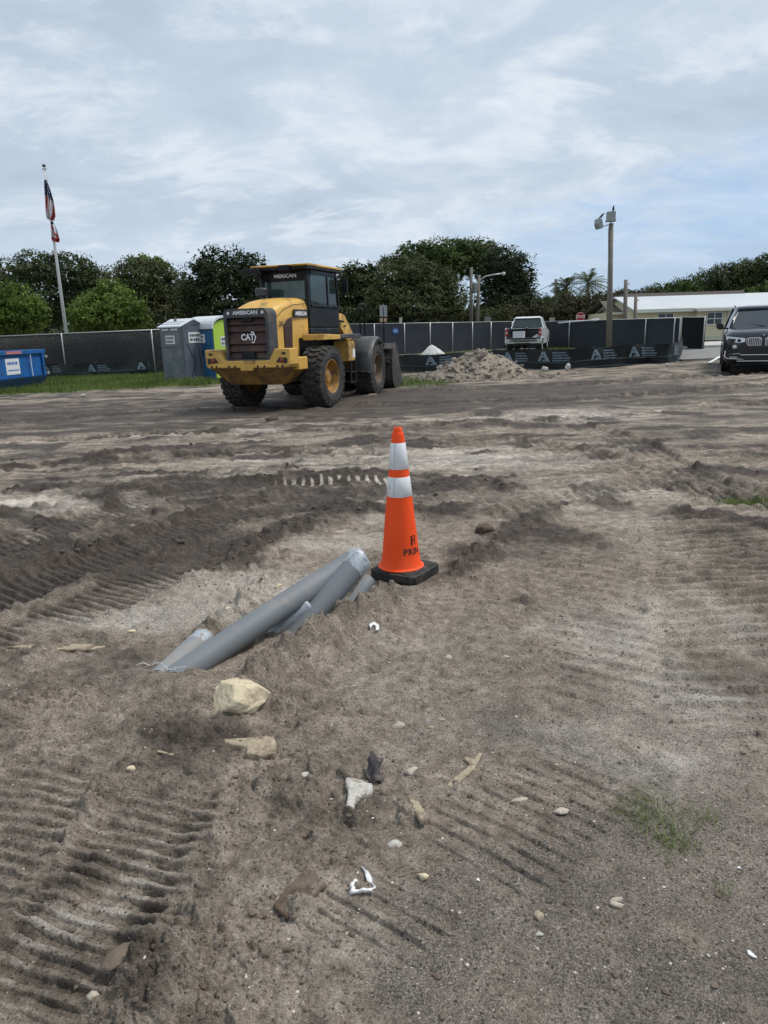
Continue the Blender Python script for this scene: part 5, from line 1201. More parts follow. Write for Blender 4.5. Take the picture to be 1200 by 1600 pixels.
for k in range(292):
    while True:
        a = rs.uniform(0, 6.283); r_ = 2.15 * rs.uniform(0, 1) ** .6; x, y = r_ * math.cos(a), r_ * math.sin(a) * .8
        if y < .55 or rs.random() < .15: break
    s = rs.uniform(.028, .078) * (1.9 if rs.random() < .14 else 1); o = link('rock', _rm[rs.randrange(9)], pile)
    if x > 1.2 and rs.random() < .5: x += rs.uniform(0, 1.3)
    o.location = (x, y, max(pile_h(x, y), -.02) + s * .25); o.scale = (s * rs.uniform(1, 1.7), s * rs.uniform(.8, 1.2), s * rs.uniform(.35, .8)); o.rotation_euler = (rs.uniform(-.7, .7), rs.uniform(-.7, .7), rs.uniform(0, 6.3))
q = MB()
for k in range(2600):
    a = rs.uniform(0, 6.283); r_ = 2.3 * rs.uniform(0, 1) ** .55; x, y = r_ * math.cos(a), r_ * math.sin(a) * .8; s = rs.uniform(.012, .04); z = max(pile_h(x, y), -.0) + s * .3; d = [Vector((rs.uniform(-1, 1), rs.uniform(-1, 1), rs.uniform(-.6, .6))).normalized() * s for _ in range(4)]
    b0 = Vector((x, y, z)); q.add([b0 + Vector((s, 0, -s * .3)), b0 + Vector((-s * .5, s * .8, -s * .2)), b0 + Vector((-s * .6, -s * .8, -s * .3)), b0 + Vector((0, 0, s * .6)) + d[0] * .4], [(0, 1, 3), (1, 2, 3), (2, 0, 3), (0, 2, 1)])
q.build('chippings', M['rubble'], pile, kind='stuff')
c, rows = mound(676, 556.5, 1.95, .66, 9.1)
o = MB().grid(rows).build('sand_pile', M['whitesand'], smooth=True); o.location = c; tag(o, 'small rounded pile of white sand behind the silt fence', 'sand pile')

# ---- flagpole with two limp flags
def flagpole():
    b = atY(104, 526, 38.5); t = atY(69, 262, 38.5); k = (t - b); g = gz(b.x, b.y); b0 = b - k * ((b.z - g) / k.z); root = empty('flagpole', b0); tag(root, 'tall white flagpole behind the left chain link fence', 'flagpole')
    q = MB(); q.tube([(0, 0, 0), (t - b0) * .5, t - b0], [.085, .065, .035], 12); q.build('pole', M['pole_white'], root, smooth=True)
    q = MB(); q.lathe([(.001, .16), (.06, .15), (.09, .09), (.06, .03), (.001, .02)], tuple(t - b0), 'z', 14); q.tube([t - b0 - Vector((.09, 0, .06)), t - b0 + Vector((.09, 0, -.06))], .03, 8); q.build('finial', M['mdgrey'], root, smooth=True)
    q = MB(); q.tube([Vector((.10, -.02, 1.0)), (t - b0) * .97 + Vector((.07, -.02, 0))], .008, 4); q.build('halyard', M['pole_white'], root)
    def flag(label, ya, yb, w, colf, nm, pxa, pxb):
        pa = atY(pxa, ya, 38.4); pb = atY(pxb, yb, 38.4); n, mcols = 44, 22; rows = []
        for i in range(n + 1):
            v = i / n; c_ = pa.lerp(pb, v); ww = w * (.35 + 1.0 * math.sin(min(1, v * 1.25) * 1.7)) * (1 if v < .88 else 1 - (v - .88) * 4.0); row = []
            for j in range(mcols + 1):
                u = j / mcols; row.append(Vector((c_.x - .12 * w + (u - .35) * ww - .05 * v * math.sin(u * 5), c_.y + .10 * math.sin(u * 15 + v * 2.0) * (.4 + v), c_.z - .10 * u * v)) - pa)
            rows.append(row)
        mb = MB().grid(rows); mb.m = [colf((k // mcols) / n, (k % mcols) / mcols) for k in range(len(mb.f))]
        o = mb.build(nm, [M['flag_blue'], M['flag_red'], M['flag_white']], None, smooth=True); o.location = pa; tag(o, label, 'flag', 'flags on the flagpole'); return o
    def us(v, u):
        if v < .44 + .25 * (u - .5): return 0 if (int(v * 44) * 7 + int(u * 22) * 5) % 11 else 2
        return 1 if int((u * 6.5 + v * 3.2)) % 2 else 2
    def fla(v, u):
        if v < .12: return 0
        return 1 if (v > .78 or (abs((u - .5) * 1.1 - (v - .45)) < .10)) else 2
    flag('limp stars and stripes flag, upper of the two on the flagpole', 281, 342, .34, us, 'flag', 71.5, 79)
    flag('limp white and red flag hanging lower on the flagpole', 346, 376, .27, fla, 'flag', 81, 86.5)
flagpole()

# ---- poles and lamps
def light_pole():
    b = G(951, 561); t = atY(955, 349, b.y); root = empty('floodlight_pole', b); tag(root, 'tall weathered pole with two floodlights behind the right silt fence', 'light pole'); d = t - b
    MB().tube([(0, 0, 0), d * .5, d], [.125, .11, .09], 14).build('pole', M['pole_wood'], root, smooth=True)
    q = MB(); q.tube([(-.14, -.05, d.z * .45), d * .97 + Vector((-.13, -.05, 0))], .012, 6); q.build('conduit', M['galv'], root)
    q = MB(); q.box(-.17, .15, -.14, .10, 0, .36); q.box(-.19, .17, -.16, .12, -.02, .045); q.box(-.02, .02, -.02, .02, -.12, 0)
    for k in range(5): q.box(-.15 + k * .065, -.14 + k * .065, .10, .14, .06, .33)
    o = q.build('floodlight', M['floodcase'], root, bevel=.01); o.location = d + Vector((-.02, 0, .08)); top = b + o.location + Vector((.08, 0, .36))
    q = MB(); q.tube([(0, 0, 0), (-.15, -.02, .02), (-.30, -.03, -.02), (-.44, -.04, -.10)], .022, 8); o = q.build('arm', M['galv'], root, smooth=True); o.location = d * .985
    q = MB(); q.prism([(-.09, 0), (.03, .0), (.09, .12), (.07, .38), (-.07, .40), (-.13, .20)], 'y', -.16, .16); o = q.build('floodlight', M['floodcase'], root, bevel=.012); o.location = d * .985 + Vector((-.46, 0, -.12)); o.rotation_euler = (0, R(-12), R(15))
    top2 = b + d * .985 + Vector((-.50, 0, .28))
    for loc, tilt, lb in ((top, 0, 'black bird perched upright on the boxy floodlight'), (top2 + Vector((.04, 0, .02)), 38, 'black bird leaning forward on the tilted floodlight')):
        q = MB(); q.tube([(0, 0, -.01), (0, 0, .04), (.0, 0, .10), (0, 0, .16), (0, 0, .19), (.015, -.01, .215), (.05, -.02, .215)], [.012, .035, .045, .032, .024, .026, .004], 10); q.tube([(0, 0, .05), (-.03, .01, -.02), (-.04, .01, -.07)], [.03, .018, .012], 8); o = q.build('bird', M['feather'], smooth=True); o.location = loc; o.rotation_euler = (0, R(tilt), 0); tag(o, lb, 'bird', 'birds on the floodlights')
light_pole()
def street_lamp():
    b = atY(745, 520, 56); t = atY(748.5, 430, 56); g = gz(b.x, b.y); k = t - b; b0 = b - k * ((b.z - g) / k.z); root = empty('street_lamp', b0); tag(root, 'grey street lamp with a long upswept arm in front of the big dark tree', 'street lamp'); d = t - b0
    MB().tube([(0, 0, 0), d * .5, d], [.16, .13, .09], 12).build('pole', M['pole_wood'], root, smooth=True)
    a1 = atY(770, 429.5, 56) - b0; a2 = atY(784, 427.5, 56) - b0; st = atY(748.5, 439, 56) - b0
    MB().tube([st, st.lerp(a1, .5) + Vector((0, 0, .12)), a1, a2], .05, 8).build('arm', M['galv'], root, smooth=True)
    e = atY(790, 427.8, 56) - b0; q = MB(); q.tube([a2, a2.lerp(e, .3), a2.lerp(e, .8), e], [.05, .13, .12, .03], 10); q.build('lamp_head', M['sign_pale'], root, smooth=True)
    tr = atY(736, 470, 58); t2 = atY(736.5, 418, 58); g = gz(tr.x, 58); r2 = empty('utility_pole', (tr.x, 58, g)); tag(r2, 'utility pole with a small transformer just left of the street lamp', 'utility pole')
    h2 = t2.z - g; MB().tube([(0, 0, 0), (.02, 0, h2)], [.16, .11], 10).build('pole', M['pole_wood'], r2, smooth=True)
    q = MB(); q.lathe([(.001, 0), (.2, .02), (.22, .1), (.22, .75), (.12, .85), (.001, .87)], (.33, 0, h2 - 1.9), 'z', 16); q.build('transformer', M['sign_grey'], r2, ang=40); return b0 + Vector((.0, 0, h2)), Vector((tr.x, 58, t2.z - .2))
_la, tp = street_lamp()
def pole(name, label, px, y0, y1, Y, r_, cat='utility pole', m='pole_wood', dx=0):
    b = atY(px, y1, Y); t = atY(px + dx, y0, Y); g = gz(b.x, Y); root = empty(name, (b.x, Y, g)); tag(root, label, cat); MB().tube([(0, 0, 0), (t.x - b.x, 0, t.z - g)], [r_ * 1.15, r_ * .9], 10).build('pole', M[m], root, smooth=True)
    MB().box(-.12, .12, -.03, .03, t.z - g - .3, t.z - g - .22).build('bracket', M['galv'], root); return Vector((t.x, Y, t.z - .25))
p1_ = pole('utility_pole', 'thin dark utility pole left of the palms', 868.5, 436, 470, 66, .13)
pole('utility_pole', 'bare grey wooden pole right of the floodlight pole', 978, 437, 490, 46, .12, cat='pole'); pole('utility_pole', 'short square post just right of the bare grey pole', 993.5, 462, 495, 44, .10, cat='pole')
q = MB(); q.tube([p1_.lerp(tp + Vector((0, 0, -.8 + k * .7)), i / 16) - Vector((0, 0, 1.1 * math.sin(math.pi * i / 16))) for k in (0,) for i in range(17)], .022, 5); o = q.build('power_line', M['mblack'], smooth=True); tag(o, 'sagging overhead cable strung between the two utility poles', 'power line')

# ---- pavement, parking bay, house
def slab(name, x0, x1, y0, y1, dz, m, th=.12):
    q = MB(); n = 12; xs = [x0 + (x1 - x0) * i / n for i in range(n + 1)]
    for a, b in zip(xs[:-1], xs[1:]): pass
    top = [[(x, y, gz(x, y) + dz) for x in xs] for y in (y0, y1)]; q.grid(top); bot = [[(x, y, gz(x, y) + dz - th) for x in xs] for y in (y0, y0)]
    q.grid([[(x, y0, gz(x, y0) + dz - th) for x in xs], [(x, y0, gz(x, y0) + dz) for x in xs]]); q.add([(x0, y0, gz(x0, y0) + dz - th), (x0, y1, gz(x0, y1) + dz - th), (x0, y1, gz(x0, y1) + dz), (x0, y0, gz(x0, y0) + dz)], [(0, 3, 2, 1)])
    return q.build(name, m, kind='structure')
slab('parking_lot', 11.35, 60, 27.6, 37.4, .05, M['asphalt']); slab('pavement', 14.5, 60, 37.402, 43.0, .16, M['paving'])
q = MB(); a = G(1108, 565, .23); b = G(1131, 553, .23)
u = (b - a).normalized(); n_ = Vector((-u.y, u.x, 0)) * .06; e = b + u * 6
q.add([a + n_, a - n_, e - n_, e + n_], [(0, 1, 2, 3)]); q.v = [(x, y, gz(x, y) + .054) for x, y, z in q.v]; q.build('bay_line', M['lane_paint'], kind='structure')
def house():
    Y = 50; x0 = atY(992, 530, Y).x; x1 = atY(1330, 530, Y).x; g = .30; root = empty('house', (x0, Y, g)); tag(root, 'long low cream house with a white metal roof at the right edge', 'house')
    L_ = x1 - x0; D = 8; ev = 2.10; rd = 3.12
    q = MB(); q.box(0, L_, 0, D, 0, ev); q.prism([(0, ev), (D, ev), (D / 2, rd - .15)], 'x', .02, L_ - .02); q.build('wall', M['beige_wall'], root)
    q = MB(); e = .5
    q.add([(-.3, -e, ev - .02), (L_ + .3, -e, ev - .02), (L_ + .3, D / 2, rd), (-.3, D / 2, rd), (-.3, D + e, ev - .02), (L_ + .3, D + e, ev - .02)], [(0, 1, 2, 3), (3, 2, 5, 4)]); ro = q.build('roof', M['metal_roof'], root); sm = ro.modifiers.new('t', 'SOLIDIFY'); sm.thickness = .08
    q = MB()
    for k in range(int(L_ / .9) + 1):
        x = k * .9; q.add([(x, -e, ev + .0), (x + .05, -e, ev + .0), (x + .05, D / 2, rd + .02), (x, D / 2, rd + .02), (x, -e, ev + .018), (x + .05, -e, ev + .018), (x + .05, D / 2, rd + .035), (x, D / 2, rd + .035)], [(4, 5, 6, 7), (0, 4, 7, 3), (1, 2, 6, 5), (0, 1, 5, 4)])
    q = MB(); q.box(-.32, L_ + .32, -e - .06, -e + .02, ev - .20, ev + .03); q.build('fascia', M['cream_trim'], root, bevel=.01)
    q = MB(); q.prism([(-.2 + D / 2, rd - .1), (D / 2 + .1, rd + .20), (D / 2 + 2.4, rd + .18), (D / 2 + 2.6, rd - .1)], 'x', .4, L_ * .62); q.build('rear_roof', M['brown_roof'], root)
    # projecting bay with its own eave
    bx0 = atY(1092, 530, Y - 1).x - x0; bx1 = atY(1142, 530, Y - 1).x - x0
    q = MB(); q.box(bx0, bx1, -.55, -.002, 0, ev - .1); q.build('bay_wall', M['beige_wall'], root)
    q = MB(); q.add([(bx0 - .3, -1.15, ev - .06), (bx1 + .3, -1.15, ev - .06), (bx1 + .3, -.56, ev - .0), (bx0 - .3, -.56, ev - .0)], [(0, 1, 2, 3)]); o = q.build('bay_roof', M['metal_roof'], root); sm = o.modifiers.new('t', 'SOLIDIFY'); sm.thickness = .07
    q = MB(); q.box(bx0 - .32, bx1 + .32, -1.20, -1.13, ev - .22, ev - .03); q.build('bay_fascia', M['cream_trim'], root, bevel=.01)
    def win(x, y, w, z0, z1):
        f = MB(); t = .05
        f.box(x, x + w, y - .05, y - .001, z1 - t, z1); f.box(x - .04, x + w + .04, y - .08, y - .001, z0, z0 + t + .02)
        for xx in (x, x + w / 2 - t / 2, x + w - t): f.box(xx, xx + t, y - .05, y - .001, z0 + t + .021, z1 - t - .001)
        f.box(x + t + .001, x + w / 2 - t / 2 - .001, y - .045, y - .001, (z0 + z1) / 2 - t / 2, (z0 + z1) / 2 + t / 2); f.box(x + w / 2 + t / 2 + .001, x + w - t - .001, y - .045, y - .001, (z0 + z1) / 2 - t / 2, (z0 + z1) / 2 + t / 2)
        fo = f.build('window', M['white'], root)
        for a, b in ((x + t, x + w / 2 - t / 2), (x + w / 2 + t / 2, x + w - t)):
            for c_, d_ in ((z0 + t, (z0 + z1) / 2 - t / 2), ((z0 + z1) / 2 + t / 2, z1 - t)): MB().add([(a, y - .012, c_), (b, y - .012, c_), (b, y - .012, d_), (a, y - .012, d_)], [(0, 1, 2, 3)]).build('pane', M['glass'], fo)
    wx0 = atY(1104, 500, Y - .6).x - x0; wx1 = atY(1129, 500, Y - .6).x - x0; win(wx0, -.55, wx1 - wx0, .98, 1.82)
    wx0 = atY(1027, 500, Y).x - x0; wx1 = atY(1052, 500, Y).x - x0; win(wx0, 0, wx1 - wx0, .98, 1.86)
    win(bx1 + 1.6, 0, 1.1, .98, 1.86); win(bx1 + 5.0, 0, 1.6, .98, 1.86)
    q = MB(); q.box(bx0 - .1, bx1 + .1, -.62, -.551, .02, .10); q.box(bx0 - .1, bx1 + .1, -.60, -.551, .22, .27); q.box(bx1 - .42, bx1 - .38, -.60, -.551, .28, ev - .2); q.build_each('trim', M['cream_trim'], root)
    q = MB(); q.tube([(bx1 - .15, -.62, .28), (bx1 - .15, -.62, ev - .25)], .04, 8); q.build('downpipe', M['cream_trim'], root, smooth=True)
    q = MB(); q.box(bx1 - .75, bx1 - .60, -.63, -.551, .80, 1.0); q.build('meter_box', M['cream_trim'], root, bevel=.01)
    # lower neighbour wing with a brown roof
    y2 = 53; xa = atY(956, 500, y2).x; xb = atY(996, 500, y2).x; r2 = empty('bungalow', (xa, y2, .28)); tag(r2, 'small cream bungalow with a brown roof left of the long house', 'house'); w = xb - xa
    MB().box(0, w, 0, 6, 0, 2.05).build('wall', M['beige_wall'], r2); q = MB(); q.add([(-.4, -.5, 2.03), (w + .2, -.5, 2.03), (w + .2, 3, 2.95), (-.0, 3, 2.95), (-.4, 6.5, 2.03), (w + .2, 6.5, 2.03)], [(0, 1, 2, 3), (3, 2, 5, 4)]); o = q.build('roof', M['brown_roof'], r2); sm = o.modifiers.new('t', 'SOLIDIFY'); sm.thickness = .08
    MB().box(-.42, w + .2, -.56, -.5, 1.9, 2.06).build('fascia', M['cream_trim'], r2)
    # small shed roof seen beyond the toilets
house()

# ---- vehicles
def car_wheel(r, w, name='wheel', rimm='chrome', parent=None, loc=(0, 0, 0), dark=False):
    t = MB(); t.lathe([(r * .66, -w / 2 * .9), (r * .72, -w / 2), (r * .9, -w / 2), (r * .985, -w / 2 * .8), (r, -w / 2 * .5), (r, w / 2 * .5), (r * .985, w / 2 * .8), (r * .9, w / 2), (r * .72, w / 2), (r * .66, w / 2 * .9)], axis='y', n=36)
    o = t.build(name, M['tyre'], parent, ang=40); o.location = loc; q = MB()
    for s in (-1, 1):
        q.lathe([(r * .68, s * w * .40), (r * .67, s * w * .46), (r * .62, s * w * .44), (r * .60, s * w * .2)], axis='y', n=32); q.lathe([(r * .61, s * w * .15), (r * .15, s * w * .15)], axis='y', n=24)
        q.lathe([(r * .15, s * w * .2), (r * .15, s * w * .38), (.001, s * w * .40)], axis='y', n=16)
        for k in range(7):
            a = 2 * math.pi * k / 7; c_, s_ = math.cos(a), math.sin(a)
            q.hexa([(c_ * u_ - s_ * v_, s * w * y_, s_ * u_ + c_ * v_) for y_ in (.25, .40) for u_, v_ in ((r * .12, -r * .07), (r * .63, -r * .055), (r * .63, r * .055), (r * .12, r * .07))])
    q.build('rim', M[rimm], o, ang=30); return o
def pickup():
    c = G(796, 552); Yb = 41.0; a = atY(817, 545, Yb); psi = R(17); root = empty('pickup_truck', (a.x, a.y, gz(a.x, a.y) + .04), R(90) - psi); tag(root, 'white pickup truck seen from behind with its loaded tailgate lowered', 'pickup truck')
    W_ = 1.0
    b = MB()
    for s in (-1, 1):
        def P(y): return s * y
        # bed side with wheel arch cut out, drawn as a side outline
        arch = [(1.02 + .52 * math.cos(R(t)), .42 + .52 * math.sin(R(t))) for t in range(180, -1, -20)]
        out = [(.10, .62)] + [(.50, .50)] + arch + [(1.62, .50), (2.15, .50), (2.15, 1.34), (.05, 1.36), (.02, 1.0)]
        b.prism(out, 'y', P(W_), P(W_ - .07))
    b.box(.1, 2.12, -.9, .9, .66, .74); b.box(2.08, 2.14, -.92, .92, .75, 1.32); b.build('bed', M['carwhite'], root, bevel=.012)
    q = MB(); q.box(-.50, .06, -.76, .76, .74, .82); q.build('tailgate', M['trimblack'], root, bevel=.012)
    q = MB(); q.box(.3, 2.0, -.90, .90, .742, .76); q.box(.12, 2.06, -.926, -.905, .745, 1.34); q.box(.12, 2.06, .905, .926, .745, 1.34); q.box(2.05, 2.078, -.9, .9, .745, 1.3); q.build('bed_liner', M['trimblack'], root)
    q = MB(); q.box(-.16, .06, -.98, -.40, .50, .64); q.box(-.16, .06, .40, .98, .50, .64); q.box(-.14, .06, -.398, .398, .52, .62); q.build_each('bumper', M['chrome'], root, bevel=.02)
    q = MB(); q.box(.0, .4, -.85, .85, .38, .52); q.box(.4, 5.2, -.45, .45, .36, .56); q.box(-.2, .0, -.06, .06, .40, .48); q.build('chassis', M['trimblack'], root, bevel=.01)
    for s in (-1, 1):
        q = MB(); q.box(-.01, .06, s * .91 - .075, s * .91 + .075, .92, 1.28); to = q.build('tail_light', M['red_lens'], root, bevel=.012)
        q = MB(); q.box(-.018, -.009, s * .91 - .05, s * .91 + .05, 1.06, 1.12); q.build('reverse_lamp', M['white_print'], to)
    # cab: lower body and greenhouse
    arch = [(4.75 + .52 * math.cos(R(t)), .42 + .52 * math.sin(R(t))) for t in range(180, -1, -20)]
    q = MB()
    for s in (-1, 1): q.prism([(2.18, .45)] + [(4.20, .45)] + arch + [(5.3, .45), (5.65, .55), (5.68, 1.0), (5.5, 1.16), (4.3, 1.24), (4.1, 1.30), (2.18, 1.34)], 'y', s * W_, s * (W_ - .10))
    q.box(2.18, 4.4, -.899, .899, .45, 1.22); q.box(4.3, 5.6, -.899, .899, .9, 1.14); q.box(5.5, 5.66, -.899, .899, .5, 1.1); q.build('cab', M['carwhite'], root, bevel=.03, seg=3)
    q = MB(); q.hexa([(2.25, -.90, 1.34), (4.15, -.90, 1.31), (4.15, .90, 1.31), (2.25, .90, 1.34), (2.48, -.72, 1.90), (3.45, -.72, 1.90), (3.45, .72, 1.90), (2.48, .72, 1.90)]); q.build('cab_glass', M['glass'], root, bevel=.03)
    q = MB()
    for s in (-1, 1):
        for (xa, xb, ya, yb) in ((2.20, 2.43, .915, .735), (4.12, 3.45, .915, .735), (3.2, 3.1, .925, .75)):
            q.hexa([(xa - .05, s * ya - .035, 1.33), (xa + .06, s * ya - .035, 1.33), (xa + .06, s * ya + .035, 1.33), (xa - .05, s * ya + .035, 1.33), (xb - .05, s * yb - .035, 1.90), (xb + .06, s * yb - .035, 1.90), (xb + .06, s * yb + .035, 1.90), (xb - .05, s * yb + .035, 1.90)])
    q.hexa([(2.36, -.78, 1.88), (3.55, -.78, 1.88), (3.55, .78, 1.88), (2.36, .78, 1.88), (2.46, -.66, 1.97), (3.4, -.66, 1.97), (3.4, .66, 1.97), (2.46, .66, 1.97)]); q.build('cab_pillars', M['carwhite'], root, bevel=.02)
    for x, s in ((1.02, -1), (1.02, 1), (4.75, -1), (4.75, 1)): car_wheel(.42, .28, parent=root, loc=(x, s * .84, .415))
    q = MB(); q.tube([(1.02, -.8, .42), (1.02, .8, .42)], .06, 8); q.lathe([(.001, -.16), (.17, -.12), (.17, .12), (.001, .16)], (1.02, 0, .42), 'y', 12); q.build('rear_axle', M['trimblack'], root, smooth=True)
    for s in (-1, 1):
        q = MB(); q.tube([(3.9, s * .98, 1.32), (3.88, s * 1.14, 1.36)], .025, 6); q.box(3.82, 3.92, s * 1.14 - .08, s * 1.14 + .08, 1.30, 1.56); q.build('mirror', M['trimblack'], root, bevel=.015)
        q = MB()
        for xx in (2.45, 3.35): q.box(xx, xx + .16, s * W_ - .012 + s * .012, s * W_ + .012 + s * .012, 1.08, 1.12)
        q.build_each('door_handle', M['carwhite'], root)
    fx = lambda x, y, z: root.matrix_basis @ Vector((x, y, z))
    def load(name, label, cat, m, x, y, z, sx, sy, sz, rz=0):
        q = MB(); q.box(-sx / 2, sx / 2, -sy / 2, sy / 2, 0, sz); q.box(-sx / 2 - .01, sx / 2 + .01, -sy / 2 - .01, sy / 2 + .01, sz * .86, sz + .01); o = q.build(name, m, bevel=.012); o.location = fx(x, y, z); o.rotation_euler = (0, 0, R(90) - psi + R(rz)); tag(o, label, cat)
    bpy.context.view_layer.update()
    load('white_box', 'white box at the back of the pickup bed', 'box', M['sticker'], .42, .28, .765, .45, .62, .38); load('tool_box', 'dark tool box beside the white box in the pickup bed', 'tool box', M['trimblack'], .9, -.55, .765, .5, .4, .35, 12)
    q = MB(); q.grid([[(x * .06, y * .05, .20 * math.exp(-((x - 5) ** 2 + (y - 6) ** 2) / 18) + .03 * math.sin(x * 2.1 + y)) for y in range(13)] for x in range(11)]); o = q.build('crumpled_sack', M['sign_grey'], smooth=True); o.location = fx(.25, -.55, .79); sm = o.modifiers.new('t', 'SOLIDIFY'); sm.thickness = -.06; tag(o, 'crumpled grey sack lying in the pickup bed', 'sack')
    q = MB(); q.tube([(0, 0, 0), (.5, .9, .12)], .05, 8); q.tube([(.2, -.2, 0), (.4, 1.0, .05)], .04, 8); o = q.build('pipe_bundle', M['mdgrey'], smooth=True); o.location = fx(1.6, .1, 1.28); tag(o, 'dark pipes lying across the pickup bed behind the cab', 'pipes')
pickup()
def suv():
    d0 = 20.35; a = atY(1192, 540, d0); root = empty('black_suv', (a.x, a.y, gz(a.x, a.y) + .0), R(-90 - 24)); tag(root, 'black SUV with bright kidney grilles facing the yard at the right edge', 'car')
    # local: x forward (towards the yard), y left, z up ; origin on the ground under the nose
    def ring(x, w, zb, zs, zh, wt):
        half = [(0, zb), (w * .86, zb), (w * .97, zb + .10), (w, zb + .28), (w, zs - .12), (w * .985, zs), (w * wt + (w - w * wt) * .35, zh - .035), (w * wt, zh), (w * .4, zh + .02), (0, zh + .03)]
        return [(x, y, z) for y, z in half] + [(x, -y, z) for y, z in half[::-1]]
    secs = [(.03, .62, .30, .72, .86, .75), (.0, .78, .26, .82, .95, .78), (-.07, .90, .24, .92, 1.03, .80), (-.20, .955, .23, 1.0, 1.09, .82), (-.45, .985, .22, 1.04, 1.14, .84), (-1.0, .99, .22, 1.07, 1.18, .85), (-1.35, .98, .22, 1.10, 1.21, .85), (-2.5, .98, .22, 1.12, 1.22, .93), (-3.6, .985, .22, 1.14, 1.22, .93), (-4.4, .96, .25, 1.14, 1.22, .90), (-4.8, .86, .32, 1.05, 1.15, .85)]
    mb = MB().grid([ring(*s) for s in secs]); n = len(ring(*secs[0])); mb.f.append(tuple(range(n))); mb.m.append(0); mb.f.append(tuple(range(n * (len(secs) - 1), n * len(secs)))[::-1]); mb.m.append(0)
    bo = mb.build('body', M['carblack'], root, ang=38)
    q = MB()
    for s in (-1, 1): q.grid([[(-.25, s * .62, 1.105), (-.25, s * .56, 1.115)], [(-.8, s * .70, 1.19), (-.8, s * .63, 1.20)], [(-1.35, s * .74, 1.235), (-1.35, s * .66, 1.24)]])
    q.build_each('hood_crease', M['carblack'], bo, smooth=True)
    def gh(x, w, z): return (x, w, z)
    base = [(-1.28, .80), (-1.9, .90), (-3.0, .91), (-4.2, .86), (-4.75, .72)]; roof = [(-2.05, .62), (-2.5, .70), (-3.1, .72), (-4.0, .69), (-4.45, .60)]; zb = [1.20, 1.21, 1.22, 1.22, 1.18]; zr = [1.69, 1.765, 1.79, 1.765, 1.70]
    rows = []
    for (xb, wb), (xr, wr), z0, z1 in zip(base, roof, zb, zr): rows.append([(xb, wb, z0), (xb + (xr - xb) * .55, wb + (wr - wb) * .5, z0 + (z1 - z0) * .55), (xr, wr, z1), (xr, wr * .5, z1 + .02), (xr, -wr * .5, z1 + .02), (xr, -wr, z1), (xb + (xr - xb) * .55, -(wb + (wr - wb) * .5), z0 + (z1 - z0) * .55), (xb, -wb, z0)])
    mb = MB().grid(rows); mb.f.append(tuple(range(8))); mb.m.append(0); mb.f.append(tuple(range(32, 40))[::-1]); mb.m.append(0); mb.build('greenhouse', M['carglass'], root, ang=30)
    q = MB(); q.grid([[(x, w * k, z + .012 + (.02 if abs(k) < .9 else 0)) for k in (1.02, .5, 0, -.5, -1.02)] for (x, w), z in zip(roof, zr)]); ro = q.build('roof', M['carblack'], root, smooth=True); sm = ro.modifiers.new('t', 'SOLIDIFY'); sm.thickness = .03
    q = MB()
    for s in (-1, 1):
        q.tube([(-1.26, s * .82, 1.20), (-1.62, s * .755, 1.46), (-2.04, s * .655, 1.70), (-2.3, s * .69, 1.75)], .032, 6)
        q.tube([(-2.95, s * .925, 1.2), (-3.0, s * .75, 1.77)], .035, 6)
    q.build_each('windscreen_pillar', M['carblack'], root, smooth=True)
    for s in (-1, 1):
        q = MB(); q.tube([(-2.15, s * .66, 1.75), (-2.35, s * .68, 1.83), (-3.2, s * .70, 1.87), (-4.0, s * .67, 1.84), (-4.2, s * .66, 1.77)], .018, 6); q.build('roof_rail', M['galv'], root, smooth=True)
        q = MB(); q.prism([(s * .98, 1.18), (s * 1.12, 1.16), (s * 1.20, 1.22), (s * 1.20, 1.34), (s * 1.08, 1.37), (s * 1.0, 1.30)], 'x', -1.55, -1.40); q.box(-1.52, -1.45, min(s * .86, s * .99), max(s * .86, s * .99), 1.17, 1.22); q.build('mirror', M['trimblack'], root, bevel=.03, seg=3)
        # kidney grille
        q = MB(); pts = [(.045, .72), (.36, .72), (.41, .78), (.43, .90), (.36, .945), (.10, .95), (.035, .90)]; cx = .225; cz = .835
        vs = []; m_ = len(pts)
        for k_, xo in ((1.0, .055), (.88, .062)): vs += [(xo - .10 * abs(y) ** 2, s * (cx + (y - cx) * k_), cz + (z - cz) * k_) for y, z in pts]
        for k_, xo in ((1.0, -.02), (.88, -.01)): vs += [(xo - .10 * abs(y) ** 2, s * (cx + (y - cx) * k_), cz + (z - cz) * k_) for y, z in pts]
        fs = []
        for k in range(m_):
            j = (k + 1) % m_; fs += [(k, j, m_ + j, m_ + k), (k, 2 * m_ + k, 2 * m_ + j, j), (m_ + k, m_ + j, 3 * m_ + j, 3 * m_ + k)]
        q.add(vs, fs); ko = q.build('kidney_grille', M['chrome'], root, bevel=.004)
        q = MB(); q.add([(.036 - .1 * abs(y) ** 2, s * (cx + (y - cx) * .88), cz + (z - cz) * .88) for y, z in pts], [tuple(range(m_))]); q.build('grille_opening', M['trimblack'], ko)
        for k in range(7):
            y = .09 + k * .046; q = MB(); q.box(.038 - .1 * y * y, .052 - .1 * y * y, s * y - .008, s * y + .008, .735, .93); q.build('slat', M['chrome'], ko)
        # headlight
        q = MB(); f = lambda y: .06 - .38 * max(0, y - .45) ** 1.35
        L1 = [(.46, .83), (.62, .81), (.80, .84), (.93, .90), (.955, .99), (.80, .975), (.62, .95), (.46, .935)]
        q.add([(f(y) + .012 - (z - .85) * .25, s * y * .985, z) for y, z in L1] + [(f(y) - .12, s * y * .985, z) for y, z in L1], [tuple(range(8))] + [(k, 8 + k, 8 + (k + 1) % 8, (k + 1) % 8) for k in range(8)]); ho = q.build('headlight', M['lampglass'], root, bevel=.006)
        q = MB()
        for yy in (.60, .76): q.lathe([(.048, 0), (.04, .012), (.001, .016)], (f(yy) + .012, s * yy, .875), 'x', 16)
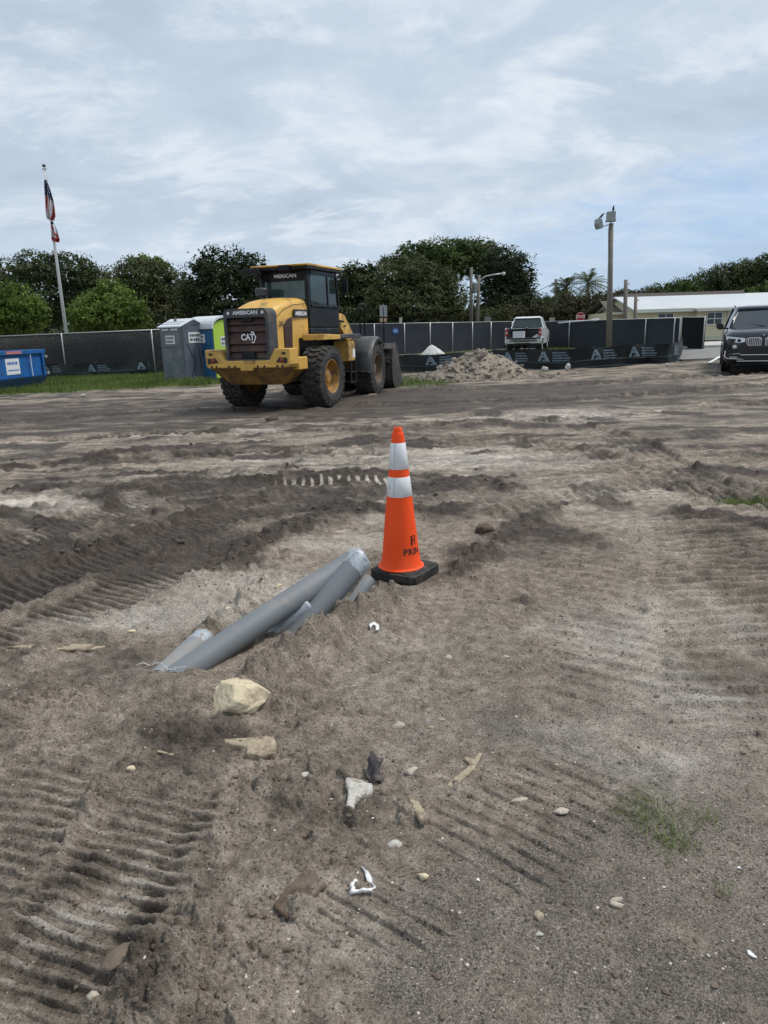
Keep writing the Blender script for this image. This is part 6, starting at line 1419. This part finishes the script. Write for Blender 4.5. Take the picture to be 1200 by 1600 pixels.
        q.build_each('lamp_ring', M['trimblack'], ho)
        # lower intake with bright frame, fog lamp
        q = MB(); q.prism([(s * .50, .36), (s * .88, .40), (s * .90, .60), (s * .60, .66), (s * .48, .50)], 'x', -.10, .035); q.build('side_intake', M['trimblack'], root, bevel=.01)
        q = MB(); q.tube([(.045, s * .46, .365), (.035, s * .86, .385), (-.01, s * .93, .44), (-.02, s * .93, .60)], .014, 6); q.tube([(.045, s * .56, .52), (.03, s * .84, .50), (.03, s * .80, .42), (.045, s * .60, .42)], .012, 6); q.build_each('intake_trim', M['chrome'], root, smooth=True)
        q = MB(); q.lathe([(.055, 0), (.05, .014), (.001, .018)], (.02, s * .70, .70), 'x', 16); q.build('fog_lamp', M['lampglass'], root, smooth=True)
    q = MB(); q.prism([(-.46, .50), (.46, .50), (.42, .68), (-.42, .68)], 'x', -.02, .045); q.prism([(-.46, .34), (.46, .34), (.46, .46), (-.46, .46)], 'x', -.02, .045); q.build_each('lower_grille', M['trimblack'], root, bevel=.008)
    q = MB(); q.box(.04, .062, -.55, .55, .47, .495); q.box(.03, .055, -.62, .62, .30, .325); q.build_each('bumper_trim', M['chrome'], root, bevel=.006)
    q = MB(); q.lathe([(.04, 0), (.038, .010), (.001, .012)], (.0, 0, 1.015), 'x', 24); em = q.build('emblem', M['trimblack'], root); q = MB()
    for k in (0, 2):
        q.add([(.0135, 0, 1.015)] + [(.0135, .026 * math.cos(R(90 * k + t)), 1.015 + .026 * math.sin(R(90 * k + t))) for t in range(0, 91, 15)], [tuple(range(8))])
    q.build('emblem_blue', M['bluesign'], em); q = MB()
    for k in (1, 3):
        q.add([(.0135, 0, 1.015)] + [(.0135, .026 * math.cos(R(90 * k + t)), 1.015 + .026 * math.sin(R(90 * k + t))) for t in range(0, 91, 15)], [tuple(range(8))])
    q.build('emblem_white', M['white_print'], em)
    for x, s in ((-.92, -1), (-.92, 1), (-3.85, -1), (-3.85, 1)):
        car_wheel(.375, .27, parent=root, loc=(x, s * .86, .37))
        q = MB(); q.lathe([(.43, -.012), (.44, .0), (.44, .03), (.40, .03)], (x, s * .975, .40), 'y', 32); q.build('wheel_arch', M['trimblack'], root, smooth=True)
    q = MB(); q.box(-1.42, -1.36, -.75, .75, 1.205, 1.222); q.tube([(-1.33, .1, 1.24), (-1.5, -.5, 1.33)], .01, 5); q.tube([(-1.33, .65, 1.24), (-1.48, .1, 1.32)], .01, 5); q.build('wiper', M['trimblack'], root)
M['carglass'] = mat('car_window_glass', (0.03, 0.035, 0.04), 0.05, spec=.9)
suv()
# ================================================================== TREES, SHRUBS, GRASS
M['leaf_dark'] = leaf_mat('dark_oak_leaves', (0.028, 0.040, 0.018), (0.110, 0.140, 0.055), .15)
M['leaf_darkest'] = leaf_mat('dense_dark_leaves', (0.015, 0.023, 0.011), (0.062, 0.084, 0.032), .12)
M['leaf_olive'] = leaf_mat('olive_leaves', (0.040, 0.050, 0.020), (0.130, 0.148, 0.062), .2)
M['leaf_green'] = leaf_mat('fresh_green_leaves', (0.060, 0.095, 0.018), (0.20, 0.28, 0.060), .3)
M['leaf_mid'] = leaf_mat('mid_green_leaves', (0.030, 0.050, 0.014), (0.125, 0.175, 0.045), .2)
M['leaf_rust'] = leaf_mat('dull_brown_green_leaves', (0.035, 0.035, 0.018), (0.11, 0.10, 0.052), .2)
M['palm'] = leaf_mat('palm_fronds', (0.045, 0.06, 0.03), (0.17, 0.20, 0.10), .2)
M['bark'] = mat('bark', (0.085, 0.070, 0.055), .9, var=.3, vscale=4, bump=.5, bscale=14)
M['grass'] = leaf_mat('grass_blades', (0.062, 0.092, 0.020), (0.20, 0.26, 0.075), .35)
M['grass_dull'] = leaf_mat('wiry_grass_blades', (0.10, 0.14, 0.04), (0.30, 0.35, 0.15), .3)

def quads_mesh(name, C, N, S, leafv, m, aspect=.62, seed=0):
    rs = np.random.default_rng(seed); n = len(C); t = rs.normal(size=(n, 3)); u = np.cross(N, t); u /= np.linalg.norm(u, axis=1)[:, None] + 1e-9; v = np.cross(N, u)
    S = S[:, None]; co = np.stack([C - u * S, C + v * S * aspect, C + u * S, C - v * S * aspect], 1).reshape(-1, 3)
    me = bpy.data.meshes.new(name); me.vertices.add(len(co)); me.vertices.foreach_set('co', co.ravel()); me.loops.add(4 * n); me.loops.foreach_set('vertex_index', np.arange(4 * n)); me.polygons.add(n)
    me.polygons.foreach_set('loop_start', np.arange(n) * 4)
    try: me.polygons.foreach_set('loop_total', np.full(n, 4))
    except Exception: pass
    me.update(calc_edges=True); a = me.attributes.new('leaf', 'FLOAT', 'POINT'); a.data.foreach_set('value', np.repeat(leafv, 4).astype(np.float32)); me.materials.append(m); return me
_ts = [100]
def tree(name, label, lobes, Y, m, group=None, leaf=.10, dens=2.4, trunk=True, cat='tree', droop=0.0, tuft=.34, trunk_r=.28, foot=None):
    """lobes: (px, py, half width px, half height px) of crown masses as seen from the yard, standing at distance Y"""
    _ts[0] += 1; rs = np.random.default_rng(_ts[0]); L = []
    for i, (px, py, rx, ry) in enumerate(lobes):
        dy = rs.uniform(-.35, .35) * rx / FOC * Y; c = atY(px, py, Y + dy); k = (Y + dy) / FOC; L.append((np.array(c[:]), rx * k, ry * k))
    cx = foot if foot is not None else float(np.mean([l[0][0] for l in L])); g = gz(cx, Y); root = empty(name, (cx, Y, g)); tag(root, label, cat, group); o = np.array([cx, Y, g])
    C = []; N = []; S = []; V = []
    for c, rx, rz in L:
        ry = rx * .85; area = 4 * math.pi * ((rx * ry + rx * rz + ry * rz) / 3); nt = int(max(10, area * 1.15 * dens)); d = rs.normal(size=(nt, 3)); d /= np.linalg.norm(d, axis=1)[:, None]
        d[:, 1] = np.where((d[:, 1] > .3) & (rs.uniform(size=nt) < .6), -d[:, 1], d[:, 1])
        bump = np.array([1 + .28 * mnoise.noise(Vector(q) * 1.8 + Vector(c)) for q in d]); rr = bump * (1 - .38 * rs.uniform(size=nt) ** 2.0); tc = c + d * rr[:, None] * np.array([rx, ry, rz])
        for q, dd in zip(tc, d):
            if q[2] < g + .1: continue
            k = int(rs.integers(14, 24)); ts = tuft * rs.uniform(.6, 1.25); off = rs.normal(size=(k, 3)) * ts * np.array([.62, .62, .40]); off[:, 2] -= droop * np.abs(off[:, 0])
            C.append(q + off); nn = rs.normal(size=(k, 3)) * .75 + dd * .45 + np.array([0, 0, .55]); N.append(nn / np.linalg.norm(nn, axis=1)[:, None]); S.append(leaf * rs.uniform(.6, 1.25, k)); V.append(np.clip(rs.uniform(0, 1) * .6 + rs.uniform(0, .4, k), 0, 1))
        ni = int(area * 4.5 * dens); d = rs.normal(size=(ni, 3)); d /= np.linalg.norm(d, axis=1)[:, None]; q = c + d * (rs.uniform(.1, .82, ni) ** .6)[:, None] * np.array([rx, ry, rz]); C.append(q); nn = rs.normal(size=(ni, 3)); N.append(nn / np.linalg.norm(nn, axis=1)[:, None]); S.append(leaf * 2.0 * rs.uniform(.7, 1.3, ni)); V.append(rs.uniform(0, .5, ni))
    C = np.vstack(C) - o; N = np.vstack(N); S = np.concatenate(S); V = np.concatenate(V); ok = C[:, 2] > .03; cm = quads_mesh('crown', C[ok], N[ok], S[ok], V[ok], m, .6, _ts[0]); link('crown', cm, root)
    if trunk:
        q = MB(); hub = Vector((0, 0, min(l[0][2] for l in L) - g)); hub.z = max(1.2, hub.z * .65); wob = rs.normal(size=3) * .15
        q.tube([(0, 0, -.1), (wob[0], wob[1], hub.z * .5), hub], [trunk_r, trunk_r * .8, trunk_r * .65], 9)
        for c, rx, rz in L:
            e = Vector(c - o); mid = hub.lerp(e, .5) + Vector((rs.normal() * .2, rs.normal() * .2, .25)); q.tube([hub * .96, mid, e + Vector((0, 0, rz * .4))], [trunk_r * .5, trunk_r * .32, trunk_r * .1], 6)
            for _ in range(2): e2 = e + Vector((rs.normal() * rx * .5, rs.normal() * rx * .4, rs.normal() * rz * .4)); q.tube([mid, mid.lerp(e2, .6), e2], [trunk_r * .22, trunk_r * .14, .02], 5)
        q.build('trunk', M['bark'], root, smooth=True)
    return root
GT = 'trees beyond the yard fences'
tree('oak_tree', 'dark spreading tree behind the flagpole at far left', [(15, 440, 45, 32), (62, 422, 42, 27), (112, 428, 45, 30), (150, 440, 24, 24), (40, 478, 62, 36), (115, 478, 60, 40), (-30, 465, 50, 45)], 64, M['leaf_dark'], GT)
tree('oak_tree', 'dense round tree with a paler crest between flagpole and dark tree', [(224, 436, 46, 34), (196, 452, 38, 36), (256, 452, 40, 40), (232, 480, 58, 36), (278, 482, 26, 34), (185, 485, 34, 32)], 58, M['leaf_olive'], GT)
tree('oak_tree', 'low dark tree filling the gap right behind the flagpole bush', [(165, 458, 30, 24), (185, 470, 34, 28), (145, 475, 40, 30)], 70, M['leaf_dark'], GT)
tree('oak_tree', 'low dark tree between the dense round tree and the blackish tree', [(292, 462, 24, 24), (300, 480, 34, 28), (285, 490, 30, 20)], 70, M['leaf_dark'], GT)
tree('oak_tree', 'pale green crest of foliage rising just behind the dense round tree', [(226, 410, 26, 12), (245, 416, 24, 12)], 66, M['leaf_green'], GT, trunk=True, tuft=.3)
tree('oak_tree', 'blackish green tree directly behind the portable toilets', [(350, 420, 44, 32), (318, 440, 34, 36), (385, 430, 36, 34), (350, 468, 62, 42), (410, 455, 30, 40), (305, 478, 26, 34)], 52, M['leaf_darkest'], GT, dens=2.2)
tree('bush', 'light green bushy tree at the left picture edge behind the fence', [(26, 472, 34, 28), (-5, 485, 34, 32), (48, 492, 30, 28), (15, 503, 55, 24)], 44, M['leaf_green'], 'light green bushy trees behind the left fence', leaf=.085, dens=3.0, tuft=.24, trunk_r=.08, trunk=True)
tree('bush', 'light green bushy tree just right of the flagpole', [(168, 462, 32, 24), (145, 482, 34, 26), (198, 482, 34, 28), (170, 492, 56, 28), (130, 503, 26, 18), (215, 503, 20, 18)], 44, M['leaf_green'], 'light green bushy trees behind the left fence', leaf=.085, dens=3.0, tuft=.24, trunk_r=.08)
tree('oak_tree', 'feathery mid green tree right behind the loader cab', [(552, 438, 24, 24), (578, 436, 22, 22), (535, 470, 34, 42), (575, 470, 40, 40), (510, 480, 34, 34)], 60, M['leaf_dark'], GT, leaf=.14)
tree('oak_tree', 'broad olive tree left of the street lamp', [(640, 436, 36, 36), (612, 452, 34, 42), (674, 446, 38, 34), (700, 466, 32, 36), (655, 478, 62, 34), (600, 482, 40, 30)], 55, M['leaf_olive'], GT, dens=2.8, leaf=.095, tuft=.28)
tree('oak_tree', 'tall dark umbrella crowned tree, highest part of the skyline', [(612, 412, 26, 12), (650, 400, 38, 20), (698, 394, 46, 20), (742, 394, 42, 20), (660, 420, 40, 24), (705, 414, 40, 26), (752, 412, 40, 24)], 70, M['leaf_mid'], GT, foot=None)
tree('oak_tree', 'dark rounded tree behind the street lamp arm', [(782, 414, 36, 28), (812, 428, 24, 32), (795, 452, 38, 34), (770, 440, 26, 30), (776, 474, 40, 30), (818, 462, 18, 24)], 68, M['leaf_darkest'], GT)
tree('shrub', 'low dark shrubbery behind the grey fence beside the loader bucket', [(590, 500, 40, 18), (540, 502, 40, 18), (640, 503, 40, 16)], 56, M['leaf_dark'], 'shrubs along the far fence', trunk=False, cat='shrub')
tree('shrub', 'low shrubbery behind the grey fence under the street lamp', [(700, 500, 36, 16), (735, 498, 26, 20), (770, 500, 32, 18)], 60, M['leaf_olive'], 'shrubs along the far fence', trunk=False, cat='shrub')
tree('shrub', 'brownish shrubbery directly behind the pickup', [(800, 494, 30, 20), (835, 494, 26, 18), (862, 498, 22, 14)], 62, M['leaf_rust'], 'shrubs along the far fence', trunk=False, cat='shrub')
tree('oak_tree', 'small dark tree between the big dark tree and the palms', [(838, 474, 22, 16), (856, 478, 16, 14), (848, 490, 26, 14)], 78, M['leaf_dark'], GT)
tree('shrub', 'olive brown thicket under the palms left of the floodlight pole', [(893, 480, 26, 22), (925, 476, 28, 22), (948, 480, 22, 22), (875, 492, 20, 16), (915, 494, 44, 16)], 62, M['leaf_rust'], 'shrubs along the far fence', dens=2.4, cat='shrub', trunk=False)
tree('oak_tree', 'brownish small tree just right of the floodlight pole', [(975, 464, 22, 12), (965, 478, 26, 14), (1012, 462, 22, 14)], 80, M['leaf_rust'], GT)
tree('oak_tree', 'mid green tree behind the left end of the house roof', [(1040, 456, 30, 14), (1068, 452, 28, 16), (1020, 468, 36, 12), (1060, 470, 44, 14)], 82, M['leaf_mid'], GT)
tree('oak_tree', 'dark tree rising behind the middle of the house roof', [(1104, 442, 30, 20), (1132, 434, 30, 22), (1085, 460, 32, 18), (1125, 462, 40, 20)], 84, M['leaf_dark'], GT)
tree('oak_tree', 'tallest tree at the right edge, above the SUV', [(1168, 424, 32, 18), (1200, 420, 34, 22), (1180, 446, 44, 24), (1235, 430, 40, 34), (1150, 450, 26, 22)], 82, M['leaf_dark'], GT)
tree('bush', 'round bright bush behind the house roof at the right edge', [(1190, 456, 22, 15), (1205, 460, 20, 14)], 62, M['leaf_mid'], trunk=True, cat='tree', leaf=.11, tuft=.25, dens=1.6)
def palm(label, px, py, Y, seed, r=1.9, tr=.13):
    c = atY(px, py, Y); g = gz(c.x, Y); rs = random.Random(seed); root = empty('palm_tree', (c.x, Y, g)); tag(root, label, 'palm tree', 'palms behind the dark fence'); h = c.z - g
    MB().tube([(0, 0, 0), (.1, 0, h * .5), (0, 0, h)], [tr * 1.2, tr, tr * .9], 8).build('trunk', M['bark'], root, smooth=True); q = MB()
    for k in range(46):
        a = rs.uniform(0, 6.283); el = rs.uniform(-.6, 1.35); ln = r * rs.uniform(.8, 1.1); pts = []
        for i in range(7):
            t = i / 6; hor = ln * t * math.cos(el); z = ln * t * math.sin(el) - .55 * ln * t * t * (1.1 - .4 * math.sin(el)); pts.append(Vector((hor * math.cos(a), hor * math.sin(a), h + z)))
        side = Vector((-math.sin(a), math.cos(a), 0))
        for i in range(1, 6):
            for s in (-1, 1):
                for f_ in (0, .5):
                    p = pts[i].lerp(pts[i + 1], f_) if i < 6 else pts[i]; dd = (pts[min(i + 1, 6)] - pts[i - 1]).normalized(); w = .42 * (1 - abs(i - 3) / 6) * rs.uniform(.8, 1.2)
                    tip = p + side * s * w + dd * w * .6 + Vector((0, 0, -w * .45)); q.add([p + dd * .035, p - dd * .035, tip], [(0, 1, 2)])
        q.tube(pts, .022, 3, False)
    cm = q.build('crown', M['palm'], root); at_ = cm.data.attributes.new('leaf', 'FLOAT', 'POINT'); vals = np.random.default_rng(seed).uniform(.2, .9, len(cm.data.vertices)); at_.data.foreach_set('value', vals.astype(np.float32))
palm('shorter palm, left of the pair behind the dark fence', 885, 450, 66, 3); palm('taller bushy palm, right of the pair and nearer the floodlight pole', 919, 444, 64, 4, 2.1)
palm('thin ragged palm between the utility pole and the left palm', 876, 462, 68, 5, 1.3)

# far hedge of woods that closes the horizon
def treeline():
    rs = np.random.default_rng(55); C = []; N = []; S = []; V = []
    for k in range(3400):
        a = math.radians(rs.uniform(-62, 62)); r_ = rs.uniform(118, 150); x, y = r_ * math.sin(a), r_ * math.cos(a); top = 4.6 + 2.2 * mnoise.noise(Vector((x * .07, 3, 1))) + 1.0 * mnoise.noise(Vector((x * .3, 7, 1))); z = rs.uniform(0, 1) ** .6 * top
        n = 9; off = rs.normal(size=(n, 3)) * np.array([.9, .9, .5]); C.append(np.array([x, y, z + base_z(x, y)]) + off); nn = rs.normal(size=(n, 3)) + np.array([0, -.6, .5]); N.append(nn / np.linalg.norm(nn, axis=1)[:, None]); S.append(.5 * rs.uniform(.6, 1.3, n)); V.append(np.full(n, rs.uniform(0, .9)))
    o = link('far_woods', quads_mesh('far_woods', np.vstack(C), np.vstack(N), np.concatenate(S), np.concatenate(V), M['leaf_dark'], .7, 9), kind='stuff'); tag(o, 'low far-off woods closing the horizon', 'woods')
treeline()

# ---- grass
def blades(name, label, XY, hgt, wid, m, seed, lean=.45, cat='grass'):
    rs = np.random.default_rng(seed); XY = np.asarray(XY); n = len(XY); Z = HZa(XY[:, 0], XY[:, 1])[0]; a = rs.uniform(0, 6.283, n); h = hgt[0] + (hgt[1] - hgt[0]) * rs.uniform(size=n) ** 1.5; b = rs.uniform(0, 6.283, n); l = rs.uniform(0, lean, n) * h
    w = wid * rs.uniform(.6, 1.3, n); B = np.stack([XY[:, 0], XY[:, 1], Z - .01], 1); sx = np.stack([np.cos(a) * w, np.sin(a) * w, 0 * w], 1); ld = np.stack([np.cos(b) * l, np.sin(b) * l, 0 * l], 1); up = np.stack([0 * h, 0 * h, h], 1)
    co = np.stack([B - sx, B + sx, B + sx * .7 + ld * .35 + up * .55, B - sx * .7 + ld * .35 + up * .55, B + ld + up * .95], 1).reshape(-1, 3)
    me = bpy.data.meshes.new(name); me.vertices.add(len(co)); me.vertices.foreach_set('co', co.ravel()); base = np.arange(n)[:, None] * 5; F = np.concatenate([base + np.array([0, 1, 2, 3]), base + np.array([3, 2, 4])], 1).ravel()
    me.loops.add(len(F)); me.loops.foreach_set('vertex_index', F); me.polygons.add(2 * n); ls = np.stack([np.arange(n) * 7, np.arange(n) * 7 + 4], 1).ravel(); me.polygons.foreach_set('loop_start', ls)
    try: me.polygons.foreach_set('loop_total', np.tile([4, 3], n))
    except Exception: pass
    me.update(calc_edges=True); at_ = me.attributes.new('leaf', 'FLOAT', 'POINT'); at_.data.foreach_set('value', np.repeat(rs.uniform(0, 1, n), 5).astype(np.float32)); me.materials.append(m)
    o = link(name, me, kind='stuff'); tag(o, label, cat); return o
def in_field(n, x0, x1, y0, y1, seed, thr=.45):
    rs = np.random.default_rng(seed); out = []; c = 0
    while c < n:
        x = rs.uniform(x0, x1, n); y = rs.uniform(y0, y1, n); g = HZa(x, y)[4] + .35 * perlin(x / .7, y / .7, seed) + .3 * perlin(x / .2, y / .2, seed + 1); k = (g > thr) & ~((x > 11.2) & (y > 27)); out.append(np.stack([x[k], y[k]], 1)); c += k.sum()
        if k.sum() < 5: break
    return np.vstack(out)[:n]
blades('grass', 'strip of rough grass in front of the left fence, dumpster and toilets', in_field(34000, -19, -3.2, 19.5, 34, 21), (.05, .22), .008, M['grass'], 31)
blades('grass', 'grass lawn under the pickup behind the right silt fence', in_field(16000, 2.0, 16, 28.5, 46, 23), (.06, .24), .012, M['grass'], 33)
blades('grass', 'patch of grass between loader bucket and rubble pile', in_field(2500, -.6, 2.6, 17.5, 27, 25), (.04, .15), .007, M['grass'], 35)
def tuft_pts(spots, seed):
    rs = np.random.default_rng(seed); P = []
    for px, py, sx, sy, n in spots:
        g = G(px, py); P.append(np.stack([g.x + rs.normal(size=n) * sx, g.y + rs.normal(size=n) * sy], 1))
    return np.vstack(P)
blades('grass_tuft', 'green grass tuft growing in the dirt at the lower right', tuft_pts([(1005, 1268, .05, .045, 260), (1030, 1300, .055, .05, 400), (1062, 1322, .035, .03, 160), (1050, 1262, .08, .05, 120), (1108, 1288, .03, .02, 80), (1130, 1395, .015, .012, 30), (985, 1265, .06, .06, 90)], 3), (.012, .045), .0018, M['grass_dull'], 37, 1.2)
blades('grass_tuft', 'small patch of grass at the right edge beside the wheel ruts', tuft_pts([(1165, 785, .18, .09, 420), (1210, 780, .18, .09, 300)], 4), (.02, .07), .003, M['grass'], 38, 1.0)
blades('weeds', 'leafy weeds at the foot of the grey toilet', tuft_pts([(262, 590, .22, .12, 130), (300, 603, .25, .15, 200), (318, 601, .15, .12, 90), (280, 600, .2, .1, 100)], 5), (.10, .34), .022, M['grass'], 39, .9, 'weeds')
